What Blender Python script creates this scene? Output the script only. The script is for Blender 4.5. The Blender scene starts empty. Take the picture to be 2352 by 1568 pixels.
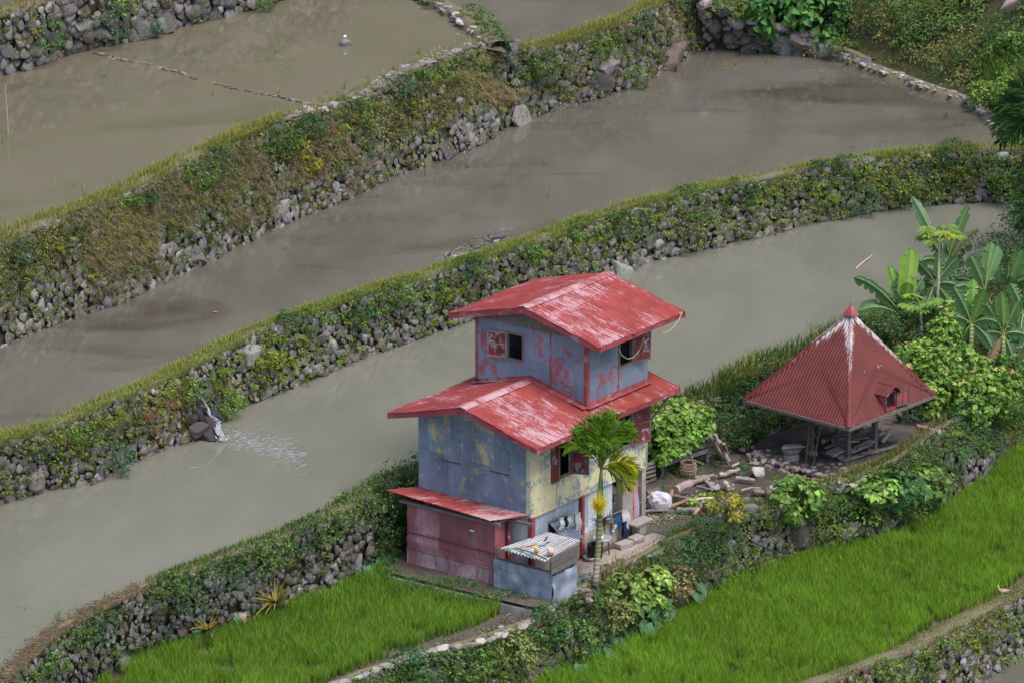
import bpy, bmesh, math, random
import numpy as np
from math import sin, cos, pi, radians, atan2
from mathutils import noise as mnoise, Vector, Matrix
random.seed(7); RNG = np.random.default_rng(7)
S = bpy.context.scene
COL = S.collection
# ------------------------------------------------------------------ camera, sky, sun, exposure
F = 13067.0; CX, CY = 1176.0, 784.0; PIT = radians(17.8)
RT = np.array([1., 0, 0]); FW = np.array([0, cos(PIT), -sin(PIT)]); UP = np.array([0, sin(PIT), cos(PIT)])
def ray(x, y): return FW + RT*(x-CX)/F - UP*(y-CY)/F
CAM = -ray(1350, 1290)*169.7
cd = bpy.data.cameras.new('camera'); cam = bpy.data.objects.new('camera', cd); COL.objects.link(cam)
cam.location = CAM; cam.rotation_euler = (pi/2-PIT, 0, 0)
cd.lens = 200.0; cd.sensor_width = 36; cd.clip_start = 1; cd.clip_end = 3000
S.camera = cam
SUN_DIR = np.array([0.50, -0.42, 1.25]); SUN_DIR /= np.linalg.norm(SUN_DIR)
w = bpy.data.worlds.new('World'); S.world = w; w.use_nodes = True
wn = w.node_tree; wn.nodes.clear()
sky = wn.nodes.new('ShaderNodeTexSky'); sky.sky_type = 'NISHITA'; sky.sun_disc = False
sky.sun_elevation = math.asin(SUN_DIR[2]); sky.sun_rotation = atan2(SUN_DIR[0], SUN_DIR[1])
sky.altitude = 1100; sky.air_density = 1.0; sky.dust_density = 6.0; sky.ozone_density = 1.0
bg = wn.nodes.new('ShaderNodeBackground'); bg.inputs[1].default_value = 0.135
wo = wn.nodes.new('ShaderNodeOutputWorld')
wn.links.new(sky.outputs[0], bg.inputs[0]); wn.links.new(bg.outputs[0], wo.inputs[0])
sl = bpy.data.lights.new('sun', 'SUN'); sl.energy = 1.15; sl.angle = radians(25); sl.color = (1, .965, .91)
so = bpy.data.objects.new('sun', sl); COL.objects.link(so)
so.rotation_euler = Vector(SUN_DIR).to_track_quat('Z', 'Y').to_euler(); so.location = (30, -30, 60)
S.view_settings.view_transform = 'Standard'; S.view_settings.look = 'None'
S.view_settings.exposure = 1.22; S.view_settings.gamma = 1.0; S.view_settings.use_curve_mapping = False
S.render.engine = 'CYCLES'
S.cycles.max_bounces = 6; S.cycles.diffuse_bounces = 1; S.cycles.glossy_bounces = 2; S.cycles.transmission_bounces = 3
S.cycles.use_denoising = True

# ------------------------------------------------------------------ geometry helpers
def U(x, y, z):
    d = ray(x, y); return CAM + d*((z-CAM[2])/d[2])
def proj(P):
    v = np.asarray(P)-CAM; k = v@FW; return np.stack([CX+F*(v@RT)/k, CY-F*(v@UP)/k], -1)
HN = U(1218, 1331, 0); HA = radians(52.95)
HX = np.array([cos(HA), sin(HA), 0]); HY = np.array([-sin(HA), cos(HA), 0])
def hloc(P):
    d = P-HN; return np.array([d@HX, d@HY, d[2]])
def PX(x, y, X):
    d = ray(x, y); return hloc(CAM + d*((X+HN@HX-CAM@HX)/(d@HX)))
def PY(x, y, Y):
    d = ray(x, y); return hloc(CAM + d*((Y+HN@HY-CAM@HY)/(d@HY)))
def HW(X, Y, Z): return HN+HX*X+HY*Y+np.array([0, 0, Z])
def nrm(v): v = np.asarray(v, float); return v/(np.linalg.norm(v)+1e-9)
def A(*v): return np.array(v, float)

def npmesh(name, V, Fc, C=None, mat=None, parent=None, world=None, smooth=False, St=None, link=True):
    """one mesh object from vertex array V, uniform face array Fc (or list of arrays), point colours C"""
    V = np.asarray(V, np.float32).reshape(-1, 3)
    if world is not None: V = V-np.asarray(world, np.float32)
    fl = Fc if isinstance(Fc, list) else [Fc]
    fl = [np.asarray(f, np.int32) for f in fl if len(f)]
    me = bpy.data.meshes.new(name)
    me.vertices.add(len(V)); me.vertices.foreach_set('co', V.ravel())
    lo = np.concatenate([f.ravel() for f in fl]); tot = np.concatenate([np.full(len(f), f.shape[1], np.int32) for f in fl])
    st = np.concatenate([[0], np.cumsum(tot)[:-1]]).astype(np.int32)
    me.loops.add(len(lo)); me.loops.foreach_set('vertex_index', lo)
    me.polygons.add(len(tot)); me.polygons.foreach_set('loop_start', st); me.polygons.foreach_set('loop_total', tot)
    me.polygons.foreach_set('use_smooth', np.full(len(tot), smooth, bool))
    me.update(calc_edges=True); me.validate()
    if C is not None:
        C = np.asarray(C, np.float32)
        if C.shape[1] == 3: C = np.concatenate([C, np.ones((len(C), 1), np.float32)], 1)
        a = me.attributes.new('Col', 'FLOAT_COLOR', 'POINT'); a.data.foreach_set('color', C.ravel())
    if St is not None:
        a = me.attributes.new('St', 'FLOAT_VECTOR', 'POINT'); a.data.foreach_set('vector', np.asarray(St, np.float32).ravel())
    if mat: me.materials.append(mat)
    o = bpy.data.objects.new(name, me)
    if link: COL.objects.link(o)
    if parent: o.parent = parent
    return o

class MB:
    """collects shapes; build() links them as ONE mesh object"""
    def __init__(s): s.v = []; s.f = {}; s.c = []; s.st = []; s.n = 0; s.hasst = False
    def add(s, V, Fs, col=(.5, .5, .5), st=None):
        V = np.asarray(V, float).reshape(-1, 3)
        for f in Fs: s.f.setdefault(len(f), []).append([i+s.n for i in f])
        c = np.asarray(col, float)
        s.c.append(np.tile(c, (len(V), 1)) if c.ndim == 1 else c)
        if st is None: st = V
        else: s.hasst = True
        s.st.append(np.asarray(st, float)); s.v.append(V); s.n += len(V); return s
    def box(s, c, size, R=None, col=(.5, .5, .5), jit=0, bev=0):
        h = np.asarray(size, float)/2
        if bev:
            b = min(bev, h.min()*.6); pts = []; 
            V = []
            for sx in (-1, 1):
                for sy in (-1, 1):
                    for sz in (-1, 1):
                        V += [(sx*(h[0]-b), sy*(h[1]-b), sz*h[2]), (sx*(h[0]-b), sy*h[1], sz*(h[2]-b)), (sx*h[0], sy*(h[1]-b), sz*(h[2]-b))]
            V = np.array(V); bm = bmesh.new()
            for p in V: bm.verts.new(p)
            r = bmesh.ops.convex_hull(bm, input=bm.verts); bm.verts.index_update()
            V = np.array([v.co for v in bm.verts]); Fs = [[v.index for v in f.verts] for f in bm.faces]; bm.free()
        else:
            V = np.array([(x, y, z) for x in (-1, 1) for y in (-1, 1) for z in (-1, 1)], float)*h
            Fs = [(0, 1, 3, 2), (4, 6, 7, 5), (0, 4, 5, 1), (2, 3, 7, 6), (0, 2, 6, 4), (1, 5, 7, 3)]
        if jit: V = V+RNG.uniform(-jit, jit, V.shape)
        if R is not None: V = V@np.asarray(R).T
        return s.add(V+np.asarray(c, float), Fs, col)
    def bar(s, p, q, w, h, up=(0, 0, 1), col=(.5, .5, .5), jit=0):
        p = np.asarray(p, float); q = np.asarray(q, float); x = nrm(q-p); y = np.cross(up, x)
        if np.linalg.norm(y) < 1e-6: y = np.cross((1, 0, 0), x)
        y = nrm(y); z = np.cross(x, y)
        return s.box((p+q)/2, (np.linalg.norm(q-p), w, h), np.stack([x, y, z], 1), col, jit)
    def tube(s, path, rad, n=8, col=(.5, .5, .5), cap=True, flat=1.0):
        P = np.asarray(path, float); k = len(P); r = np.broadcast_to(np.asarray(rad, float), (k,))
        V = []; prev = None
        for i in range(k):
            t = nrm(P[min(i+1, k-1)]-P[max(i-1, 0)])
            if prev is None: prev = nrm(np.cross(t, (0.13, .21, 1) if abs(t[2]) < .9 else (1, .1, .1)))
            a = nrm(prev-t*(prev@t)); b = np.cross(t, a); prev = a
            th = np.arange(n)*2*pi/n
            V.append(P[i]+r[i]*(np.cos(th)[:, None]*a+flat*np.sin(th)[:, None]*b))
        V = np.concatenate(V); Fs = [(i*n+j, i*n+(j+1) % n, (i+1)*n+(j+1) % n, (i+1)*n+j) for i in range(k-1) for j in range(n)]
        if cap: Fs += [tuple(range(n))[::-1], tuple(range((k-1)*n, k*n))]
        c = np.asarray(col, float)
        if c.ndim == 2: c = np.repeat(c, n, 0)
        return s.add(V, Fs, c)
    def lathe(s, prof, n=16, c=(0, 0, 0), col=(.5, .5, .5)):
        V = np.array([(r*cos(2*pi*j/n), r*sin(2*pi*j/n), z) for r, z in prof for j in range(n)])+np.asarray(c, float)
        Fs = [(i*n+j, i*n+(j+1) % n, (i+1)*n+(j+1) % n, (i+1)*n+j) for i in range(len(prof)-1) for j in range(n)]
        return s.add(V, Fs, col)
    def prism(s, poly, d, col=(.5, .5, .5)):
        P = np.asarray(poly, float); n = len(P); d = np.asarray(d, float)
        V = np.concatenate([P, P+d]); Fs = [tuple(range(n))[::-1], tuple(range(n, 2*n))]+[(i, (i+1) % n, n+(i+1) % n, n+i) for i in range(n)]
        return s.add(V, Fs, col)
    def grid(s, G, col=(.5, .5, .5), st=None):
        G = np.asarray(G, float); a, b = G.shape[:2]
        Fs = [(i*b+j, i*b+j+1, (i+1)*b+j+1, (i+1)*b+j) for i in range(a-1) for j in range(b-1)]
        c = np.asarray(col, float)
        return s.add(G.reshape(-1, 3), Fs, c.reshape(-1, c.shape[-1]) if c.ndim > 1 else c, None if st is None else np.asarray(st).reshape(-1, 3))
    def build(s, name, mat, parent=None, world=None, smooth=False):
        return npmesh(name, np.concatenate(s.v), [np.array(f) for f in s.f.values()], np.concatenate(s.c), mat, parent, world, smooth,
                      np.concatenate(s.st) if s.hasst else None)

def tag(o, label=None, cat=None, group=None, kind=None):
    if label: o['label'] = label
    if cat: o['category'] = cat
    if group: o['group'] = group
    if kind: o['kind'] = kind
    return o
def thing(name, label, cat, loc=(0, 0, 0), rz=0, group=None):
    o = bpy.data.objects.new(name, None); COL.objects.link(o); o.empty_display_size = .2
    o.location = loc; o.rotation_euler = (0, 0, rz); return tag(o, label, cat, group)
def single(mb, name, mat, label, cat, base, group=None, kind=None, smooth=False):
    """a thing that is one mesh, built in world coordinates, origin at its base"""
    o = mb.build(name, mat, None, base, smooth); o.location = base; return tag(o, label, cat, group, kind)
def rotz(a): return np.array([[cos(a), -sin(a), 0], [sin(a), cos(a), 0], [0, 0, 1]])
def vary(c, n, dv=.25, dh=.06):
    """n colours scattered round c"""
    c = np.asarray(c, float); k = RNG.normal(1, dv, (n, 1)).clip(.45, 1.7)
    return (c*k*(1+RNG.normal(0, dh, (n, 3)))).clip(.003, 1)
# ------------------------------------------------------------------ materials
class NT:
    def __init__(s, name, rough=.8, spec=.3):
        s.m = bpy.data.materials.new(name); s.m.use_nodes = True; s.t = s.m.node_tree
        s.b = s.t.nodes['Principled BSDF']; s.out = s.t.nodes['Material Output']
        s.b.inputs['Roughness'].default_value = rough; s.b.inputs['Specular IOR Level'].default_value = spec
    def n(s, ty, **kw):
        nd = s.t.nodes.new('ShaderNode'+ty)
        for k, v in kw.items():
            k2 = k.replace('_', ' ')
            if hasattr(nd, k) and k not in nd.inputs: setattr(nd, k, v)
            else: s.put(nd.inputs[k2] if k2 in nd.inputs else nd.inputs[k], v)
        return nd
    def put(s, i, v):
        if isinstance(v, bpy.types.NodeSocket): s.t.links.new(v, i)
        elif isinstance(v, bpy.types.Node): s.t.links.new(v.outputs[0], i)
        else:
            if hasattr(i.default_value, '__len__') and len(i.default_value) == 4 and len(v) == 3: v = tuple(v)+(1,)
            i.default_value = v
    def co(s, scale=(1, 1, 1), kind='Object', attr=None):
        src = s.n('Attribute', attribute_name=attr).outputs['Vector'] if attr else s.n('TexCoord').outputs[kind]
        mp = s.n('Mapping'); s.put(mp.inputs['Vector'], src); mp.inputs['Scale'].default_value = scale; return mp.outputs[0]
    def noise(s, vec, scale, detail=4, rough=.55, dist=0):
        nd = s.n('TexNoise'); s.put(nd.inputs['Vector'], vec); nd.inputs['Scale'].default_value = scale
        nd.inputs['Detail'].default_value = detail; nd.inputs['Roughness'].default_value = rough; nd.inputs['Distortion'].default_value = dist
        return nd.outputs[0]
    def ramp(s, fac, a, b):
        nd = s.n('MapRange'); s.put(nd.inputs[0], fac); nd.inputs[1].default_value = a; nd.inputs[2].default_value = b; return nd.outputs[0]
    def mix(s, f, a, b, mode='MIX'):
        nd = s.t.nodes.new('ShaderNodeMix'); nd.data_type = 'RGBA'; nd.blend_type = mode
        s.put(nd.inputs[0], f); s.put(nd.inputs[6], a); s.put(nd.inputs[7], b); return nd.outputs[2]
    def math(s, op, a, b=0.):
        nd = s.t.nodes.new('ShaderNodeMath'); nd.operation = op; s.put(nd.inputs[0], a); s.put(nd.inputs[1], b); return nd.outputs[0]
    def col(s): return s.n('Attribute', attribute_name='Col').outputs['Color']
    def base(s, c): s.put(s.b.inputs['Base Color'], c)
    def bump(s, h, strength=.4, dist=.02):
        nd = s.n('Bump'); nd.inputs['Strength'].default_value = strength; nd.inputs['Distance'].default_value = dist
        s.put(nd.inputs['Height'], h); s.put(s.b.inputs['Normal'], nd.outputs[0])
MAT = {}
def leafmat(name, rough, spec, trans, gain=(1.66, 1.58, 1.35)):
    m = NT(name, rough, spec); c = m.mix(1.0, m.col(), gain, 'MULTIPLY'); m.base(c)
    tr = m.n('BsdfTranslucent'); m.put(tr.inputs[0], m.mix(1.0, c, (1.0, 1.0, .45), 'MULTIPLY'))
    mx = m.n('MixShader'); mx.inputs[0].default_value = trans
    m.put(mx.inputs[1], m.b.outputs[0]); m.put(mx.inputs[2], tr.outputs[0]); m.put(m.out.inputs[0], mx.outputs[0]); return m.m
MAT['leaf'] = leafmat('leaf', .5, .3, .3)
MAT['gloss_leaf'] = leafmat('gloss_leaf', .36, .45, .28)
MAT['grass'] = leafmat('grass', .6, .2, .4)
MAT['dry'] = leafmat('dry_grass', .8, .1, .25, (1.15, 1.1, 1.05))
def rockmat(name, moss):
    m = NT(name, .9, .25); v = m.co(); n1 = m.noise(v, 3.1, 5, .6); n2 = m.noise(v, 16, 4, .65); n3 = m.noise(v, 9, 5, .7, .6)
    c = m.mix(1.0, m.col(), m.mix(m.ramp(n2, .3, .7), (.62, .6, .6), (1.25, 1.25, 1.27)), 'MULTIPLY')
    c = m.mix(m.ramp(n3, .60, .68), c, (.34, .335, .32))                      # pale lichen
    c = m.mix(m.ramp(n1, .60-moss, .70-moss), c, (.075, .085, .022))              # moss
    m.base(c); m.bump(n2, .55, .03); return m.m
MAT['rock'] = rockmat('wall_stone', .04); MAT['boulder'] = rockmat('boulder_stone', -.06)
m = NT('paving_stone', .9, .2); v = m.co(); n2 = m.noise(v, 22, 4, .6)
m.base(m.mix(1.0, m.col(), m.mix(m.ramp(n2, .3, .7), (.7, .69, .67), (1.2, 1.2, 1.2)), 'MULTIPLY')); m.bump(n2, .4, .02); MAT['paver'] = m.m
m = NT('earth_core', .95, .1); v = m.co(); n1 = m.noise(v, 2.2, 5, .65); n2 = m.noise(v, 19, 3)
c = m.mix(m.ramp(n1, .35, .65), (.034, .030, .020), (.055, .070, .020)); m.base(m.mix(m.ramp(n2, .45, .75), c, (.085, .068, .048))); m.bump(n2, .8, .05); MAT['core'] = m.m
m = NT('rim_soil', .95, .1); v = m.co(); n1 = m.noise(v, 1.7, 5, .65); n2 = m.noise(v, 25, 3)
c = m.mix(m.ramp(n1, .4, .6), (.16, .12, .085), (.10, .12, .035)); m.base(m.mix(m.ramp(n2, .4, .75), c, (.22, .18, .13))); m.bump(n2, .8, .04); MAT['rim'] = m.m
m = NT('yard_earth', .95, .15); v = m.co(); n1 = m.noise(v, .9, 5, .6); n2 = m.noise(v, 30, 3); n3 = m.noise(v, 4, 5, .6)
c = m.mix(m.ramp(n1, .4, .62), (.062, .050, .042), (.112, .090, .073)); c = m.mix(m.ramp(n3, .5, .75), c, (.055, .046, .04)); m.base(m.mix(m.ramp(n2, .62, .75), c, (.25, .2, .15)))
m.bump(n2, .6, .03); MAT['yard'] = m.m
m = NT('wet_mud', .35, .5); v = m.co(); n1 = m.noise(v, 1.1, 5, .6); n2 = m.noise(v, 14, 4)
m.base(m.mix(m.ramp(n1, .35, .65), (.060, .050, .038), (.105, .088, .066))); m.put(m.b.inputs['Roughness'], m.ramp(n1, .2, .8)); m.bump(n2, .5, .03); MAT['mud'] = m.m
m = NT('hill_soil', .95, .1); v = m.co(); n1 = m.noise(v, .5, 5, .6); n2 = m.noise(v, 6, 4)
c = m.mix(m.ramp(n1, .4, .6), (.06, .055, .025), (.05, .07, .02)); m.base(m.mix(m.ramp(n2, .5, .8), c, (.14, .10, .07))); m.bump(n2, .8, .08); MAT['hill'] = m.m
def water(name, a, b, sc, thr, streak=None, spec=.75, rough=.045, bump=.05, fleck=.62):
    m = NT(name, rough, spec); v = m.co((sc, sc*.45, 1)); n1 = m.noise(v, 1, 6, .62, .6)
    c = m.mix(m.ramp(n1, *thr), a, b)
    if streak:
        v2 = m.co((.10, .22, 1)); n4 = m.noise(v2, 1, 4, .55, 1.0); c = m.mix(m.ramp(n4, .50, .72), c, streak)
    sp = m.noise(m.co((2.4, .9, 1)), 3.2, 5, .75); big = m.noise(m.co((.2, .2, 1)), 1, 3)
    c = m.mix(m.math('MULTIPLY', m.ramp(sp, .57, .70), m.ramp(big, .36, .62)), c, tuple(fleck*q for q in b))
    m.base(c); m.b.inputs['IOR'].default_value = 1.33
    h = m.math('ADD', m.noise(m.co((1, .35, 1)), 5, 4, .6), m.math('MULTIPLY', m.noise(m.co((.3, .12, 1)), 2, 2), 1.5)); m.bump(h, bump, .05); return m.m
MAT['water3'] = water('silty_water', (.144, .141, .110), (.178, .172, .135), .35, (.3, .7), fleck=.86)
MAT['water4'] = water('shallow_mud_water', (.100, .089, .070), (.132, .118, .096), .3, (.35, .65), (.062, .051, .036))
MAT['water5'] = water('olive_pond_water', (.128, .112, .074), (.145, .126, .088), .3, (.35, .65), (.100, .094, .056))
MAT['creek'] = water('creek_water', (.055, .046, .034), (.085, .07, .052), .8, (.35, .65), bump=.1)
def roofmat(name, red, red2, worn, amt, rust=.7, hip=.5):
    m = NT(name, .6, .3); vs = m.co((1, 1, 1), attr='St'); st = m.noise(m.co((8, .45, 1), attr='St'), 2.6, 6, .8); st2 = m.noise(m.co((3, 1.1, 1), attr='St'), 3.0, 5, .7)
    pt = m.noise(vs, .75, 4, .6, .4); fine = m.noise(vs, 14, 4, .75)
    c = m.mix(m.ramp(m.noise(vs, 1.3, 4, .6), .35, .65), red, red2)
    f = m.math('ADD', m.math('MULTIPLY', st, 1.05), m.math('MULTIPLY', pt, .80)); f = m.math('ADD', f, m.math('MULTIPLY', fine, .30)); f = m.math('ADD', f, m.math('MULTIPLY', st2, .4))
    wr = m.n('SeparateColor'); m.put(wr.inputs[0], m.col()); f = m.math('ADD', f, m.math('MULTIPLY', wr.outputs[0], hip))
    c = m.mix(m.ramp(f, amt, amt+.17), c, worn)
    dk = m.ramp(m.math('ADD', m.math('MULTIPLY', st2, .7), m.math('MULTIPLY', m.noise(vs, 1.1, 5, .65), .6)), .68, .88); c = m.mix(m.math('MULTIPLY', dk, rust), c, (red[0]*.45, red[1]*.55, red[2]*.45))
    m.base(c); m.bump(fine, .2, .01); return m.m
MAT['roof'] = roofmat('worn_red_roof', (.315, .050, .042), (.225, .033, .027), (.46, .275, .285), 1.34, .85)
MAT['roof_dark'] = roofmat('dark_red_roof', (.135, .024, .019), (.095, .015, .012), (.46, .41, .40), 1.54, .9, .62)
MAT['roof_tin'] = roofmat('tin_roof', (.20, .195, .19), (.15, .135, .12), (.46, .46, .49), 1.3, .6, .7)
def paint(name, a, b, sc, lo, hi, extra=None, vs=1.0, rough=.7, var=.35, streak=.5):
    m = NT(name, rough, .3); v = m.co((1, 1, vs)); n1 = m.noise(v, sc, 8, .72, .5); n2 = m.noise(v, sc*6, 5, .7); n3 = m.noise(v, sc*.6, 4, .6); n4 = m.noise(m.co((6, 6, .55)), 1.6, 5, .7)
    sn = m.n('VectorMath', operation='SNAP'); ad = m.n('VectorMath', operation='ADD'); m.put(ad.inputs[0], m.co()); ad.inputs[1].default_value = (.31, .31, .4); m.put(sn.inputs[0], ad.outputs[0]); sn.inputs[1].default_value = (.82, .82, 1.22)
    wn_ = m.n('TexWhiteNoise'); m.put(wn_.inputs['Vector'], sn.outputs[0]); pv = m.math('SUBTRACT', wn_.outputs['Value'], .5)
    f = m.math('ADD', n1, m.math('MULTIPLY', m.math('SUBTRACT', n2, .5), .30)); f = m.math('ADD', f, m.math('MULTIPLY', pv, .13)); c = m.mix(m.ramp(f, lo, hi), a, b)
    if extra: c = m.mix(m.ramp(m.noise(v, sc*1.9, 7, .72, .3), .575, .66), c, extra)
    g = 1-var; c = m.mix(1.0, c, m.mix(m.math('ADD', pv, .5), (.86, .86, .87), (1.12, 1.12, 1.11)), 'MULTIPLY'); c = m.mix(1.0, c, m.mix(m.ramp(n3, .3, .7), (g, g, g+.02), (1+var*.6, 1+var*.6, 1+var*.6)), 'MULTIPLY')
    c = m.mix(m.math('MULTIPLY', m.ramp(n4, .52, .75), streak), c, m.mix(1.0, c, (.52, .48, .45), 'MULTIPLY')); m.base(c); m.bump(m.math('ADD', n2, m.math('MULTIPLY', n3, 3)), .35, .02); return m.m
MAT['blue_red'] = paint('peeling_blue_over_red', (.168, .200, .250), (.30, .085, .095), 1.6, .585, .635, (.21, .235, .29))
MAT['blue_yellow'] = paint('peeling_blue_over_yellow', (.190, .222, .268), (.44, .36, .16), 1.9, .56, .60, (.34, .37, .46))
MAT['yellow_blue'] = paint('peeling_yellow_over_blue', (.56, .50, .30), (.22, .245, .27), 1.9, .50, .545, (.5, .44, .26), 1, .7, .2, .35)
MAT['red_tin'] = paint('faded_red_tin', (.30, .095, .10), (.42, .24, .25), 1.3, .48, .75, (.22, .17, .16), .45)
MAT['fascia'] = paint('red_fascia', (.29, .055, .06), (.27, .17, .18), 3, .55, .65)
MAT['maroon'] = paint('maroon_board', (.16, .030, .032), (.27, .28, .30), 4.5, .56, .6)
MAT['tin'] = paint('dented_tin', (.21, .245, .305), (.33, .36, .41), 1.6, .4, .65, (.26, .22, .18), 1, .42, .5, .6)
MAT['cladding'] = paint('pale_cladding', (.32, .37, .41), (.42, .46, .49), 1.2, .4, .6)
MAT['conc'] = paint('weathered_concrete', (.31, .265, .22), (.42, .36, .31), 1.3, .4, .65, (.22, .18, .145), .6)
MAT['path'] = paint('trodden_path', (.29, .225, .185), (.39, .31, .255), 1.4, .4, .65, (.17, .135, .11), 1, .9, .3, 0)
MAT['red_tin_pale'] = paint('chalky_red_tin', (.31, .12, .13), (.46, .34, .35), 1.5, .44, .60, (.34, .30, .27), .35)
m = NT('weathered_wood', .85, .2); v = m.co((3, 3, 3)); n1 = m.noise(v, 3, 5, .7, 1.5)
m.base(m.mix(1.0, m.col(), m.mix(m.ramp(n1, .3, .7), (.6, .58, .56), (1.3, 1.3, 1.3)), 'MULTIPLY')); m.bump(n1, .5, .015); MAT['wood'] = m.m
m = NT('matte_paint', .75, .25); v = m.co(); n1 = m.noise(v, 14, 3)
m.base(m.mix(1.0, m.col(), m.mix(n1, (.82, .82, .82), (1.12, 1.12, 1.12)), 'MULTIPLY')); MAT['matte'] = m.m
m = NT('bare_metal', .3, .5); m.base(m.col()); m.b.inputs['Metallic'].default_value = .85; MAT['metal'] = m.m
m = NT('ringed_trunk', .8, .2); v = m.co((.4, .4, 1)); wv = m.n('TexWave', bands_direction='Z'); m.put(wv.inputs['Vector'], v); wv.inputs['Scale'].default_value = 2.6; wv.inputs['Distortion'].default_value = .6
n1 = m.noise(m.co(), 9, 4); m.base(m.mix(1.0, m.col(), m.mix(m.ramp(wv.outputs[0], .8, .97), m.mix(n1, (.6, .6, .6), (1.1, 1.1, 1.1)), (1.9, 1.9, 1.8)), 'MULTIPLY')); MAT['trunk'] = m.m
m = NT('cloth', .95, .1); n1 = m.noise(m.co(), 20, 3); m.base(m.mix(1.0, m.col(), m.mix(n1, (.75, .75, .75), (1.15, 1.15, 1.15)), 'MULTIPLY')); MAT['cloth'] = m.m
m = NT('foam_glint', .5, .4); m.base((.30, .31, .33)); MAT['foam_glint'] = m.m  # white falling water, and the painted sky glints on the ripples
m = NT('duck_feather', .7, .25); m.base(m.col()); MAT['feather'] = m.m
# ------------------------------------------------------------------ plants: many small faces collected in arrays
def rdir(n, up=0.):
    d = RNG.normal(0, 1, (n, 3)); d[:, 2] += up; return d/np.linalg.norm(d, axis=1)[:, None]
class VG:
    def __init__(s): s.v = []; s.f = []; s.c = []; s.n = 0
    def put(s, V, Fc, C):
        s.v.append(V.reshape(-1, 3)); s.f.append(Fc+s.n); s.c.append(C); s.n += len(s.v[-1])
    def blades(s, P, h, lean, w, col, tip=None):
        n = len(P); 
        if not n: return
        P = np.asarray(P, float); h = np.broadcast_to(h, (n,)); w = np.broadcast_to(w, (n,))
        a = RNG.uniform(0, 2*pi, n); sd = np.stack([np.cos(a), np.sin(a), 0*a], 1)*w[:, None]*.5
        lean = np.broadcast_to(lean, (n, 3)); up = np.array([0, 0, 1.])
        m = P+(up*.55+lean*.22)*h[:, None]; t = P+(up*.92+lean*.85)*h[:, None]
        V = np.stack([P-sd, P+sd, m-sd*.8, m+sd*.8, t], 1)
        F0 = np.array([[0, 1, 3], [0, 3, 2], [2, 3, 4]]); Fc = (F0[None]+5*np.arange(n)[:, None, None]).reshape(-1, 3)
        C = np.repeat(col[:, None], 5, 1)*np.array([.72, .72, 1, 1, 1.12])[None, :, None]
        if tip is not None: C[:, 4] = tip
        s.put(V, Fc, C.reshape(-1, 3))
    def leaves(s, P, D, Nn, L, W, col, fold=.12, droop=0.):
        n = len(P)
        if not n: return
        L = np.broadcast_to(L, (n,))[:, None]; W = np.broadcast_to(W, (n,))[:, None]
        Sd = np.cross(D, Nn); Sd /= np.linalg.norm(Sd, axis=1)[:, None]+1e-9; Nn = np.cross(Sd, D)
        mid = P+D*L*.45+Nn*L*.06; tip = P+D*L-np.array([0, 0, 1.])*droop*L
        V = np.stack([P, mid-Sd*W*.5+Nn*fold*W, tip, mid+Sd*W*.5+Nn*fold*W], 1)
        F0 = np.array([[0, 1, 2], [0, 2, 3]]); Fc = (F0[None]+4*np.arange(n)[:, None, None]).reshape(-1, 3)
        s.put(V, Fc, np.repeat(col, 4, 0))
    def hearts(s, P, D, Nn, L, W, col, droop=.15):
        """broad lobed leaves: 7 points each"""
        n = len(P); L = np.broadcast_to(L, (n,))[:, None]; W = np.broadcast_to(W, (n,))[:, None]
        Sd = np.cross(D, Nn); Sd /= np.linalg.norm(Sd, axis=1)[:, None]+1e-9; Nn = np.cross(Sd, D)
        q = [(0, 0, 0), (-.16, .42, .04), (.25, .56, .06), (.62, .36, .0), (1, 0, -droop), (.62, -.36, .0), (.25, -.56, .06), (-.16, -.42, .04)]
        V = np.stack([P+D*L*a+Sd*W*b+Nn*L*c for a, b, c in q], 1)
        F0 = np.array([[0, 1, 2], [0, 2, 3], [0, 3, 4], [0, 4, 5], [0, 5, 6], [0, 6, 7]]); Fc = (F0[None]+8*np.arange(n)[:, None, None]).reshape(-1, 3)
        C = np.repeat(col[:, None], 8, 1); C[:, 0] *= 1.35; s.put(V, Fc, C.reshape(-1, 3))
    def clump(s, c, r, n, L, col, out=None, heart=False, dv=.28, flat=.8):
        """a small leafy clump round c, leaves lying outward and up"""
        d = rdir(n, .35); 
        if out is not None: d = d+np.asarray(out)*.7; d /= np.linalg.norm(d, axis=1)[:, None]
        rr = r*RNG.uniform(.35, 1, n)**.6
        P = np.asarray(c)+d*rr[:, None]*np.array([1, 1, flat]); nn = d+rdir(n)*.55+np.array([0, 0, .5]); nn /= np.linalg.norm(nn, axis=1)[:, None]
        D = rdir(n)+d*.7-np.array([0, 0, .25]); D -= nn*(D*nn).sum(1)[:, None]; D /= np.linalg.norm(D, axis=1)[:, None]+1e-9
        ll = L*RNG.uniform(.6, 1.3, n)
        if heart: s.hearts(P, D, nn, ll, ll*.8, vary(col, n, dv))
        else: s.leaves(P, D, nn, ll, ll*.55, vary(col, n, dv))
    def fern(s, c, size, col, nf=6, out=None):
        for k in range(nf):
            a = RNG.uniform(0, 2*pi); d = np.array([cos(a), sin(a), RNG.uniform(.1, .9)])
            if out is not None: d = d+np.asarray(out)*1.0
            d = nrm(d); m = 7; t = np.linspace(.15, 1, m)
            P = np.asarray(c)+d*size*t[:, None]-np.array([0, 0, 1])*size*.55*(t**2)[:, None]
            ax = nrm(d-np.array([0, 0, .4])); sd = nrm(np.cross(ax, (0, 0, 1))); up = np.cross(sd, ax)
            wd = size*.30*np.sin(pi*(t*.85+.12))
            for sg in (-1, 1):
                D = np.tile(nrm(sd*sg+ax*.45-up*.1), (m, 1)); s.leaves(P, D, np.tile(up, (m, 1)), wd, wd*.42, vary(col, m, .16))
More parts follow.
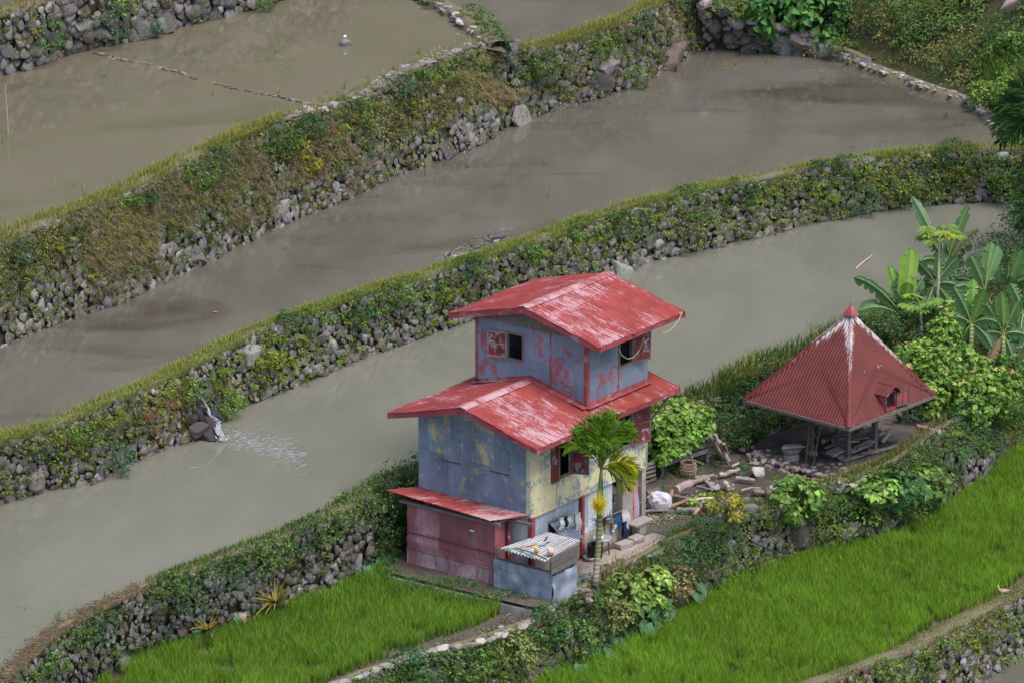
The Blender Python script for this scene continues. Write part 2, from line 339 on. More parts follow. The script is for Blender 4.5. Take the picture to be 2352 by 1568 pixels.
    def tuft(s, c, r, n, h, col, dry=.0, lean=.5, w=.02, out=None):
        a = RNG.uniform(0, 2*pi, n); rr = r*np.sqrt(RNG.uniform(0, 1, n)); P = np.asarray(c)+np.stack([rr*np.cos(a), rr*np.sin(a), 0*a], 1)
        ln = np.stack([np.cos(a), np.sin(a), -.2*np.ones(n)], 1)*lean*RNG.uniform(.4, 1.5, n)[:, None]
        if out is not None: ln = ln+np.asarray(out)
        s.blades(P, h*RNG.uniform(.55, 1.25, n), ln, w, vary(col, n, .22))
    def build(s, name, mat, parent=None, world=None, smooth=False):
        return npmesh(name, np.concatenate(s.v), np.concatenate(s.f), np.concatenate(s.c), mat, parent, world, smooth)
def stuff(vg, name, mat, label, cat, base=(0, 0, 0), kind='stuff'):
    o = vg.build(name, mat, None, base); o.location = base; return tag(o, label, cat, None, kind)

# palette (real-world leaf colours)
GRN = (.052, .098, .020); DGRN = (.020, .058, .018); LGRN = (.105, .165, .030); YGRN = (.150, .165, .022); OLV = (.095, .098, .032)
TAN = (.235, .180, .095); RUST = (.20, .105, .045); BLUG = (.035, .085, .045); VINE = (.085, .165, .028)

# ------------------------------------------------------------------ rocks
def ico(sub):
    bm = bmesh.new(); bmesh.ops.create_icosphere(bm, subdivisions=sub, radius=1); bm.verts.index_update()
    V = np.array([v.co for v in bm.verts]); Fc = np.array([[v.index for v in f.verts] for f in bm.faces]); bm.free(); return V, Fc
ICO = {1: ico(1), 2: ico(2), 3: ico(3)}
def rockvar(sub, seed, cuts=9):
    r = np.random.default_rng(seed); V, Fc = ICO[sub]; V = np.sign(V)*np.abs(V)**.62; V = V@np.linalg.qr(r.normal(0, 1, (3, 3)))[0] if seed % 3 == 0 else V.copy()
    for k in range(cuts):
        d = r.normal(0, 1, 3); d /= np.linalg.norm(d); lim = r.uniform(.45, .85); e = V@d-lim
        V = V-np.maximum(e, 0)[:, None]*d*.92
    return V*(1+r.normal(0, .02, (len(V), 1))), Fc
ROCKS = {1: [rockvar(2, i) for i in range(14)], 3: [rockvar(3, 50+i, 9) for i in range(5)]}
def stones(P, X, Y, Z, R, col, sub=1):
    """rocks at points P with per-rock axes X, Y, Z (n,3), radii R (n,3)"""
    vs = []; fs = []; cs = []; n = 0
    for i in range(len(P)):
        V, Fc = ROCKS[sub][RNG.integers(len(ROCKS[sub]))]
        q = V*R[i]; q = P[i]+q[:, :1]*X[i]+q[:, 1:2]*Y[i]+q[:, 2:]*Z[i]
        vs.append(q); fs.append(Fc+n); n += len(q); cs.append(np.tile(col[i], (len(q), 1)))
    return np.concatenate(vs), np.concatenate(fs), np.concatenate(cs)
STN = [(.150, .136, .126), (.195, .180, .168), (.115, .103, .096), (.235, .22, .205), (.15, .122, .10), (.17, .155, .152)]
def stonecol(n, k=1.0): return np.array([vary(np.array(STN[RNG.integers(len(STN))])*k, 1, .2, .03)[0] for _ in range(n)])

# ------------------------------------------------------------------ terrace retaining walls
class Wall:
    """face between a top edge and a bottom edge, given as lists of (x, y, z): the photo's sight line cut with level z"""
    def __init__(s, top, bot, n=260, seed=0):
        s.top = s.res(np.array([U(*q) for q in top]), n); s.bot = s.res(np.array([U(*q) for q in bot]), n)
        s.n = n; s.off = seed*13.7
        d = np.gradient(s.top, axis=0); d[:, 2] = 0; d /= np.linalg.norm(d, axis=1)[:, None]; s.tan = d
        s.nor = np.stack([d[:, 1], -d[:, 0], 0*d[:, 0]], 1)              # outward, towards the viewer
        L = np.linalg.norm(np.diff(s.top[:, :2], axis=0), axis=1); s.len = np.concatenate([[0], np.cumsum(L)]); s.L = s.len[-1]
        tt = np.linspace(0, 1, 25); G = s.P(np.repeat(np.arange(n)/(n-1), 25), np.tile(tt, n)); s.pg = proj(G); s.pu = np.repeat(np.arange(n)/(n-1), 25); s.pt = np.tile(tt, n)
    @staticmethod
    def res(P, n):
        l = np.concatenate([[0], np.cumsum(np.linalg.norm(np.diff(P[:, :2], axis=0), axis=1))]); l /= l[-1]
        k = np.linspace(0, 1, n); Q = np.stack([np.interp(k, l, P[:, i]) for i in range(3)], 1)
        ker = np.ones(9)/9; 
        for i in range(3): Q[4:-4, i] = np.convolve(Q[:, i], ker, 'valid')
        return Q
    def at(s, arr, u):
        x = np.clip(np.asarray(u), 0, 1)*(s.n-1); i = np.minimum(x.astype(int), s.n-2); f = (x-i)[..., None]; return arr[i]*(1-f)+arr[i+1]*f
    def P(s, u, t, out=0.):
        t = np.asarray(t)[..., None]; q = s.at(s.bot, u)*(1-t)+s.at(s.top, u)*t
        q = q+s.at(s.nor, u)*(np.asarray(out)[..., None]+.12*np.sin(np.asarray(u)[..., None]*s.L*.9+s.off)*np.sin(pi*t))
        return q
    def pix(s, x, y):
        i = ((s.pg-np.array([x, y]))**2).sum(1).argmin(); return s.pu[i], s.pt[i]
    def height(s, u): return s.at(s.top, u)[..., 2]-s.at(s.bot, u)[..., 2]
    def build(s, label, rim=.9, rmin=.085, rmax=.30, fill=2.6, core_back=.28, ucut=(0, 1), gap=None, sub=1):
        mid = s.P(np.array(.5), np.array(0.)); o = thing('terrace_wall', label, 'stone wall', mid); o['kind'] = 'thing'
        # earth core and rim, one sheet: foot, face, lip, rim, back into the water
        us = np.linspace(0, 1, s.n); rows = []
        for t in (-.25, 0, .2, .4, .6, .8, .96): rows.append(s.P(us, np.full(s.n, t), -core_back*.55))
        wob = np.array([mnoise.noise((u*s.L*.8, s.off, 0)) for u in us]); wob2 = np.array([mnoise.noise((u*s.L*2.1, s.off, 5)) for u in us])
        tp = s.top; nr = s.nor
        for b, dz in ((.12, .07), (.35, .12), (.7, .11), (1.0, .03), (1.25, -.14), (1.5, -.5)):
            k = b*rim; rows.append(tp-nr*(k+.10*rim*wob2[:, None])+np.array([0, 0, 1])*(dz+.05*wob)[:, None])
        G = np.stack(rows, 0); mb = MB(); mb.grid(G[:7]); mb.build('earth_face', MAT['core'], o, mid, True)
        mb = MB(); mb.grid(G[6:]); mb.build('rim', MAT['rim'], o, mid, True)
        # dart-thrown stones, big first
        area = s.L*float(s.height(us).mean()); cell = .3; gridh = {}; keep = []
        cnt = int(area*fill*18); rad = np.sort(rmin+(rmax-rmin)*RNG.beta(1.0, 3.4, cnt))[::-1]
        uu = RNG.uniform(ucut[0], ucut[1], cnt); tt = RNG.uniform(-.04, 1.0, cnt)
        big = rad > .2; tt[big] = RNG.beta(1, 2.2, big.sum())
        hh = s.height(uu)
        for i in range(cnt):
            r = rad[i]; a = uu[i]*s.L; b = tt[i]*hh[i]*1.06
            if gap and gap(uu[i], tt[i]): continue
            ca, cb = int(a/cell), int(b/cell); ok = True
            for x in (ca-2, ca-1, ca, ca+1, ca+2):
                for y in (cb-2, cb-1, cb, cb+1, cb+2):
                    for (a2, b2, r2) in gridh.get((x, y), ()):
                        if (a-a2)**2+(1.22*(b-b2))**2 < (.57*(r+r2))**2: ok = False; break
                    if not ok: break
                if not ok: break
            if ok: gridh.setdefault((ca, cb), []).append((a, b, r)); keep.append(i)
        k = np.array(keep); r = rad[k]; n = len(k)
        P = s.P(uu[k], tt[k], RNG.uniform(-.05, .03, n)-.10*r); T = s.at(s.tan, uu[k]); Nn = s.at(s.nor, uu[k]); upv = np.tile([0, 0, 1.], (n, 1))
        Nn = Nn+upv*.10+RNG.normal(0, .16, (n, 3)); Nn /= np.linalg.norm(Nn, axis=1)[:, None]; up2 = np.cross(T, Nn)*-1; up2 = np.where(up2[:, 2:] < 0, -up2, up2)
        a = RNG.normal(0, .35, n)[:, None]; X = T*np.cos(a)+up2*np.sin(a); Z = -T*np.sin(a)+up2*np.cos(a)
        R = np.stack([r*RNG.uniform(1.15, 1.55, n), r*RNG.uniform(.42, .62, n), r*RNG.uniform(.95, 1.25, n)], 1)
        V, Fc, C = stones(P, X, Nn, Z, R, stonecol(n, .84), sub)
        npmesh('stonework', V, Fc, C, MAT['rock'], o, mid, True)
        s.obj = o; return o
    def scatter(s, n, dens, tr=(0, 1), ur=(0, 1)):
        """random (u, t) kept with probability dens(px, py, u, t)"""
        u = RNG.uniform(ur[0], ur[1], n); t = RNG.uniform(tr[0], tr[1], n); P = s.P(u, t, np.full(n, .06)); p = proj(P)
        q = np.array([dens(p[i, 0], p[i, 1], u[i], t[i]) for i in range(n)]); k = RNG.uniform(0, 1, n) < q
        return u[k], t[k], P[k], s.at(s.nor, u[k]), p[k]
def nz(P, sc, o=0): return np.array([mnoise.noise((p[0]*sc+o, p[1]*sc, p[2]*sc*1.6)) for p in P])
# ------------------------------------------------------------------ terraces
Z1, Z2, Z3, Z4, Z5, Z5B, Z6 = -1.9, -.40, 1.7, 3.4, 6.2, 5.5, 8.3
def edge(pts, z, dy=0): return [(x, y+dy, z) for x, y in pts]
W6 = Wall([(-260, 108, 8.4), (0, 42, 8.4), (60, 24, 8.4), (117, 8, 8.4), (200, -14, 8.4), (420, -75, 8.4), (760, -175, 8.4)],
          edge([(-260, 240), (0, 170), (74, 156), (156, 121), (234, 103), (344, 86), (422, 59), (547, 29), (621, 8), (900, -90)], Z5), 200, 6)
W5 = Wall([(-260, 660, 6.25), (0, 568, 6.25), (60, 540, 6.25), (300, 445, 6.25), (450, 372, 6.25), (640, 290, 6.25), (689, 277, 6.25), (826, 236, 6.25), (939, 172, 6.25), (1087, 118, 6.2), (1130, 108, 6.1),
           (1160, 110, 5.9), (1216, 124, 5.65), (1306, 103, 5.6), (1450, 55, 5.55), (1509, 22, 5.5), (1600, -20, 5.5)],
          edge([(-260, 880), (0, 795), (120, 745), (250, 705), (350, 662), (420, 625), (500, 590), (630, 525), (700, 495), (779, 465), (931, 394), (1025, 363), (1130, 322), (1150, 299), (1267, 254), (1349, 232), (1462, 195), (1517, 164), (1606, 112), (1690, 60)], Z4), 320, 5)
W5R = Wall([(1612, 8, 5.5), (1640, 22, 5.1), (1700, 42, 4.75), (1760, 64, 4.4), (1850, 88, 4.0), (1920, 118, 3.6), (1990, 145, 3.5)],
           edge([(1606, 112), (1640, 110), (1700, 114), (1760, 118), (1850, 126), (1905, 134), (1985, 158)], Z4), 90, 9)
W4WE = [(-260, 1110), (0, 1001), (129, 966), (250, 911), (371, 864), (414, 843), (586, 751), (742, 694), (859, 655), (919, 638), (976, 622), (1037, 598), (1098, 579), (1153, 563), (1208, 546), (1263, 527), (1435, 464), (1630, 417), (1750, 395), (1864, 370), (1981, 351), (2156, 331), (2234, 327), (2420, 330)]
W4 = Wall(edge(W4WE, Z4+.03, 24),
          edge([(-260, 1235), (0, 1151), (117, 1121), (230, 1104), (273, 1073), (363, 1034), (465, 1001), (543, 937), (586, 921), (715, 872), (861, 808), (937, 785), (1026, 752), (1092, 732), (1431, 627), (1487, 600), (1630, 569), (1747, 543), (1864, 510), (2020, 483), (2176, 464), (2331, 462), (2420, 462)], Z3), 420, 4)
W3WE = [(-60, 1620), (8, 1561), (117, 1455), (195, 1405), (270, 1368), (344, 1336), (460, 1292), (578, 1248), (656, 1224), (781, 1164), (836, 1131), (898, 1092), (1000, 1060)]
def drop(x, y, z, dz, b=.45, d=(.6, -.8)):
    P = U(x, y, z)+np.array([d[0]*b, d[1]*b, -dz]); q = proj(P); return (q[0], q[1], z-dz)
T3 = edge(W3WE, Z3+.03, 22)+[(1250, 1010, Z3), (1480, 960, Z3), (1597, 925, Z3), (1653, 912, Z3), (1730, 878, Z3), (1810, 838, Z3), (1920, 790, Z3), (2012, 760, Z3), (2100, 705, Z3)]
B3 = edge([(130, 1640), (219, 1568), (289, 1526), (320, 1502), (406, 1483), (527, 1444), (625, 1412), (703, 1373), (781, 1350), (840, 1322), (930, 1278)], Z2)+[drop(*q, 1.75, .5) for q in T3[13:]]
W3 = Wall(T3, B3, 380, 3)
T2 = [(560, 1672, -.38), (700, 1610, -.38), (804, 1564, -.38), (921, 1521, -.38), (1044, 1489, -.38), (1179, 1447, -.38), (1235, 1425, -.36), (1270, 1404, -.22), (1323, 1362, -.12), (1363, 1342, -.05), (1448, 1299, 0), (1522, 1257, 0), (1600, 1222, 0), (1694, 1185, 0), (1772, 1168, 0), (1838, 1139, 0), (1991, 1095, .1), (2064, 1063, .1), (2120, 1018, .1), (2173, 982, .1), (2241, 950, -.1), (2338, 936, -.45), (2450, 860, -.5)]
B2 = [drop(*q, 1.5, .5) for q in T2[:5]]+edge([(1190, 1590), (1263, 1553), (1323, 1526), (1413, 1492), (1458, 1472), (1536, 1430), (1624, 1373), (1726, 1322), (1851, 1280), (2050, 1236), (2143, 1187), (2201, 1147), (2273, 1087), (2346, 1026), (2450, 930)], Z1)
W2 = Wall(T2, B2, 330, 2)
W1 = Wall([(1800, 1622, -1.82), (1907, 1572, -1.82), (2096, 1503, -1.82), (2212, 1448, -1.82), (2352, 1374, -1.82), (2470, 1310, -1.82)],
          edge([(2080, 1660), (2160, 1622), (2263, 1568), (2352, 1514), (2470, 1445)], -3.3), 120, 1)
WF_GAP = lambda u, t: False
uw, tw = W4.pix(450, 930)
W6.build('stone terrace wall of big boulders along the top left corner', .9, .09, .42, 2.2)
W5.build('tallest stone terrace wall, overgrown, running from left edge to the far corner', .75, .065, .30, 2.6)
W5R.build('low boulder wall stepping down at the far corner of the pond', .5, .12, .42, 2.0)
W4.build('long stone terrace wall with grassy rim behind the red roofed house', .68, .065, .24, 2.8, gap=lambda u, t: abs(u-uw) < .008 and t > .1)
W3.build('stone terrace wall behind the shed and the bright rice field', .55, .06, .22, 2.8)
W2.build('overgrown stone wall below the yard, above the right rice field', .3, .065, .27, 2.4)
W1.build('stone wall in the bottom right corner below the rice', .8, .06, .22, 2.8)

def sheet(name, poly, z, mat, kind='structure', label=None):
    mb = MB(); P = np.array([(q[0], q[1], z) for q in poly]); c = P.mean(0); c[2] = z
    bm = bmesh.new(); vs = [bm.verts.new(q-c) for q in P]; f = bm.faces.new(vs)
    if f.normal.z < 0: f.normal_flip()
    bm.normal_update()
    if bm.faces[:][0].normal.z < 0: bmesh.ops.reverse_faces(bm, faces=bm.faces[:])
    bmesh.ops.triangulate(bm, faces=bm.faces[:]); me = bpy.data.meshes.new(name); bm.to_mesh(me); bm.free()
    me.materials.append(mat); o = bpy.data.objects.new(name, me); COL.objects.link(o); o.location = c; return tag(o, None, None, None, kind)
def back(W, k): return [tuple(p) for p in (W.top-W.nor*k)[::6]]+[tuple((W.top-W.nor*k)[-1])]
sheet('lowest_pond_water', [U(1900, 1800, -3.2), U(2800, 1700, -3.2)]+[tuple(p) for p in W1.bot[::-8]-W1.nor[::-8]*.2], -3.22, MAT['water4'])
sheet('rice_field_mud', back(W1, .35)[::1]+[U(2560, 900, Z1)]+[tuple(p) for p in (W2.bot-W2.nor*.25)[::-6]]+[U(500, 1900, Z1), U(1500, 1850, Z1)], Z1-.02, MAT['mud'])
sheet('pond_water', back(W3, .45)+[U(2230, 625, Z3), U(2330, 552, Z3), U(2480, 500, Z3)]+[tuple(p) for p in (W4.bot-W4.nor*.3)[::-6]], Z3-.06, MAT['water3'])
sheet('pond_water', back(W4, .45)+[U(2480, 250, Z4), U(2200, 60, Z4)]+[tuple(p) for p in (W5R.bot-W5R.nor*.3)[::-4]]+[tuple(p) for p in (W5.bot-W5.nor*.3)[::-6]], Z4-.05, MAT['water4'])
k5 = int(W5.pix(1140, 115)[0]*W5.n); bk = W5.top-W5.nor*.5
sheet('pond_water', [tuple(p) for p in bk[:k5:6]]+[U(1165, 118, Z5), U(1110, 60, Z5), U(1030, 15, Z5), U(960, -60, Z5), U(930, -170, Z5)]+[tuple(p) for p in (W6.bot-W6.nor*.3)[::-6]], Z5-.06, MAT['water5'])
sheet('pond_water', [tuple(p) for p in bk[k5::6]]+[U(1700, -150, Z5B), U(900, -190, Z5B), U(1000, 40, Z5B), U(1090, 110, Z5B)], Z5B-.05, MAT['water4'])
sheet('pond_water', back(W6, .6)+[U(700, -330, Z6), U(-300, -150, Z6)], Z6-.02, MAT['water4'])
# left rice bed, yard and the wide base ground
yb = [tuple(p) for p in (W2.top-W2.nor*.12)]
iu = int(W2.pix(1262, 1408)[0]*W2.n)
sheet('rice_field_mud', yb[:iu:5]+[yb[iu], U(1240, 1395, Z2), U(890, 1312, Z2), U(930, 1255, Z2)]+[tuple(p) for p in (W3.bot-W3.nor*.2)[int(W3.pix(915, 1285)[0]*W3.n)::-6]], Z2-.02, MAT['mud'])
sheet('yard_ground', yb[iu+3::6]+[U(2400, 800, 0), U(2100, 760, 0), tuple(W3.bot[-1])]+[tuple(p) for p in (W3.bot-W3.nor*.2)[:int(W3.pix(935, 1270)[0]*W3.n):-6]]+[U(886, 1312, -.03), U(1243, 1399, -.03)], -.03, MAT['yard'])
mb = MB(); xs = np.linspace(-260, 260, 40); ys = np.linspace(-150, 420, 60)
G = np.array([[(x, y, -9+max(0, (y-75))*.55+3*mnoise.noise((x*.02, y*.02, 0))+(-.10*(y+40) if y < -40 else 0)*-1*-1) for y in ys] for x in xs])
tag(mb.grid(G[::-1]).build('ground', MAT['hill'], None, None, True), None, None, None, 'structure')
# ------------------------------------------------------------------ the house (local frame: x back along the right side, y along the left side)
house = thing('village_house', 'two storey house of peeling blue and yellow metal sheets with worn red roofs', 'house', HN, HA)
HL, HWD = 5.9, 4.17
def wallpanel(mb, axis, pos, th, a0, a1, z0, z1, holes=()):
    """upright wall on plane axis=pos (thickness th inward), spanning a0..a1, z0..z1, with rectangular holes (a0,a1,z0,z1)"""
    As = sorted({a0, a1, *[h[0] for h in holes], *[h[1] for h in holes]}); Zs = sorted({z0, z1, *[h[2] for h in holes], *[h[3] for h in holes]})
    def p(a, z, d): return (pos+d, a, z) if axis == 0 else (a, pos+d, z)
    def inh(a, z): return any(h[0] < a < h[1] and h[2] < z < h[3] for h in holes)
    for i in range(len(As)-1):
        for j in range(len(Zs)-1):
            if inh((As[i]+As[i+1])/2, (Zs[j]+Zs[j+1])/2): continue
            for d in (0, th): mb.add([p(As[i], Zs[j], d), p(As[i+1], Zs[j], d), p(As[i+1], Zs[j+1], d), p(As[i], Zs[j+1], d)], [(0, 1, 2, 3)])
    for h in list(holes)+[(a0, a1, z0, z1)]:
        for q, r in (((h[0], h[2]), (h[1], h[2])), ((h[1], h[2]), (h[1], h[3])), ((h[1], h[3]), (h[0], h[3])), ((h[0], h[3]), (h[0], h[2]))):
            mb.add([p(*q, 0), p(*r, 0), p(*r, th), p(*q, th)], [(0, 1, 2, 3)])
def corr(mb, P0, al, L, dn, D, pitch=.115, amp=.026, rows=6, wear=None, seed=0, under=True, top=None, jag=.012):
    """corrugated sheet: waves run along dn; al is the direction across them"""
    P0 = np.asarray(P0, float); al = nrm(al); dn = nrm(dn); nn = nrm(np.cross(al, dn)); nn = nn if nn[2] > 0 else -nn
    ns = max(4, int(L/pitch*5)); s_ = np.linspace(0, L, ns+1); r = np.random.default_rng(seed)
    t_ = np.linspace(0, 1, rows+1); G = np.zeros((ns+1, rows+1, 3)); St = np.zeros_like(G); Cc = np.zeros_like(G)
    jr = np.repeat(r.normal(0, jag, ns//8+2), 8)[:ns+1]
    for j, t in enumerate(t_):
        d1 = D if top is None else top(s_)
        d0 = 0 if top is None else D-d1
        dd = d0+(D+jr-d0)*t
        h = amp*np.sin(2*pi*s_/pitch)+.012*np.sin(s_*1.7+seed+t*5)-(.03 if t > .56 else 0)
        G[:, j] = P0+np.outer(s_, al)+np.outer(dd, dn)+np.outer(h, nn); St[:, j, 0] = s_+seed*7.3; St[:, j, 1] = dd; St[:, j, 2] = seed
        if wear: Cc[:, j, 0] = wear(s_, dd)
    mb.grid(G, Cc, St)
    if under: mb.grid((G-nn*.02)[::-1], Cc, St[::-1]+5)
ZR, ZE, SL = 5.09, 4.40, .247        # lower roof: ridge and eave heights, slope
def rz(y, base): return base-abs(y-2.085)*SL
# lower storey
mb = MB(); WB = 1.95
wallpanel(mb, 0, 0, .08, 0, HWD, WB, 4.42)
P = [(0, 0, 4.42), (0, HWD, 4.42), (0, HWD, 4.52), (0, 2.085, 5.0), (0, 0, 4.52)]; mb.prism(P, (.08, 0, 0))
mb.build('wall', MAT['blue_yellow'], house)
def zr(p): return p
w1a, w1b = PY(1285, 1029, 0), PY(1311, 1083, 0); w2a, w2b = PY(1421, 966, 0), PY(1449, 1016, 0)
win1 = (w1a[0], w1b[0], w1b[2]-.02, 4.18); win2 = (w2a[0], w2b[0], w2b[2]-.05, 4.18)
mb = MB(); wallpanel(mb, 1, .012, .07, .085, HL, WB-.03, 4.40, (win1, win2)); mb.build('wall', MAT['yellow_blue'], house)
mb = MB(); wallpanel(mb, 1, HWD-.002, -.07, .085, HL-.085, .0, 4.42); wallpanel(mb, 0, HL, -.08, .0, HWD, 1.95, 4.45)
mb.build('wall', MAT['blue_yellow'], house)
mb = MB(); mb.box((HL/2, HWD/2, WB-.06), (HL-.2, HWD-.2, .08), col=(.06, .05, .04)); mb.box((HL/2, HWD/2+.02, 4.30), (HL-.25, HWD-.3, .03), col=(.05, .045, .04)); mb.build('storey_floor', MAT['wood'], house)
# roofs
def gable(x0, x1, ov, zr_, name_seed, cutout=None):
    mb = MB(); ye0, ye1 = -ov, HWD+ov; dn = np.hypot(2.085+ov, (2.085+ov)*SL)
    corr(mb, (x0, 2.085, zr_), (1, 0, 0), x1-x0, (0, -1, -SL), dn, rows=22, seed=name_seed, wear=lambda s, d: np.clip(.2-.4*d, 0, .5)+.22*np.exp(-((s-1.3)/1.3)**2))
    corr(mb, (x0, 2.085, zr_), (1, 0, 0), x1-x0, (0, 1, -SL), dn, seed=name_seed+1, wear=lambda s, d: np.clip(.15-.4*d, 0, .4))
    r = mb.build('roof', MAT['roof'], house, None, True)
    mb = MB()
    for sg in (-1, 1):
        G = []
        for x in np.linspace(x0-.01, x1+.01, 24): G.append([(x, 2.085+sg*q, zr_+.035-q*SL+.006*sin(x*9+q*20)) for q in (0, .09, .20)])
        G = np.array(G) if sg < 0 else np.array(G)[::-1]
        St = G.copy(); St[..., 1] = G[..., 1]*1; Cc = np.zeros(G.shape); Cc[..., 0] = .35; mb.grid(G, Cc, St)
    mb.build('ridge_cap', MAT['roof'], r, None, True)
    mb = MB(); h = .19
    for sg in (-1, 1):
        for x in (x0+.012, x1-.012):
            a = np.array((x, 2.085, zr_-.02)); b = np.array((x, 2.085+sg*(2.085+ov), zr_-.02-(2.085+ov)*SL)); d = .025 if x < x0+.1 else -.025
            mb = MB(); mb.prism([a, b, b-(0, 0, h), a-(0, 0, h)], (d, 0, 0)); mb.build('fascia', MAT['fascia'], r)
    ze = zr_-(2.085+ov)*SL
    mb = MB(); mb.box(((x0+x1)/2, -ov+.03, ze-.11), (x1-x0-.08, .025, .15)); mb.build('eave_board', MAT['fascia'], r)
    mb = MB(); mb.box(((x0+x1)/2, HWD+ov-.03, ze-.11), (x1-x0-.08, .025, .15))
    mb.build('eave_board', MAT['fascia'], r)
    mb = MB()
    for x in np.linspace(x0+.5, x1-.5, 6):
        for sg in (-1, 1): mb.bar((x, 2.085, zr_-.08), (x, 2.085+sg*(2.0+ov), zr_-.08-(2.0+ov)*SL), .06, .08, col=(.10, .08, .06))
    mb.build('rafter', MAT['wood'], r); return r
gable(-.62, 6.62, .70, 5.10, 1)
gable(2.42, 6.80, .72, 7.44, 3)
# upper storey
UX = 2.80
a, b = PX(1166, 766, UX), PX(1200, 833, UX); uwl = (min(a[1], b[1]), max(a[1], b[1]), b[2]+.06, a[2]+.02)
a, b = PY(1423, 838, 0), PY(1451, 838, 0); uwr = (a[0], b[0], PY(1440, 836, 0)[2], PY(1440, 836, 0)[2]+.98)
mb = MB(); wallpanel(mb, 0, UX, .07, 0, HWD, 4.40, 6.86, (uwl,)); mb.prism([(UX, 0, 6.86), (UX, HWD, 6.86), (UX, 2.085, 7.36)], (.07, 0, 0)); mb.build('wall', MAT['blue_red'], house)
mb = MB(); wallpanel(mb, 1, .01, .07, UX+.075, HL, 4.42, 6.86, (uwr,)); mb.build('wall', MAT['blue_red'], house)
mb = MB(); wallpanel(mb, 1, HWD-.002, -.07, UX+.075, HL, 4.42, 6.86); wallpanel(mb, 0, HL-.002, -.07, .085, HWD-.08, 4.5, 6.86)
mb.prism([(HL-.08, 0.05, 6.86), (HL-.08, HWD-.05, 6.86), (HL-.08, 2.085, 7.36)], (.07, 0, 0)); mb.build('wall', MAT['blue_red'], house)
mb = MB(); mb.box(((UX+HL)/2, HWD/2, 4.46), (HL-UX-.2, HWD-.2, .06), col=(.06, .05, .04)); mb.box(((UX+HL)/2, HWD/2, 6.80), (HL-UX-.2, HWD-.2, .03), col=(.05, .04, .04)); mb.build('storey_floor', MAT['wood'], house)
# flashing where the upper walls meet the lower roof, corner strips
mb = MB()
for y0, y1 in ((-.02, 2.085), (2.085, HWD+.02)):
    q = [(UX-.012, y0, rz(y0, 5.12)), (UX-.012, y1, rz(y1, 5.12)), (UX-.012, y1, rz(y1, 5.12)+.10), (UX-.012, y0, rz(y0, 5.12)+.10)]; mb.prism(q, (.02, 0, 0))
    q = [(UX-.20, y0, rz(y0, 5.125)), (UX-.01, y0, rz(y0, 5.135)), (UX-.01, y1, rz(y1, 5.135)), (UX-.20, y1, rz(y1, 5.125))]; mb.prism(q, (0, 0, .012))
zb = rz(-.1, 5.12); mb.box(((UX+HL)/2, -.06, rz(-.06, 5.145)), (HL-UX+.1, .16, .012)); mb.box(((UX+HL)/2, -.006, zb+.09), (HL-UX, .012, .14))
mb.box((UX-.006, .06, 5.7), (.012, .12, 2.3)); mb.box((UX+.05, -.005, 5.7), (.13, .012, 2.3)); mb.box((UX-.006, HWD-.05, 5.7), (.012, .1, 2.3))
mb.box((UX-.008, 1.35, 5.9), (.012, .04, 1.9)); mb.box((UX+1.6, -.004, 5.6), (.03, .012, 2.2))
mb.build('flashing', MAT['fascia'], house)
# scalloped gable sheet under the upper rake
vz = (PX(1107, 726, UX-.12)[2]+PX(1293, 772, UX-.12)[2])/2; mb = MB(); ys = np.linspace(.20, HWD-.20, 180); G = []
for y in ys:
    k = (y*6.5) % 1; x = UX-.12+.022*sin(2*pi*y*6.5); lo = vz-.03+.05*(2*abs(k-.5))**2; G.append([(x, y, lo), (x, y, rz(y, 7.36))])
g = np.array(G); mb.grid(g[::-1], np.array([[(.33, .29, .25)]*2]*180)*(1+.25*np.sin(ys*19)[:, None, None])); mb.grid(g, (.3, .27, .23)); mb.build('scalloped_gable_sheet', MAT['wood'], house)
# window shutters: frame with two painted panels
def shutter(hinge, size, ang, axis, mid=1):
    """hinge: local point at the lower hinge corner; swings out by ang from the wall; axis 0 = on the x wall"""
    hinge = np.asarray(hinge, float); wd, ht = size
    d = np.array([-sin(ang), cos(ang), 0]) if axis == 0 else np.array([cos(ang), -sin(ang), 0])
    nn = np.array([-d[1], d[0], 0]); z = np.array([0, 0, 1.]); R = np.stack([d, nn, z], 1)
    mb = MB(); mb.box(hinge+d*wd/2+z*ht/2, (abs(wd)-.06, .014, ht-.06), R); o = mb.build('shutter_panel', MAT['maroon'], house)
    fr = MB(); f = .055; c = (.30, .185, .13) if axis == 0 else (.17, .10, .085)
    for q in (0, ht-f): fr.box(hinge+d*wd/2+z*(q+f/2), (abs(wd), .035, f), R, c)
    fr.box(hinge+d*wd/2+z*(ht*.5), (abs(wd), .03, f*.8), R, c)
    for q in (f/2, abs(wd)-f/2): fr.box(hinge+d*(q if wd > 0 else -q)+z*ht/2, (f, .036, ht), R, c)
    fr.build('shutter_frame', MAT['wood'], o); return o
shutter((UX-.015, uwl[1]+.0, uwl[2]-.02), (.66, uwl[3]-uwl[2]+.04), radians(14), 0)
shutter((uwr[1], -.01, uwr[2]-.02), (.66, uwr[3]-uwr[2]), radians(22), 1)
shutter((win2[1], -.01, win2[2]-.05), (.74, win2[3]-win2[2]), radians(16), 1)
mb = MB(); mb.box((win1[0]-.20, -.012, (win1[2]+win1[3])/2-.06), (.42, .025, win1[3]-win1[2]+.05)); mb.build('shutter_panel', MAT['maroon'], house)
shutter((win1[1], -.01, win1[2]-.02), (.55, win1[3]-win1[2]), radians(68), 1)
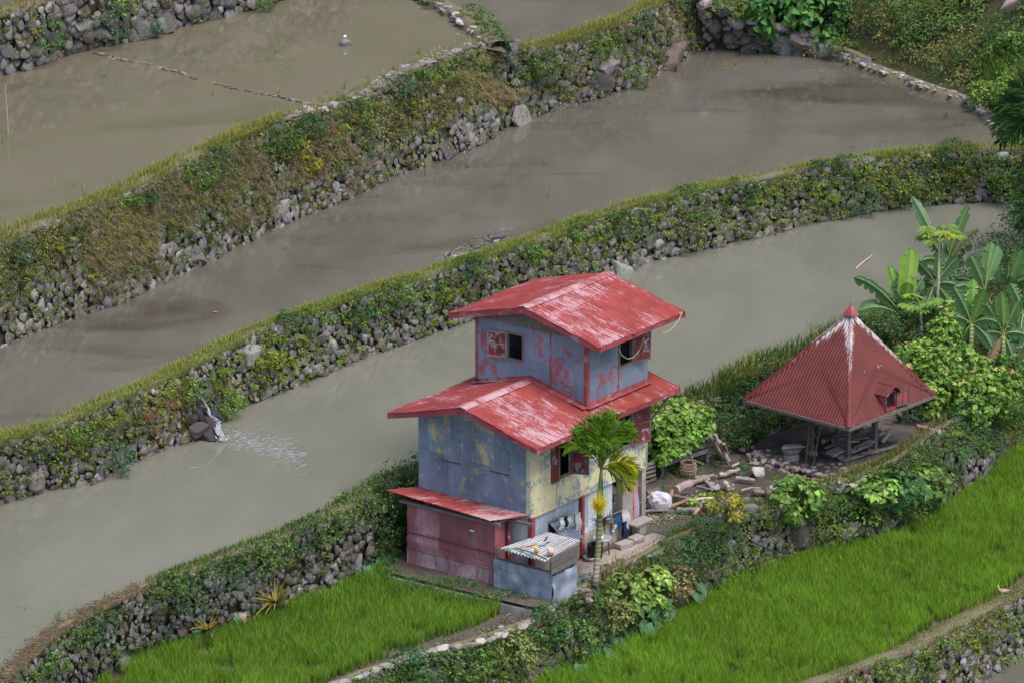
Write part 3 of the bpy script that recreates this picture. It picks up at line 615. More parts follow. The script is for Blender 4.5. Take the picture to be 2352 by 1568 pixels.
def winframe(h, axis, pos):
    mb = MB(); f = .05; c = (.22, .13, .09)
    for a in (h[0]-f/2, h[1]+f/2): mb.box((pos, a, (h[2]+h[3])/2) if axis == 0 else (a, pos, (h[2]+h[3])/2), (.05, f, h[3]-h[2]+2*f) if axis == 0 else (f, .05, h[3]-h[2]+2*f), None, c)
    for z in (h[2]-f/2, h[3]+f/2): mb.box((pos, (h[0]+h[1])/2, z) if axis == 0 else ((h[0]+h[1])/2, pos, z), (.046, h[1]-h[0], f) if axis == 0 else (h[1]-h[0], .046, f), None, c)
    mb.build('window_frame', MAT['wood'], house)
winframe(uwl, 0, UX-.006); winframe(uwr, 1, .0); winframe(win1, 1, .0); winframe(win2, 1, .0)
# blocked-up openings patched with sheets on the blue wall
for (p, q) in (((1015, 994), (1056, 1072)), ((1127, 1021), (1168, 1098))):
    a, b = PX(*p, 0), PX(*q, 0); mb = MB(); mb.box((-.012, (a[1]+b[1])/2, (a[2]+b[2])/2+.05), (.02, abs(a[1]-b[1]), a[2]-b[2]-.14))
    e = mb.build('sheet_patch', MAT['tin'] if False else MAT['blue_yellow'], house); mb = MB(); mb.box((-.02, (a[1]+b[1])/2, b[2]+.11), (.02, abs(a[1]-b[1])+.06, .035)); mb.build('batten', MAT['maroon'], e)
mb = MB()
for y in (1.05, 2.1, 3.1): mb = MB(); mb.box((-.006, y, 3.2), (.012, .035, 2.4)); mb.build('sheet_seam', MAT['blue_yellow'], house)
mb = MB(); mb.box((-.012, .07, 3.15), (.02, .14, 2.42)); mb.box((.06, -.002, 3.15), (.13, .02, 2.42)); mb.box((2.95, -.0, WB-.02), (5.8, .03, .05)); mb.box((1.32, -.0, 3.1), (.03, .02, 2.2)); mb.build('corner_strip', MAT['yellow_blue'], house)
# ground floor: pale corrugated sheets between red posts on a low wall, open at the far end
gx1 = PY(1407, 1206, .05)[0]; gp0, gp1 = PY(1430, 1150, 0)[0], PY(1453, 1150, 0)[0]
mb = MB(); n = int(gx1/.016); xs = np.linspace(.14, gx1, n); zl = .62
g = np.array([[(x, .06+.014*sin(2*pi*x/.085), z) for z in (zl, 1.2, WB)] for x in xs]); mb.grid(g); mb.grid(g[::-1]+A(0, .02, 0)); mb.build('corrugated_cladding', MAT['cladding'], house, None, True)
mb = MB(); mb.box((.09, .02, .95), (.17, .14, 1.96)); mb.build('post', MAT['fascia'], house)
px = PY(1336, 1190, 0)[0]; mb = MB(); mb.box((px, .0, .98), (.13, .13, 1.90)); mb.build('post', MAT['fascia'], house)
mb = MB(); mb.box(((gp0+gp1)/2, .12, .94), (gp1-gp0, .28, 2.05), bev=.02); mb.build('pillar', MAT['conc'], house)
mb = MB(); mb.box(((.2+gp0)/2, .11, .28), (gp0-.24, .16, .78)); mb.build('low_wall', MAT['conc'], house)
mb = MB(); mb.box((HL-.12, .14, .95), (.2, .2, 2.0)); mb.build('pillar', MAT['conc'], house); mb = MB(); mb.box((HL-.12, HWD-.2, .95), (.2, .2, 2.0)); mb.build('pillar', MAT['conc'], house)
mb = MB(); wallpanel(mb, 0, .04, .05, .12, HWD-.08, -.1, 1.95); wallpanel(mb, 0, gx1-.05, .05, .14, HWD-.1, -.05, 1.9); mb.build('inner_partition', MAT['wood'], house)
mb = MB(); mb.bar((HL+.03, -.05, 3.35), (6.5, -.52, 4.28), .06, .06, col=(.16, .13, .11)); mb.build('eave_brace', MAT['wood'], house)
a = PY(1261, 1200, .03); b = PY(1294, 1186, .03)
mb = MB(); q = np.array([a, b, b+A(.30, -.55, -.62), a+A(.12, -.55, -.50)]); nn = A(0, .02, .02)
mb.prism(q, nn); fl = mb.build('awning_flap', MAT['tin'], house)
mb = MB(); mb.bar(a+A(-.04, -.03, .03), b+A(.04, -.03, .03), .05, .05, col=(.2, .17, .14)); mb.build('hinge_rail', MAT['wood'], fl)
mb = MB(); h0 = a+A(.02, -.001, -.5); mb.box((a[0]+.14, .028, a[2]-.27), (.30, .02, .46), col=(.01, .01, .01)); mb.build('opening_shade', MAT['matte'], house)  # black panel painted as the shade inside the opening
# ------------------------------------------------------------------ lean-to shed of red sheets against the blue wall
shed = thing('lean_to_shed', 'faded red sheet metal lean-to against the blue wall with a low red roof', 'shed', HW(-.9, 2.2, -.2), HA)
SO = A(-.9, 2.2, -.2)
def sh(P): return np.asarray(P, float)-SO
XF = -.90; ya, yb_ = .63, 3.90; zb0 = -.28
def puckered(mb, p0, p1, z0, z1, nx=14, nz=6, amp=.02, seed=0, thick=A(.02, 0, 0)):
    p0 = np.asarray(p0); p1 = np.asarray(p1); G = []
    n = nrm(np.cross(p1-p0, (0, 0, 1)))
    for u in np.linspace(0, 1, nx):
        G.append([p0+(p1-p0)*u+A(0, 0, 1)*(z0+(z1-z0)*t)+n*amp*mnoise.noise((u*4+seed, t*3, seed)) for t in np.linspace(0, 1, nz)])
    G = np.array(G); mb.grid(G); mb.grid(G[::-1]+thick)
zt0 = 1.93
for k, (z0, z1, o, m_) in enumerate(((.98, zt0, 0, 'red_tin'), (.42, 1.0, -.02, 'red_tin'), (zb0, .47, -.035, 'red_tin'))):
    mb = MB(); puckered(mb, sh((XF+o, yb_, 0)), sh((XF+o, ya+o, 0)), z0, z1, seed=k, amp=.05)
    puckered(mb, sh((XF+o, ya+o, 0)), sh((-.06, ya+.02+o, 0)), z0, z1+.08, 8, 6, .03, k+5, A(0, .02, 0)); mb.build('sheet_wall', MAT['red_tin_pale' if k == 2 else m_], shed, None, True)
mb = MB(); puckered(mb, sh((-.03, yb_, 0)), sh((XF, yb_, 0)), zb0, zt0, seed=9); mb.build('sheet_wall', MAT['red_tin'], shed)
mb = MB()
for zz in (.44, .95): mb.bar(sh((XF-.055, yb_, zz)), sh((XF-.055, ya, zz)), .012, .02, col=(.09, .05, .045), jit=.006)
mb.build('lap_joint', MAT['wood'], shed)
mb = MB(); q0 = PX(886, 1124, -1.18); q1 = PX(1125, 1194, -1.18)
al = sh((-1.2, q1[1], q1[2]))-sh((-1.2, q0[1], q0[2])); top0 = A(-.02, HWD+.02, 2.08)
P0 = sh((-.02, q0[1]-.55, 2.02)); ns = int(np.linalg.norm(al)/.1*5)
G = []; St = []
for i in range(ns+1):
    u = i/ns; e = sh(q0)*(1-u)+sh(q1)*u; tt = sh((-.01, 4.22*(1-u)+.02*u, 2.03)); L = u*np.linalg.norm(al)
    G.append([tt+(e-tt)*t+A(0, 0, .016*sin(2*pi*L/.1)) for t in np.linspace(0, 1, 6)]); St.append([(L, t, 4) for t in np.linspace(0, 1, 6)])
G = np.array(G); Cc = np.zeros(G.shape); Cc[..., 0] = np.linspace(0, .5, ns+1)[:, None]**1.5
mb.grid(G[::-1], Cc[::-1], np.array(St)[::-1]); mb.grid(G-A(0, 0, .02), Cc, np.array(St)); mb.build('roof', MAT['roof'], shed, None, True)
mb = MB(); mb.bar(sh((XF-.10, yb_+.2, 1.90)), sh((XF-.10, ya-.25, 1.92)), .07, .09, col=(.17, .14, .12)); mb.bar(sh((-.9, ya-.05, 1.90)), sh((.0, ya-.05, 1.94)), .07, .08, col=(.17, .14, .12)); mb.bar(sh((-.35, ya-.1, 1.86)), sh((-.3, -.35, 1.88)), .06, .09, col=(.17, .14, .12)); mb.build('roof_beam', MAT['wood'], shed)
mb = MB(); mb.box(sh((-.34, ya-.06, .8)), (.12, .10, 1.95)); mb.build('post', MAT['maroon'], shed)
mb = MB(); q = PX(1084, 1218, XF-.03); mb.box(sh(q), (.012, .16, .06), None, (.6, .6, .62)); mb.build('name_plate', MAT['matte'], shed)
# ------------------------------------------------------------------ small tin-sided pen with a grey corrugated roof
pen = thing('animal_pen', 'small pen of dented grey tin and old boards with a grey corrugated roof', 'pen', HW(-.6, -.1, -.3), HA)
PO = A(-.6, -.1, -.3)
def pn(P): return np.asarray(P, float)-PO
xf = -1.05; pfl = PX(1134, 1284, xf); pfr = PX(1268, 1318, xf); pfb = PX(1256, 1378, xf); pbl = PX(1134, 1347, xf)
yR = pfr[1]; zb = pfb[2]; zt = (pfl[2]+pfr[2])/2
pr1 = PY(1324, 1262, yR); pr2 = PY(1324, 1330, yR); prn = PY(1252, 1390, yR)
mb = MB(); puckered(mb, pn((xf, pfl[1], 0)), pn((xf, yR+.0, 0)), zb, zt+.02, 16, 8, .06, 3); mb.build('tin_sheet', MAT['tin'], pen, None, True)
mb = MB(); puckered(mb, pn((xf+.0, yR-.03, 0)), pn((pr2[0], yR-.03, 0)), zb-.22, zt-.06, 14, 8, .10, 6, A(0, .02, 0)); mb.build('tin_sheet', MAT['tin'], pen, None, True)
mb = MB()
for k, z in enumerate((zt-.02, zt+.17, zt+.34)): mb.bar(pn((xf-.02, yR+.02, z+.08)), pn((pr2[0]+.1, yR+.02, z+.14)), .035, .16, col=(.13, .115, .105), jit=.012)
mb.bar(pn((xf+.05, yR+.1, zt+.03)), pn((xf+.05, pfl[1]-.1, zt+.03)), .04, .08, col=(.10, .075, .065), jit=.01); mb.build('side_board', MAT['wood'], pen)
rf = [PX(1148, 1259, xf-.05), PX(1250, 1289, xf-.05)]; zro = (rf[0][2]+rf[1][2])/2
rb = [PZ_ for PZ_ in (hloc(U(1260, 1222, zro+.12)), hloc(U(1333, 1241, zro+.12)))]
mb = MB(); G = []; St = []; Lr = np.linalg.norm(rf[1]-rf[0]); ns = int(Lr/.12*6)
for i in range(ns+1):
    u = i/ns; a = rf[0]*(1-u)+rf[1]*u; b = rb[0]*(1-u)+rb[1]*u; G.append([pn(b+(a-b)*t)+A(0, 0, .028*sin(2*pi*u*Lr/.12)) for t in np.linspace(0, 1, 6)]); St.append([(u*Lr, t, 2) for t in np.linspace(0, 1, 6)])
G = np.array(G); Cc = np.zeros(G.shape); Cc[..., 0] = (.55*np.sin(2*pi*np.arange(ns+1)/ns*Lr/.12))[:, None]; mb.grid(G[::-1], Cc[::-1], np.array(St)[::-1]); mb.grid(G-A(0, 0, .018), (0, 0, 0), St); mb.build('roof', MAT['roof_tin'], pen, None, True)
for (x, y) in ((xf+.06, yR+.08), (xf+.06, pfl[1]-.1), (pr2[0]-.05, yR+.09), (pr2[0]-.05, .0)):
    mb = MB(); mb.box(pn((x, y, zro/2-.22)), (.07, .07, zro+.42), col=(.14, .12, .10)); mb.build('post', MAT['wood'], pen)
mb = MB()
for x in np.linspace(xf+.3, pr2[0], 6): mb.box(pn((x, yR+.06, zro-.06)), (.08, .03, .26), col=(.18, .16, .13))
mb.build('slat', MAT['wood'], pen)
mb = MB(); mb.box(pn((xf+.1, (pfl[1]+yR)/2, zb-.03)), (.1, abs(pfl[1]-yR), .07), col=(.15, .13, .11)); mb.build('sill_beam', MAT['wood'], pen)
mb = MB(); mb.box(pn((xf+.7, (pfl[1]+yR)/2, zb+.35)), (1.0, abs(pfl[1]-yR)-.15, .04), col=(.05, .045, .04)); mb.build('pen_floor', MAT['wood'], pen)
def ontop(x, y):  # point on the pen roof under a pixel
    d = ray(x, y); z = zro+.06+.02; P = U(x, y, z); return P
# ------------------------------------------------------------------ crops of the photograph used to read points
def q2b(x, y): return (1091+.2051*x, 1091+.2051*y)
def q3b(x, y): return (1464.3+.2198*x, 890+.2198*y)
def q4b(x, y): return (1665.2+.2198*x, 861.3+.2198*y)
def q5b(x, y): return (1894.9+.3662*x, 402+.3662*y)
def q6(x, y): return (976.2+.1221*x, 505.3+.1221*y)
def q7(x, y): return (344.5+.1831*x, 832.6+.1831*y)
def q8b(x, y): return (803.9+.293*x, 1263.3+.293*y)
def q7a(x, y): return (1263.3+.4629*x, 1148.4+.4629*y)
def q3(x, y): return (1435.5+.4028*x, 631.6+.4028*y)
# ------------------------------------------------------------------ granary with a pyramid roof
ZEV = 1.85; gf, gl, gr = U(1950, 983, ZEV), U(1707, 917, ZEV), U(2147, 906, ZEV); gc = (gl+gr)/2; gb = gl+gr-gf
GC = A(gc[0], gc[1], .12); gran = thing('granary', 'wooden granary on posts under a tall dark red pyramid roof of metal sheets', 'granary', GC)
apex = A(gc[0], gc[1], 0)+RT*.31; apex[2] = ZEV+2.78
mbr = MB(); mbh = MB(); mbf = MB()
for k, (a, b) in enumerate(((gl, gf), (gf, gr), (gr, gb), (gb, gl))):
    L = np.linalg.norm(b-a); al = (b-a)/L; sa = (apex-a)@al; foot = a+al*sa; dn = foot-apex; D = np.linalg.norm(dn)
    def top(s): return D*np.clip(np.minimum(s/sa, (L-s)/(L-sa)), .004, 1)
    def wear(s, d):
        hip = np.minimum(s-(d/D*-sa+sa), (L-sa)*(d/D)-(s-sa)); up_ = np.clip(1.15-d/D*1.35, 0, 1)
        lap = .75*np.exp(-((d-D*.56)/.035)**2)*(np.sin(s*3.1+k)>.1)
        return np.clip(np.exp(-np.maximum(hip, 0)/.20)*up_*1.25, 0, .95)+lap*.7
    corr(mbr, apex-al*sa, al, L, dn, D, .115, .024, 24, wear, 20+k, True, top)
    mbf.bar(a+A(0, 0, -.06), b+A(0, 0, -.06), .05, .09, col=(.14, .12, .11))
    # hip strip down the corner b
    h = b-apex; n = 16; o1 = np.cross(h, al); G = []
    al2 = {0: gr-gf, 1: gb-gr, 2: gl-gb, 3: gf-gl}[k]; al2 = nrm(al2)
    for t in np.linspace(.03, 1.005, n): 
        p = apex+h*t; G.append([p-al*.13*min(1, .4+t)+A(0, 0, .035-.02), p+A(0, 0, .055), p+al2*.13*min(1, .4+t)+A(0, 0, .035-.02)])
    G = np.array(G)+np.array([mnoise.noise((i*.7, k, 0)) for i in range(n)])[:, None, None]*.012
    Cc = np.zeros(G.shape); Cc[..., 0] = np.clip(.9-1.1*np.linspace(0, 1, n), 0, .62)[:, None]; St = np.zeros(G.shape); St[..., 0] = A(0, .1, .2); St[..., 1] = np.linspace(0, 3.5, n)[:, None]; St[..., 2] = k
    mbh.grid(G, Cc, St)
gro = mbr.build('roof', MAT['roof_dark'], gran, GC, True)
mbh.build('hip_cap', MAT['roof_dark'], gro, GC, True); mbf.build('eave_board', MAT['wood'], gro, GC)
mb = MB(); mb.add(np.concatenate([apex+A(0, 0, .25)[None], [apex+rotz(radians(48))@A(x, y, -.08) for x, y in ((.19, .19), (-.19, .19), (-.19, -.19), (.19, -.19))]]), [(0, 2, 1), (0, 3, 2), (0, 4, 3), (0, 1, 4), (1, 2, 3, 4)]); mb.tube([apex+A(0, 0, .2), apex+A(0, 0, .36)], [.035, .01], 6); mb.build('finial', MAT['fascia'], gro, GC)
gx = nrm(gr-gf); gy = nrm(gl-gf)
def GP(x, y, z): return gc*A(1, 1, 0)+gx*x+gy*y+A(0, 0, z)
# loft floor, beams, posts with stone footings
mb = MB(); GR = np.stack([gx, gy, A(0, 0, 1)], 1)
mb.box(GP(0, 0, 1.66), (2.9, 2.9, .06), GR, (.07, .06, .055)); mb.build('loft_floor', MAT['wood'], gran, GC)
mb = MB()
for q in (-.62, .62): mb.bar(GP(-1.75, q, 1.46), GP(1.75, q, 1.46), .14, .17, col=(.12, .105, .095))
for q in (-1.0, 1.0): mb.bar(GP(q, -1.8, 1.60), GP(q, 1.8, 1.60), .12, .13, col=(.12, .105, .095))
mb.build('floor_beam', MAT['wood'], gran, GC)
pp = [U(*q4b(1280, 865), .15), U(*q4b(1560, 780), .15), U(*q4b(895, 810), .15)]; pp.append(pp[1]+pp[2]-pp[0])
for i, p in enumerate(pp):
    mb = MB(); mb.bar(p, p+A(0, 0, 1.28), .15, .15, up=gx, col=(.105, .092, .085), jit=.008); mb.build('post', MAT['wood'], gran, GC)
    V, Fc = rockvar(3, 90+i); npmesh('footing_stone', V*A(.24, .24, .13)+p+A(0, 0, -.02), Fc, np.tile((.2, .18, .17), (len(V), 1)), MAT['paver'], gran, GC)
# dormer with an open hatch on the right slope
nr = nrm(np.cross(gr-gf, apex-gf)); nr = nr if nr[1] < 0 else -nr
def onroof(x, y):
    d = ray(x, y); t = ((gf-CAM)@nr)/(d@nr); return CAM+d*t
d0 = onroof(*q4b(1680, 365)); d1 = onroof(*q4b(1790, 330)); outw = -gy
wd = .50; base = d0+outw*.0; z = A(0, 0, 1); bl = base; br = base+gx*wd; ht = .50; dep = 1.1
mb = MB()
mb.prism([bl, bl+z*ht, bl-outw*dep+z*ht, bl-outw*dep], gx*.03); mb.prism([br, br+z*ht, br-outw*dep+z*ht, br-outw*dep], gx*-.03)
mb.prism([bl+z*ht, br+z*ht, (bl+br)/2+z*(ht+.20)], -outw*.02); mb.bar(bl-z*.02, br-z*.02, .04, .07, col=(.3, .1, .1))
dm = mb.build('dormer', MAT['fascia'], gran, GC)
mb = MB(); r0 = (bl+br)/2+z*(ht+.24)+outw*.14
for sg in (-1, 1): corr(mb, r0, -outw, dep*.85, gx*sg*(wd/2+.14)-z*.22, np.hypot(wd/2+.14, .22), .09, .012, 4, lambda s, d: .22+0*s, 30+sg)
mb.build('dormer_roof', MAT['roof_dark'], dm, GC, True)
mb = MB(); mb.box((bl+br)/2+z*ht/2-outw*.08, (wd-.08, .02, ht), GR, (.008, .008, .008)); mb.build('opening_shade', MAT['matte'], dm, GC)  # near-black sheet stands in for the shade within the dormer
mb = MB(); hd = nrm(gx*1.0+outw*.18); hw = .56; p = br+outw*.02
HR = np.stack([hd, nrm(np.cross(z, hd)), z], 1); mb.box(p+hd*hw/2+z*ht/2, (hw, .02, ht), HR); hp = mb.build('hatch_door', MAT['fascia'], dm, GC)
mb = MB()
for q in (.025, ht-.025): mb.box(p+hd*hw/2+z*q, (hw, .05, .05), HR, (.11, .09, .085))
for q in (.025, hw/2, hw-.025): mb.box(p+hd*q+z*ht/2, (.045, .052, ht), HR, (.11, .09, .085))
mb.build('hatch_frame', MAT['wood'], hp, GC)
# ------------------------------------------------------------------ stone paved platform beneath it
edge_px = [q4b(*q) for q in ((300, 815), (370, 870), (440, 905), (560, 945), (700, 985), (800, 1010), (900, 1040), (1000, 1070), (1090, 1095), (1180, 1140), (1240, 1170))]
PE = np.array([U(*q, .05) for q in edge_px]); s0 = MB()
vs = []; P = []; 
plat = list(PE)+[U(*q4b(1420, 1150), .1), U(*q4b(1560, 960), .1), U(*q4b(1990, 730), .1), U(*q4b(2150, 560), .1), U(*q4b(1500, 480), .1), U(*q4b(800, 690), .1), U(*q4b(420, 760), .1)]
c = np.mean(plat, 0); mb = MB(); pf = thing('paved_platform', 'low stone edged platform of earth and pale flat stones under the granary', 'platform', (c[0], c[1], .0))
bm = bmesh.new(); bvs = [bm.verts.new((q[0]-c[0], q[1]-c[1], .12)) for q in plat]; bf = bm.faces.new(bvs); bm.normal_update()
if bf.normal.z < 0: bf.normal_flip()
bmesh.ops.triangulate(bm, faces=bm.faces[:]); me = bpy.data.meshes.new('packed_earth'); bm.to_mesh(me); bm.free(); me.materials.append(MAT['yard']); o = bpy.data.objects.new('packed_earth', me); COL.objects.link(o); o.parent = pf
def edgewalk(PE, step):
    l = np.concatenate([[0], np.cumsum(np.linalg.norm(np.diff(PE, axis=0), axis=1))]); k = np.arange(0, l[-1], step); return np.stack([np.interp(k, l, PE[:, i]) for i in range(3)], 1)
Pk = edgewalk(PE, .20); n = len(Pk); 
def flatstones(P, r, h, k=1.0):
    n = len(P); a = RNG.uniform(0, pi, n); X = np.stack([np.cos(a), np.sin(a), 0*a], 1); Y = np.stack([-np.sin(a), np.cos(a), 0*a], 1); Z = np.tile([0, 0, 1.], (n, 1))
    rr = r*RNG.uniform(.75, 1.3, n); return stones(P, X, Y, Z, np.stack([rr, rr*RNG.uniform(.7, .95, n), h*RNG.uniform(.8, 1.2, n)], 1), stonecol(n, k)*A(1.0, .92, .86))
pv = [Pk+A(0, 0, .02)+RNG.normal(0, .02, (n, 3)), Pk+A(-.1, -.1, -.10)+RNG.normal(0, .03, (n, 3))]
big = []
for i in range(900):
    x = RNG.uniform(1690, 1990); y = RNG.uniform(1020, 1125); q = U(x, y, .1)
    dd = np.linalg.norm(PE[:, :2]-q[:2], axis=1).min()
    far = ((x-1905)/80)**2+((y-1092)/30)**2 < 1
    e = np.interp(x, [p[0] for p in edge_px], [p[1] for p in edge_px])
    if y < e-2 and (dd < .5 or far) and all(np.linalg.norm(q[:2]-b[:2]) > .23 for b in big): big.append(q)
V, Fc, C = flatstones(np.concatenate(pv), .14, .12, 1.45); npmesh('edge_stones', V, Fc, C, MAT['paver'], pf, (c[0], c[1], 0), True)
V, Fc, C = flatstones(np.array(big), .17, .06, 1.5); npmesh('paving', V, Fc, C, MAT['paver'], pf, (c[0], c[1], 0), True)
# creek along the platform and the trodden path by the house
def patch(name, px, z, mat, res=0): return sheet(name, [U(*q, z) for q in px], z, mat)
patch('creek_water', [q4b(180, 800), q4b(310, 850), q4b(460, 930), q4b(700, 1000), q4b(1000, 1090), q4b(1100, 1120), q4b(1060, 1180), q4b(930, 1240), q4b(760, 1260), q4b(690, 1190), q4b(520, 1110), q4b(400, 1040), q4b(300, 930), q4b(170, 850)], -.018, MAT['creek'])
patch('path', [q2b(1140, 960), q2b(1500, 840), q2b(1770, 720), q2b(2000, 640), q2b(2180, 690), q2b(2110, 800), q2b(1900, 880), q2b(1700, 960), q2b(1420, 1080), q2b(1130, 1200), q2b(900, 1260)], -.012, MAT['path'])
# concrete kerb between the left rice field and the shed
k0, k1 = U(884, 1316, -.1), U(1243, 1402, -.1); mb = MB(); n = 14
for i in range(n): a = k0+(k1-k0)*i/n; b = k0+(k1-k0)*(i+1)/n; mb.bar(a+A(0, 0, -.19), b+A(0, 0, -.19), .16, .30, col=(.35, .3, .25), jit=.006)
single(mb, 'field_kerb', MAT['conc'], 'long low concrete kerb between the left rice field and the red shed', 'kerb', k0, kind='thing')
# ------------------------------------------------------------------ things in the yard
def log(px, r, label, z=(.05, .05), col=(.30, .25, .21), cat='log', bend=.03, group='firewood lying in the yard', name='firewood_log', taper=.85, n=9, e=None):
    P = [U(q[0], q[1], z[0]+(z[1]-z[0])*i/(len(px)-1)) for i, q in enumerate(px)]; P = np.array(P)+A(0, 0, r)
    k = np.linspace(0, 1, len(P)); kk = np.linspace(0, 1, 7); Q = np.stack([np.interp(kk, k, P[:, i]) for i in range(3)], 1); Q[1:-1] += RNG.normal(0, bend*r*2+.004, (5, 3))
    mb = MB(); rr = r*np.linspace(1, taper, 7)*RNG.uniform(.92, 1.08, 7); cc = vary(col, 7, .1); mb.tube(Q, rr, n, cc, cap=False)
    for i, sg in ((0, -1), (-1, 1)):
        t = nrm(Q[i]-Q[1 if i == 0 else -2]); a = nrm(np.cross(t, (0, .2, 1))); b = np.cross(t, a); th = np.arange(9)*2*pi/9
        mb.add(Q[i]+t*.004+rr[i]*.97*(np.cos(th)[:, None]*a+np.sin(th)[:, None]*b), [tuple(range(9))], e or (.36, .29, .22))
    base = Q.mean(0); base[2] = Q[:, 2].min()-r; return single(mb, name, MAT['wood'], label, cat, base, group)
GW = (.30, .27, .24); RW = (.31, .185, .11); DW = (.13, .115, .10); PW = (.46, .36, .27)
log([q3b(1370, 1075), q3b(1580, 1030)], .10, 'thick pale bent log lying alone by the wet ground', col=(.42, .36, .31), bend=.15)
log([q3b(395, 1120), q3b(560, 1035)], .15, 'thickest log of the woodpile, bark peeling, beside the white sack', (.1, .25), col=(.33, .26, .23))
log([q3b(310, 1275), q3b(550, 1180)], .06, 'split orange brown log leaning at the front of the woodpile', (.05, .2), col=(.36, .21, .11))
log([q3b(310, 1250), q3b(365, 1080)], .07, 'short reddish log standing upright behind the white sack', (.05, .5), col=RW)
log([q3b(0, 1305), q3b(200, 1295), q3b(390, 1300)], .045, 'long thin grey pole along the front edge of the woodpile', col=(.22, .19, .17))
log([q3b(410, 1295), q3b(640, 1300)], .08, 'grey log at the front right of the woodpile', col=(.25, .22, .20))
log([q3b(590, 1350), q3b(690, 1210)], .065, 'smooth tan branch pointing at the viewer by the yellow shrub', (.0, .2), col=(.34, .26, .2))
log([q3b(600, 1180), q3b(800, 1165)], .05, 'bright freshly split board across the woodpile', (.22, .25), col=(.62, .50, .38))
log([q3b(375, 1150), q3b(550, 1175)], .06, 'grey brown log lying across the middle of the woodpile', (.2, .22), col=(.22, .185, .165))
log([q3b(90, 1160), q3b(230, 1110)], .13, 'dark thick log at the back left of the woodpile', (.02, .05), col=DW)
log([q3b(0, 1175), q3b(120, 1130)], .10, 'dark log nearest the concrete pillar of the house', col=DW)
log([q3b(430, 1215), q3b(560, 1260)], .06, 'dark log wedged under the orange split log', (.02, .05), col=(.15, .12, .1))
log([q3b(850, 935), q3b(1060, 880)], .07, 'pale fallen branch in front of the green weeds', col=(.38, .31, .26), bend=.2)
log([q3b(600, 955), q3b(800, 930)], .06, 'brown fallen branch end to end with a paler one', col=(.25, .2, .17))
log([q3b(980, 840), q3b(1060, 800)], .05, 'short stick lying in the weeds beside the stream', col=(.33, .27, .22))
log([q3b(1030, 965), q3b(1220, 985)], .07, 'flat split plank of grey wood on the earth', col=(.33, .28, .25))
log([q3b(1080, 1085), q3b(1180, 1055), q3b(1290, 1060)], .035, 'curved thin branch in the middle of the brushwood', (.08, .08), col=(.33, .27, .22))
log([q3b(910, 1015), q3b(960, 1080)], .085, 'pale forked stump piece, left of two beside the shrub tip', (.1, .05), col=(.40, .34, .3))
log([q3b(985, 1080), q3b(1000, 1020)], .06, 'upright grey stump piece, right of two beside the shrub tip', (.03, .2), col=GW)
log([q3b(820, 1025), q3b(825, 925)], .03, 'thin pale stick poking up from the woodpile', (.1, .55), col=(.42, .36, .3))
log([q3b(620, 1050), q3b(780, 1085)], .055, 'dark brown branch behind the green leaves of the woodpile', (.2, .2), col=(.19, .155, .135))
log([q3b(560, 1020), q3b(730, 965)], .09, 'grey broad log along the back of the woodpile', (.02, .02), col=(.24, .21, .19))
log([q3b(930, 990), q3b(1010, 1040)], .03, 'thin twig across the brushwood heap', (.1, .1), col=(.3, .24, .2))
log([q3b(400, 1150), q3b(470, 1215)], .07, 'short dark chunk of firewood between two logs', (.05, .05), col=(.17, .14, .125))
log([q3b(700, 1265), q3b(760, 1230)], .06, 'small tan offcut near the red hen', col=(.34, .27, .2))
for i, (a, b, l) in enumerate((((745, 520), (880, 740), 'leftmost and thickest of the poles leaning by the hutch'), ((810, 510), (950, 790), 'long grey second pole leaning by the hutch'), ((860, 580), (940, 730), 'third leaning pole by the hutch, short and brown'), ((905, 600), (950, 720), 'rightmost thin pole leaning against the mossy wall'))):
    log([q3b(*b), q3b(*a)], .085-.012*i, l, (.0, .95), col=(.30, .255, .23), group='poles leaning beside the hutch', name='leaning_pole', cat='pole')
log([q3b(615, 1010), q3b(575, 760), q3b(500, 540)], .022, 'thin bamboo pole leaning on the vine covered hutch', (.0, 1.7), col=(.33, .28, .2), name='bamboo_pole', cat='pole', group=None)
def boulder(px, z, r, label, k=1.2, seed=0, group='loose boulders in the yard', mat='paver', flat=.7, name='boulder'):
    P = U(*px, z); V, Fc = rockvar(3, 200+seed); V = V*A(r, r*.85, r*flat); V = V@rotz(seed*1.3).T; mb = MB(); mb.add(V+P+A(0, 0, r*flat*.55), Fc.tolist(), stonecol(1, k)[0]); return single(mb, name, MAT[mat], label, 'boulder', P, group, smooth=True)
boulder(q3b(1275, 905), 0, .30, 'large pale boulder at the edge of the muddy stream', 1.9, 1)
boulder(q3b(1215, 800), 0, .17, 'small flat stone upstream of the large pale boulder', 1.5, 2, flat=.4)
boulder(q3b(1045, 865), 0, .12, 'grey stone at the tip of the pale fallen branch', 1.5, 3)
boulder(q3b(1375, 1130), 0, .15, 'round stone beneath the thick bent log', 1.5, 4)
boulder(q3b(1265, 1115), 0, .22, 'pale lump of wood coloured stone left of the bent log', 1.5, 5)
boulder(q3b(780, 1040), .05, .32, 'big flat grey boulder behind the woodpile', 1.3, 6, flat=.45)
boulder(q3b(700, 975), .0, .24, 'flat stone between two fallen branches', 1.2, 7, flat=.4)
boulder(q3b(1130, 1190), 0, .16, 'stone in the weeds beside the yellow shrub', 1.5, 8)
boulder(q3b(1165, 765), 0, .11, 'small upright stone beside the stream bend', 1.5, 9, flat=1.1)
boulder(q3b(105, 1190), 0, .14, 'dark stone tucked behind the white sack', .7, 10)
boulder(q3b(1425, 1145), 0, .09, 'smallest stone right of the bent log', 1.6, 11)
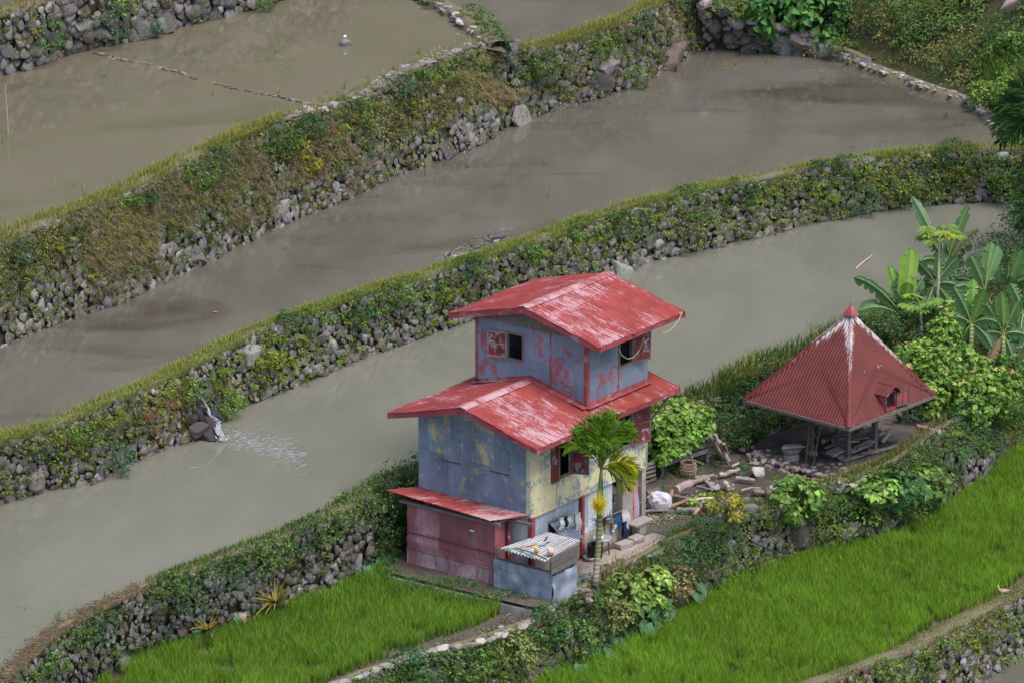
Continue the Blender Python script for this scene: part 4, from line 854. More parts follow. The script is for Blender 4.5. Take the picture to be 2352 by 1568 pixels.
# hutch with vines: plank sides on legs
hA, hB = U(*q3b(262, 930), .0), U(*q3b(735, 780), .0); hx = nrm(hB-hA); hy = A(-hx[1], hx[0], 0); hl = np.linalg.norm(hB-hA); hut = thing('wooden_hutch', 'weathered plank hutch on legs half buried under a leafy squash vine', 'hutch', hA)
def HH(x, y, z): return hA+hx*x+hy*y+A(0, 0, z)
for x in (0, hl):
    for y in (0, 1.0): mb = MB(); mb.bar(HH(x, y, 0), HH(x, y, 1.45), .09, .09, col=(.17, .155, .145), jit=.008); mb.build('leg', MAT['wood'], hut, hA)
mb = MB()
for z in (.42, .62, .82, 1.02, 1.2): mb.bar(HH(-.06, -.055, z), HH(hl+.06, -.055, z+.02), .03, .14, col=vary((.17, .155, .145), 1, .15)[0], jit=.012)
mb.build('front_plank', MAT['wood'], hut, hA)
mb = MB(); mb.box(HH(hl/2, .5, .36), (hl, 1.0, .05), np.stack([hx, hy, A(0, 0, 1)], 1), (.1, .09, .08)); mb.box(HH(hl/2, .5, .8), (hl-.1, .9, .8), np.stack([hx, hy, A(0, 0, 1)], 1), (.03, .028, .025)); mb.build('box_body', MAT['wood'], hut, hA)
mb = MB(); mb.bar(HH(hl*.55, -.08, .3), HH(hl*.55, -.08, 1.2), .07, .05, col=(.15, .13, .12)); mb.bar(HH(hl*.62, -.05, .3), HH(hl*.88, -.05, .02), .07, .05, col=(.2, .18, .16)); mb.build('brace', MAT['wood'], hut, hA)
vg = VG()
hc = HH(hl*.42, .45, 1.45)
for i in range(330):
    u, v = RNG.uniform(-.12, 1.08), RNG.uniform(-.15, 1.15); top_ = 1.45+.42*np.sqrt(max(0, 1-((u-.45)/.72)**2))-.25*max(0, .3-v)
    c = HH(u*hl, v*1.1, top_*RNG.uniform(.93, 1.03)); vg.clump(c, .15, 5, .17, [VINE, LGRN, (.16, .21, .07)][RNG.choice(3, p=(.5, .3, .2))], None, True)
for i in range(150):
    u = RNG.uniform(-.15, 1.0); zl_ = RNG.uniform(.55+.35*u, 1.5); c = HH(u*hl, -.14, zl_); vg.clump(c, .13, 4, .18, VINE, (0, -1, .1), True)
for i in range(60): c = HH(RNG.uniform(-.2, .02)*hl, RNG.uniform(-.1, .8), RNG.uniform(.3, 1.5)); vg.clump(c, .13, 4, .17, VINE, (-1, -.3, .1), True)
for i in range(160): c = HH(RNG.uniform(0, 1.05)*hl, RNG.uniform(.1, 1.1), 1.9+RNG.uniform(-.12, .08)-.3*abs(RNG.uniform(-1, 1))); vg.clump(c, .10, 5, .055, (.30, .33, .16), None)
o = vg.build('squash_vine', MAT['leaf'], None, hc); o.location = hc; tag(o, 'pale green broad leaved squash vine heaped over the wooden hutch', 'vine')
# slatted crate left of the hutch
p0 = U(*q3b(-120, 1060), 0); cr = thing('slatted_crate', 'low dark slatted wooden crate between the house pillar and the hutch', 'crate', p0); cx = hx*1.25
for i in range(4): mb = MB(); q = p0+cx*(i % 2)+hy*.8*(i//2); mb.bar(q, q+A(0, 0, .62), .07, .07, col=(.12, .105, .095)); mb.build('corner_post', MAT['wood'], cr, p0)
for z in (.05, .2, .34, .48, .6): mb = MB(); mb.bar(p0+A(0, 0, z)-hy*.03, p0+cx+A(0, 0, z)-hy*.03, .03, .075, col=(.19, .165, .145), jit=.006); mb.build('slat', MAT['wood'], cr, p0)
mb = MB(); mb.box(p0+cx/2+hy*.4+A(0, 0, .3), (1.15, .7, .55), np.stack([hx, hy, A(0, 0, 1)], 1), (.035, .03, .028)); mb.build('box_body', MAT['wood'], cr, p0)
def basket(px, z, r, h, label, dome=False, col=(.27, .20, .13)):
    P = U(*px, z); b = thing('basket', label, 'basket', P, 0, 'woven baskets'); mb = MB(); n = 22; m_ = 9
    def prof(t): return r*(np.sqrt(max(0, 1-(t*.93)**2.6)) if dome else (.82+.28*np.sin(pi*min(1, t*.75+.1))))
    for k in range(n):
        for sg in (-1, 1):
            pts = [(P+A(prof(t)*cos(k*2*pi/n+sg*t*1.1), prof(t)*sin(k*2*pi/n+sg*t*1.1), t*h+.01)) for t in np.linspace(0, 1, m_)]; mb.tube(pts, .009, 4, vary(col, 1, .2)[0], False)
    for t in np.linspace(0, 1, 5): mb.tube([P+A(prof(t)*cos(a)*1.01, prof(t)*sin(a)*1.01, t*h+.01) for a in np.linspace(0, 2*pi, n+1)], .012, 4, vary(col, 1, .15)[0], False)
    mb.build('woven_body', MAT['wood'], b, P); mb = MB()
    if dome: mb.tube([P+A(.06*cos(a), .06*sin(a), h+.03) for a in np.linspace(0, 2*pi, 9)], .018, 5, col)
    else: mb.tube([P+A(prof(1)*cos(a)*1.03, prof(1)*sin(a)*1.03, h) for a in np.linspace(0, 2*pi, 17)], .022, 5, col)
    mb.build('rim', MAT['wood'], b, P)
basket(q3b(528, 912), 0, .24, .42, 'small open weave basket under the wooden hutch')
basket(q4b(805, 720), .15, .36, .52, 'left one of two domed chicken baskets under the granary', True, (.17, .14, .115))
basket(q4b(985, 690), .15, .34, .48, 'second domed chicken basket, half hidden behind the ladder', True, (.12, .1, .085))
# stone table, ladder and planks under the granary
P = U(*q4b(690, 875), .14); st = thing('stone_stool', 'round stone stool with a flat cap slab under the granary eave', 'stone seat', P); mb = MB()
mb.lathe([(.0, 0), (.27, 0), (.26, .13), (.22, .18), (.30, .28), (.33, .36), (0, .36)], 10, P, (.21, .20, .19)); mb.build('pedestal', MAT['paver'], st, P)
V, Fc = rockvar(3, 300); npmesh('cap_slab', V*A(.46, .36, .07)@rotz(.2).T+P+A(0, 0, .41), Fc, np.tile((.24, .205, .18), (len(V), 1)), MAT['paver'], st, P, True)
l0, l1 = U(*q4b(845, 930), .14), U(*q4b(920, 950), .14); lt = hloc; up0 = U(*q4b(895, 520), 1.5); up1 = U(*q4b(985, 640), 1.15)
ld = thing('ladder', 'thin rusty brown ladder leaning on the granary floor', 'ladder', l0); mb = MB()
la, lb = l0+A(.12, .35, 1.35), l1+A(.22, .36, 1.1); mb.tube([l0, la], .028, 6, (.13, .075, .05)); mb.build('rail', MAT['wood'], ld, l0); mb = MB(); mb.tube([l1, lb], .028, 6, (.13, .075, .05)); mb.build('rail', MAT['wood'], ld, l0)
for t in (.25, .5, .75): mb = MB(); mb.tube([l0+(la-l0)*t, l1+(lb-l1)*t], .02, 6, (.14, .085, .06)); mb.build('rung', MAT['wood'], ld, l0)
def plank(a, b, wd_, label, z=(.2, .3), col=(.26, .225, .195), th=.04):
    p, q = U(*a, z[0]), U(*b, z[1]); mb = MB(); mb.bar(p, q, wd_, th, col=col, jit=.008); return single(mb, 'plank', MAT['wood'], label, 'plank', (p+q)/2, 'planks stored under the granary')
for i, (a, b, w_, z_, l) in enumerate((((1120, 640), (1260, 600), .2, (.5, .55), 'dark board deep under the granary'), ((1330, 660), (1500, 640), .2, (.55, .6), 'dusty board at the back between the posts'), ((1000, 800), (1130, 860), .12, (.15, .15), 'dark board on the ground beside the ladder'), ((1380, 760), (1530, 720), .12, (.45, .5), 'narrow board on the heap between the two front posts'), ((1420, 820), (1560, 790), .1, (.25, .3), 'thin board low at the right post'))):
    plank(a and q4b(*a), q4b(*b), w_, l, z_, (.14, .12, .105))
for i, (x, y, l) in enumerate(((1240, 680, 'dark log end behind the front granary post'), (1200, 700, 'dark log stacked left of the front granary post'), (1480, 610, 'dark log far back under the granary'), (1560, 640, 'dark log behind the right granary post'), (1100, 700, 'short dark log near the back basket'), (1350, 610, 'dark log at the middle of the granary back'))):
    log([q4b(x-70, y+20), q4b(x+70, y-25)], .10, l, (.2+.1*(i % 3), .3), col=(.10, .085, .075), group='firewood under the granary')
plank(q4b(1090, 830), q4b(1220, 760), .42, 'widest grey board on the plank heap left of the front post', (.3, .42), (.27, .235, .205))
plank(q4b(1170, 860), q4b(1500, 730), .14, 'long plank sticking out beneath the others', (.2, .3))
plank(q4b(1310, 800), q4b(1540, 680), .24, 'board between the two front posts, on top', (.36, .5), (.24, .21, .185))
plank(q4b(1290, 870), q4b(1800, 735), .15, 'long low plank in front of the right post', (.17, .2), (.21, .185, .165))
plank(q4b(1040, 760), q4b(1160, 715), .12, 'short orange brown board behind the wide board', (.3, .4), (.30, .2, .12))
plank(q4b(1300, 690), q4b(1400, 680), .16, 'short tan board at the back of the heap', (.5, .5), (.33, .24, .15))
plank(q4b(1170, 740), q4b(1230, 660), .26, 'tilted grey board against the back baskets', (.3, .7), (.19, .17, .155))
log([q4b(1600, 640), q4b(1700, 590)], .05, 'grey crooked branch beside the right granary post', (.5, .6), col=(.2, .175, .16), group='firewood under the granary')
log([q4b(1640, 720), q4b(1730, 590)], .07, 'splintered pale stump piece right of the granary', (.15, .5), col=(.26, .23, .21), group='firewood under the granary')
log([q4b(1620, 700), q4b(1790, 700)], .09, 'dark root lump at the right end of the granary', (.15, .15), col=(.17, .15, .14), group='firewood under the granary')
log([q4b(1770, 380), q4b(1840, 450)], .07, 'short pale log in shade behind the granary', (.6, .2), col=(.25, .2, .16), group='firewood under the granary')
log([q4b(2010, 540), q4b(2230, 605)], .05, 'reddish split pole lying right of the granary', (.15, .12), col=(.36, .21, .13), group='firewood under the granary')
log([q4b(2020, 560), q4b(2110, 560)], .06, 'splintered red wood chunk behind the reddish split pole', (.15, .15), col=(.33, .19, .12), group='firewood under the granary')
# bench, blocks, basins by the house
p = U(*q2b(1850, 660), 0); bn = thing('stone_bench', 'wooden slab bench on a stone by the concrete pillar', 'bench', p, HA); mb = MB(); mb.box((0, .02, .40), (.85, .42, .06), col=(.30, .26, .235), jit=.012); mb.build('seat', MAT['wood'], bn); mb = MB(); mb.box((-.05, 0, .185), (.42, .3, .37), col=(.26, .24, .22), jit=.02, bev=.03); mb.build('support', MAT['paver'], bn)
for q, l, s in (((1665, 800), 'concrete block lying nearest the steel basin', .56), ((1800, 740), 'grey concrete block lying below the wooden bench', .5)):
    p = U(*q2b(*q), 0); mb = MB(); mb.box(p+A(0, 0, .08), (s, .32, .18), rotz(HA-.1), (.30, .27, .24), .018, .03); single(mb, 'concrete_block', MAT['paver'], l, 'block', p, 'blocks beside the house')
p = U(*q2b(1430, 885), 0); bs = thing('steel_basin', 'wide shiny steel basin standing on a dark tripod', 'basin', p); mb = MB()
mb.lathe([(.10, .42), (.24, .47), (.29, .55), (.30, .55), (.25, .455), (.10, .40), (0, .40)], 20, p, (.6, .6, .63)); mb.lathe([(.0, .425), (.10, .42)], 20, p, (.6, .6, .63)); mb.build('bowl', MAT['metal'], bs, p, True)
for a in (0, 2.1, 4.2): mb = MB(); mb.tube([p+A(.2*cos(a), .2*sin(a), 0), p+A(.16*cos(a), .16*sin(a), .42)], .025, 6, (.07, .06, .055)); mb.build('leg', MAT['matte'], bs, p)
p = U(*q2b(1345, 915), 0); mb = MB(); mb.lathe([(0, 0), (.21, 0), (.23, .1), (.235, .40), (.25, .42), (.22, .42), (.2, .06), (0, .06)], 16, p, (.018, .018, .02)); single(mb, 'black_bucket', MAT['matte'], 'black bucket behind the palm trunk', 'bucket', p, smooth=True)
p = U(*q2b(1290, 945), 0); mb = MB(); mb.lathe([(0, .02), (.12, .02), (.2, .12), (.215, .12), (.13, 0), (0, 0)], 18, p, (.55, .55, .57)); single(mb, 'metal_bowl', MAT['metal'], 'small metal bowl on the ground left of the palm trunk', 'bowl', p, smooth=True)
# white sack
p = U(*q3b(230, 1275), 0); V, Fc = ICO[3]; V = V*A(.36, .28, .28); V = np.sign(V)*np.abs(V)**.72*A(.36, .28, .30)**.28; V = V+np.array([mnoise.noise_vector(tuple(v*7)) for v in V])*.075; mb = MB(); mb.add(V+p+A(0, 0, .27), Fc.tolist(), (.52, .48, .52)); single(mb, 'white_sack', MAT['cloth'], 'crumpled white plastic sack in front of the woodpile', 'sack', p)
# laundry on a line
l0 = HW(.85, -.35, 1.42); l1 = HW(5.25, -.25, 1.02); mb = MB()
def sag(t): return l0+(l1-l0)*t-A(0, 0, .10*sin(pi*t))
mb.tube([sag(t) for t in np.linspace(0, 1, 14)], .008, 5, (.3, .3, .3)); single(mb, 'washing_line', MAT['matte'], 'thin washing line strung along the front of the house', 'line', l0)
def cloth(px, w_, h_, col, label, z=None, Y=-.3, name='garment', col2=None, group='washing hung along the house', sleeves=True):
    c = PY(px[0], px[1], Y); n1, n2 = 10, 9; G = []; Cc = []
    for i, u in enumerate(np.linspace(-.5, .5, n1)):
        r_ = []; cr_ = []
        for j, v in enumerate(np.linspace(0, 1, n2)):
            ww = w_*(1-.25*v*(1 if sleeves else .2)+.08*sin(v*5)); hh = h_*(1-(.18 if abs(u) < .15 else 0)*(1 if sleeves else 0))
            r_.append(HW(c[0]+u*ww, Y+.05*sin(u*17+v*3)+.02*sin(v*9), c[2]-v*hh)); cr_.append(col if (col2 is None or (i//2) % 2 == 0) else col2)
        G.append(r_); Cc.append(cr_)
    G = np.array(G); mb = MB(); mb.grid(G, Cc); mb.grid(G[::-1]+A(.004, -.008, 0), Cc[::-1]); single(mb, name, MAT['cloth'], label, 'garment', G[5, 0], group, smooth=True)
cloth(q2b(970, 470), .24, .38, (.62, .66, .62), 'small white garment at the left end of the washing')
cloth(q2b(1010, 465), .24, .34, (.015, .03, .045), 'small dark green black garment on the line')
cloth(q2b(1055, 455), .26, .36, (.42, .58, .56), 'pale teal garment on the washing line', col2=(.66, .7, .68))
cloth(q2b(1150, 420), .34, .66, (.66, .52, .46), 'white and peach patterned shirt on the line', col2=(.7, .68, .66))
cloth(q2b(1590, 425), .36, .5, (.03, .075, .17), 'blue garment draped over the low wall', Y=-.12)
cloth(q2b(1560, 480), .18, .42, (.6, .62, .66), 'white cloth beneath the blue garment', Y=-.10)
cloth(q2b(1680, 375), .40, .62, (.52, .47, .48), 'grey white shirt hung on the concrete pillar', Y=-.14)
cloth(q2b(1718, 400), .16, .55, (.66, .40, .44), 'pink cloth beside the grey white shirt', Y=-.09, sleeves=False)
cloth(q2b(1675, 520), .2, .55, (.02, .03, .09), 'navy trousers hanging lowest on the pillar', Y=-.2, sleeves=False)
cloth(q2b(1795, 50), .30, 1.75, (.40, .44, .54), 'long striped blue and red cloth hanging behind the pillar', Y=.1, col2=(.46, .22, .24), sleeves=False)
cloth(q2b(1562, 215), .14, .28, (.72, .74, .74), 'tiny white cloth hanging in the dark opening', Y=.7, sleeves=False)
# things lying on the pen roof
def cup(px, r, h, col, label, cat, name, handle=True):
    P = ontop(*px); c = thing(name, label, cat, P); mb = MB(); mb.lathe([(0, 0), (r*.85, 0), (r, h), (r*.9, h), (r*.78, .02), (0, .02)], 14, P, col); mb.build('body', MAT['matte'], c, P, True)
    if handle: mb = MB(); mb.tube([P+A(r*.9, 0, h*.8), P+A(r*2.2, -.02, h*.75)], .014, 5, col); mb.build('handle', MAT['matte'], c, P)
cup(q2b(848, 885), .105, .20, (.66, .42, .35), 'pale pink plastic dipper on the pen roof', 'dipper', 'water_dipper')
cup(q2b(690, 862), .075, .17, (.52, .40, .06), 'yellow and brown plastic cup on the pen roof', 'cup', 'plastic_cup', False)
def rope(px, r, col, label, name, cat, z=None, pts=None):
    P = [ontop(*q) for q in px] if pts is None else pts; P = np.array(P)+A(0, 0, r); k = np.linspace(0, 1, len(P)); kk = np.linspace(0, 1, 18); Q = np.stack([np.interp(kk, k, P[:, i]) for i in range(3)], 1); mb = MB(); mb.tube(Q, r, 6, col); return single(mb, name, MAT['matte'], label, cat, Q[0])
rope([q2b(300, 825), q2b(420, 820), q2b(560, 800), q2b(700, 770)], .02, (.42, .28, .13), 'tan rope along the left edge of the pen roof', 'rope', 'rope')
rope([q2b(290, 830), q2b(480, 815), q2b(600, 905), q2b(660, 880)], .018, (.04, .22, .20), 'teal hose end across the pen roof', 'garden_hose', 'hose')
rope([q2b(720, 800), q2b(780, 785), q2b(830, 750)], .022, (.05, .12, .24), 'short blue stick on the pen roof', 'blue_stick', 'stick')
rope([q2b(780, 745), q2b(810, 700)], .03, (.06, .04, .035), 'dark brown bottle lying near the top of the pen roof', 'brown_bottle', 'bottle')
rope([q2b(500, 830), q2b(620, 865), q2b(800, 945)], .022, (.10, .08, .06), 'dark rope along the front edge of the pen roof', 'rope', 'rope')
rope([q2b(900, 650), q2b(1000, 690), q2b(1150, 760)], .022, (.09, .07, .06), 'dark rope along the back edge of the pen roof', 'rope', 'rope')
rope(None, .02, (.03, .20, .18), 'teal garden hose on the stones by the palm', 'garden_hose', 'hose', pts=[U(*q2b(*q), .0) for q in ((1140, 1200), (1200, 1160), (1240, 1110), (1310, 1090))])
rope(None, .022, (.03, .035, .035), 'black hose sagging across the stone wall below the yard', 'black_hose', 'hose', pts=[W2.P(*[np.array(v) for v in W2.pix(*q7a(*q))], np.array(.22)) for q in ((930, 165), (1000, 210), (1100, 250), (1200, 262), (1300, 250), (1420, 215), (1520, 165), (1600, 105))])
# rope under the upper eave
e = lambda x, y, Y: HW(*PY(x, y, Y))
rope(None, .016, (.42, .34, .2), 'pale rope looped under the upper eave by the window', 'hanging_rope', 'rope', pts=[e(1421, 800, -.35), e(1428, 817, -.3), e(1441, 825, -.25), e(1455, 822, -.3), e(1470, 803, -.4), e(1478, 778, -.6)])
rope(None, .016, (.42, .34, .2), 'pale rope hanging over the far corner of the upper roof', 'hanging_rope', 'rope', pts=[e(1567, 718, -.74), e(1560, 735, -.76), e(1545, 755, -.72), e(1528, 766, -.6), e(1511, 761, -.5)])
p = U(*q8b(1365, 420), -.3); mb = MB(); V, Fc = ICO[2]; V = V*A(.28, .2, .10)+np.array([mnoise.noise_vector(tuple(v*5)) for v in V])*.06; mb.add(V+p+A(0, 0, .08), Fc.tolist(), (.62, .58, .62)); single(mb, 'plastic_bag', MAT['cloth'], 'crumpled white plastic bag beneath the tin pen', 'bag', p)
for i, (q, r, l) in enumerate((((1405, 510), .11, 'round pale stone below the pen corner'), ((1440, 500), .09, 'stone right of a round pale stone by the kerb end'), ((1545, 500), .24, 'large pale stone at the end of the kerb'), ((1185, 620), .13, 'loose round stone on the mud by the edge stones'), ((1355, 490), .09, 'small upright stone under the kerb'))): boulder(q8b(*q), -.36, r, l, 1.7, 20+i, 'loose stones by the left rice field')
# flat edge stones along the left field
Pk = edgewalk(np.array([U(*q8b(*q), -.33) for q in ((-120, 1060), (0, 1010), (100, 970), (400, 870), (600, 800), (820, 755), (1000, 730), (1150, 680), (1280, 620), (1420, 565), (1480, 540))]), .42)
for i, p in enumerate(Pk):
    V, Fc = rockvar(3, 400+i); r = RNG.uniform(.22, .30); mb = MB(); mb.add((V*A(r, r*.62, .10))@rotz(.6+RNG.normal(0, .15)).T+p+RNG.normal(0, .015, 3), Fc.tolist(), vary((.31, .275, .25), 1, .14)[0])
    single(mb, 'edge_stone', MAT['paver'], 'flat pale stone in the row edging the left rice field', 'stone', p, 'edging stones of the left rice field', smooth=True)
# ------------------------------------------------------------------ growth on the terrace walls
def step(x, a, b): return min(1, max(0, (x-a)/(b-a)))
def wallplants(W, n, dens, mix, label, L=.085, ur=(0, 1), size=(.08, .22), ferns=0, fcol=YGRN, k=9):
    vg = VG(); u, t, P, Nn, px = W.scatter(n, dens, (0.02, 1.03), ur); cl = nz(P, .55, W.off)
    cols = [m_[0] for m_ in mix]; pr = np.array([m_[1] for m_ in mix])
    for i in range(len(P)):
        w_ = pr*np.exp(3.2*np.array([mnoise.noise((P[i][0]*.5, P[i][1]*.5, j*7.7+W.off)) for j in range(len(pr))])); j = RNG.choice(len(pr), p=w_/w_.sum())
        r = RNG.uniform(*size); c = P[i]+Nn[i]*r*.25
        if RNG.uniform() < .22: vg.tuft(c, r*.5, 9, r*2.0, cols[j], lean=.75, w=.022, out=Nn[i]*.35-A(0, 0, .35))
        else: vg.clump(c, r, k, L, cols[j], Nn[i])
    if ferns:
        u, t, P, Nn, px = W.scatter(ferns*4, dens, (.1, .95), ur)
        for i in range(min(ferns, len(P))): vg.fern(P[i], RNG.uniform(.22, .42), fcol, 5, Nn[i])
    return stuff(vg, 'wall_foliage', MAT['leaf'], label, 'wall plants', tuple(W.P(np.array(.5), np.array(0.))))
def blob(x, y, cx, cy, rx, ry): return np.exp(-(((x-cx)/rx)**2+((y-cy)/ry)**2))
def d5(x, y, u, t):
    n = .5+.9*mnoise.noise((x*.009, y*.012, 1)); g = step(t, .25, .75)*(1.0 if x < 760 else .75 if x < 1130 else .26)+.22
    return max(0, min(1, g*(.35+n)))
wallplants(W5, 9500, d5, [(OLV, 1.2), (GRN, .9), (LGRN, .5), (DGRN, .35), (YGRN, .35), ((.115, .10, .045), .6)], 'ferns, weeds and creepers growing over the tallest terrace wall', .085, ferns=110, k=10)
def d4(x, y, u, t):
    n = .5+.9*mnoise.noise((x*.010, y*.014, 4)); return max(0, min(1, (.30+.55*step(t, .2, .9)+(.5*step(x, 1650, 2050)))*(.3+n)*(1 if abs(x-462) > 22 else .15)))
wallplants(W4, 5600, d4, [(GRN, 1.1), (LGRN, .8), (YGRN, .5), (DGRN, .5), (OLV, .6)], 'ferns and weeds growing over the long middle terrace wall', .08, ferns=150, fcol=(.12, .17, .02), k=10)
def d3(x, y, u, t):
    n = .5+.9*mnoise.noise((x*.012, y*.016, 7)); b = .16+.5*step(t, .72, .95)+.9*step(x, 850, 930); return max(0, min(1, b*(.3+n)))
wallplants(W3, 4600, d3, [(GRN, 1), (DGRN, .9), (LGRN, .4), (OLV, .4)], 'creepers and moss growing on the wall behind the shed and granary', .085, ferns=90, fcol=(.07, .12, .02), k=10)
def d2(x, y, u, t):
    n = .5+.9*mnoise.noise((x*.010, y*.014, 9)); b = .55+.45*step(t, .25, .8)-.55*blob(x, y, 1290, 1430, 60, 60)-.75*blob(x, y, 1760, 1225, 110, 50)-.6*blob(x, y, 2250, 1070, 110, 80)-.35*blob(x, y, 1330, 1500, 120, 45)
    return max(0, min(1, b*(.35+n)))
wallplants(W2, 8000, d2, [(GRN, 1.2), (DGRN, .8), (LGRN, .55), (BLUG, .6), (OLV, .5), ((.11, .10, .04), .35)], 'tangled weeds and creepers covering the wall below the yard', .09, ferns=190, fcol=(.095, .15, .02), k=11)
wallplants(W6, 1300, lambda x, y, u, t: max(0, min(1, (.3+.4*t)*(.5+1.1*mnoise.noise((x*.02, y*.02, 3))))), [(GRN, 1), (YGRN, .6), (DGRN, .5), (OLV, .5)], 'weeds growing on the top left boulder wall', .09)
wallplants(W1, 2000, lambda x, y, u, t: max(0, min(1, (.4+.6*step(t, .4, .9))*(.4+1.1*mnoise.noise((x*.02, y*.02, 5))))), [(GRN, 1), (LGRN, .6), (OLV, .7), (YGRN, .4)], 'low weeds growing on the bottom right wall', .08)
wallplants(W5R, 260, lambda x, y, u, t: .4, [(GRN, 1), (YGRN, .6), (OLV, .6)], 'moss and weeds on the low boulder wall at the far corner', .08)
# dry hanging grass on the tallest wall
vg = VG()
def hang(W, regions, n):
    for (x0, x1, t0, t1, m_, col, h) in regions:
        for i in range(m_):
            x = RNG.uniform(x0, x1); u0, _ = W.pix(x, np.interp(x, W.pg[W.pt > .98][:, 0], W.pg[W.pt > .98][:, 1])); t = RNG.uniform(t0, t1)
            if mnoise.noise((x*.013, t*2, 8)) < -.12: continue
            P = W.P(np.array(u0), np.array(t), np.array(.07)); N_ = W.at(W.nor, np.array(u0))
            vg.tuft(P, .10, n, h, col, lean=.45, w=.016, out=N_*.5-A(0, 0, .9))
hang(W5, [(140, 330, .3, 1, 420, (.22, .17, .095), .42), (330, 560, .15, 1, 760, (.17, .14, .08), .40), (560, 760, .3, .85, 330, (.20, .16, .09), .36), (140, 330, .1, .7, 260, (.15, .125, .065), .36), (1010, 1130, .25, .9, 240, (.27, .205, .11), .50), (850, 1010, .35, .85, 160, (.15, .13, .06), .35), (0, 140, .4, 1, 120, (.14, .13, .05), .35), (680, 760, .02, .2, 30, TAN, .35)], 13)
hang(W4, [(300, 420, .15, .9, 110, (.22, .135, .07), .42), (100, 300, .3, .9, 80, (.13, .11, .045), .3)], 13)
hang(W2, [(1360, 1470, .3, .9, 60, (.16, .15, .05), .45), (2090, 2150, .2, .8, 40, (.17, .13, .06), .35), (1480, 1540, .5, 1, 30, (.18, .15, .08), .35)], 12)
stuff(vg, 'dry_grass', MAT['dry'], 'straw coloured dry grass hanging down the terrace walls', 'dry grass', (0, 20, 3))
# grass on the rims
def rimgrass(W, rim, n, label, col, hr=(.07, .2), mask=None, tan=.12, ur=(0, 1), lip=.3, kk=(-.02, 1.05)):
    vg = VG(); u = RNG.uniform(ur[0], ur[1], n); k = RNG.uniform(kk[0], kk[1], n)*rim; T = W.at(W.top, u); Nn = W.at(W.nor, u); P = T-Nn*k[:, None]+A(0, 0, .05)
    P[:, 2] += np.where(k > rim*.8, -.10*(k/rim-.8)*5*.6, .03); px = proj(P)
    q = np.array([.5+.8*mnoise.noise((p[0]*.5, p[1]*.5, 2)) for p in P]); keep = RNG.uniform(0, 1, n) < q*1.2
    if mask is not None: keep &= np.array([RNG.uniform() < mask(p[0], p[1]) for p in px])
    u, k, P, Nn = u[keep], k[keep], P[keep], Nn[keep]; n = len(P); pn_ = np.array([mnoise.noise((p[0]*.35, p[1]*.35, 9)) for p in P])
    c = vary(col, n, .22)*np.where(pn_ > .15, 1, .9)[:, None]; dry = (RNG.uniform(0, 1, n) < tan+.35*(pn_ > .2)); c[dry] = vary((.21, .19, .075), dry.sum(), .2)
    h = RNG.uniform(hr[0], hr[1], n)*(1+.7*pn_.clip(-.5, 1)); out = np.where((k < lip*rim)[:, None], Nn*.55-A(0, 0, .25), 0)
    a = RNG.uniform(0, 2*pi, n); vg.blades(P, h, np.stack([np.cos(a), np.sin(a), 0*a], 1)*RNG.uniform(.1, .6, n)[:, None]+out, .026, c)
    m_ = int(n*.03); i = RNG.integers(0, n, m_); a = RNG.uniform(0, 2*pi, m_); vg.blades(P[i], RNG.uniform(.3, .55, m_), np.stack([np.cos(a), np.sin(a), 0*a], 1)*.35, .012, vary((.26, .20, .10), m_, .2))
    return stuff(vg, 'rim_grass', MAT['grass'], label, 'grass', tuple(W.P(np.array(.5), np.array(1.))))
RG = (.170, .225, .050)
def m5(x, y): return .15 if 650 < x < 900 else .12 if 900 < x < 1155 else 1.
rimgrass(W5, .75, 26000, 'short green and yellow grass along the top of the tallest wall', (.17, .20, .05), (.12, .38), m5, .2, kk=(-.05, 1.12))
rimgrass(W4, .68, 34000, 'light green grass path along the top of the middle terrace wall', RG, (.08, .27), None, .10, kk=(-.05, 1.1))
rimgrass(W3, .75, 16000, 'green grass along the pond edge above the left rice field', (.075, .13, .028), (.10, .30), lambda x, y: 1. if x > 335 else .05, .10)
rimgrass(W6, .9, 6000, 'tawny grass on top of the top left wall', (.16, .155, .05), (.1, .3), None, .3)
rimgrass(W1, .8, 7000, 'green weeds on the bank in the bottom right corner', (.10, .15, .035), (.05, .13), None, .08)
rimgrass(W2, .55, 13000, 'grass and weeds along the lip of the yard wall', (.085, .135, .03), (.08, .26), lambda x, y: .12 if x < 1300 else .9 if x > 1530 else .06, .12)
rimgrass(W3, 1.0, 9000, 'tall dark grass above the wall behind the granary', (.045, .085, .025), (.2, .62), lambda x, y: 1. if x > 1640 else (.5 if x > 1480 else 0), .03, (.55, 1), .3, (-.25, .9))
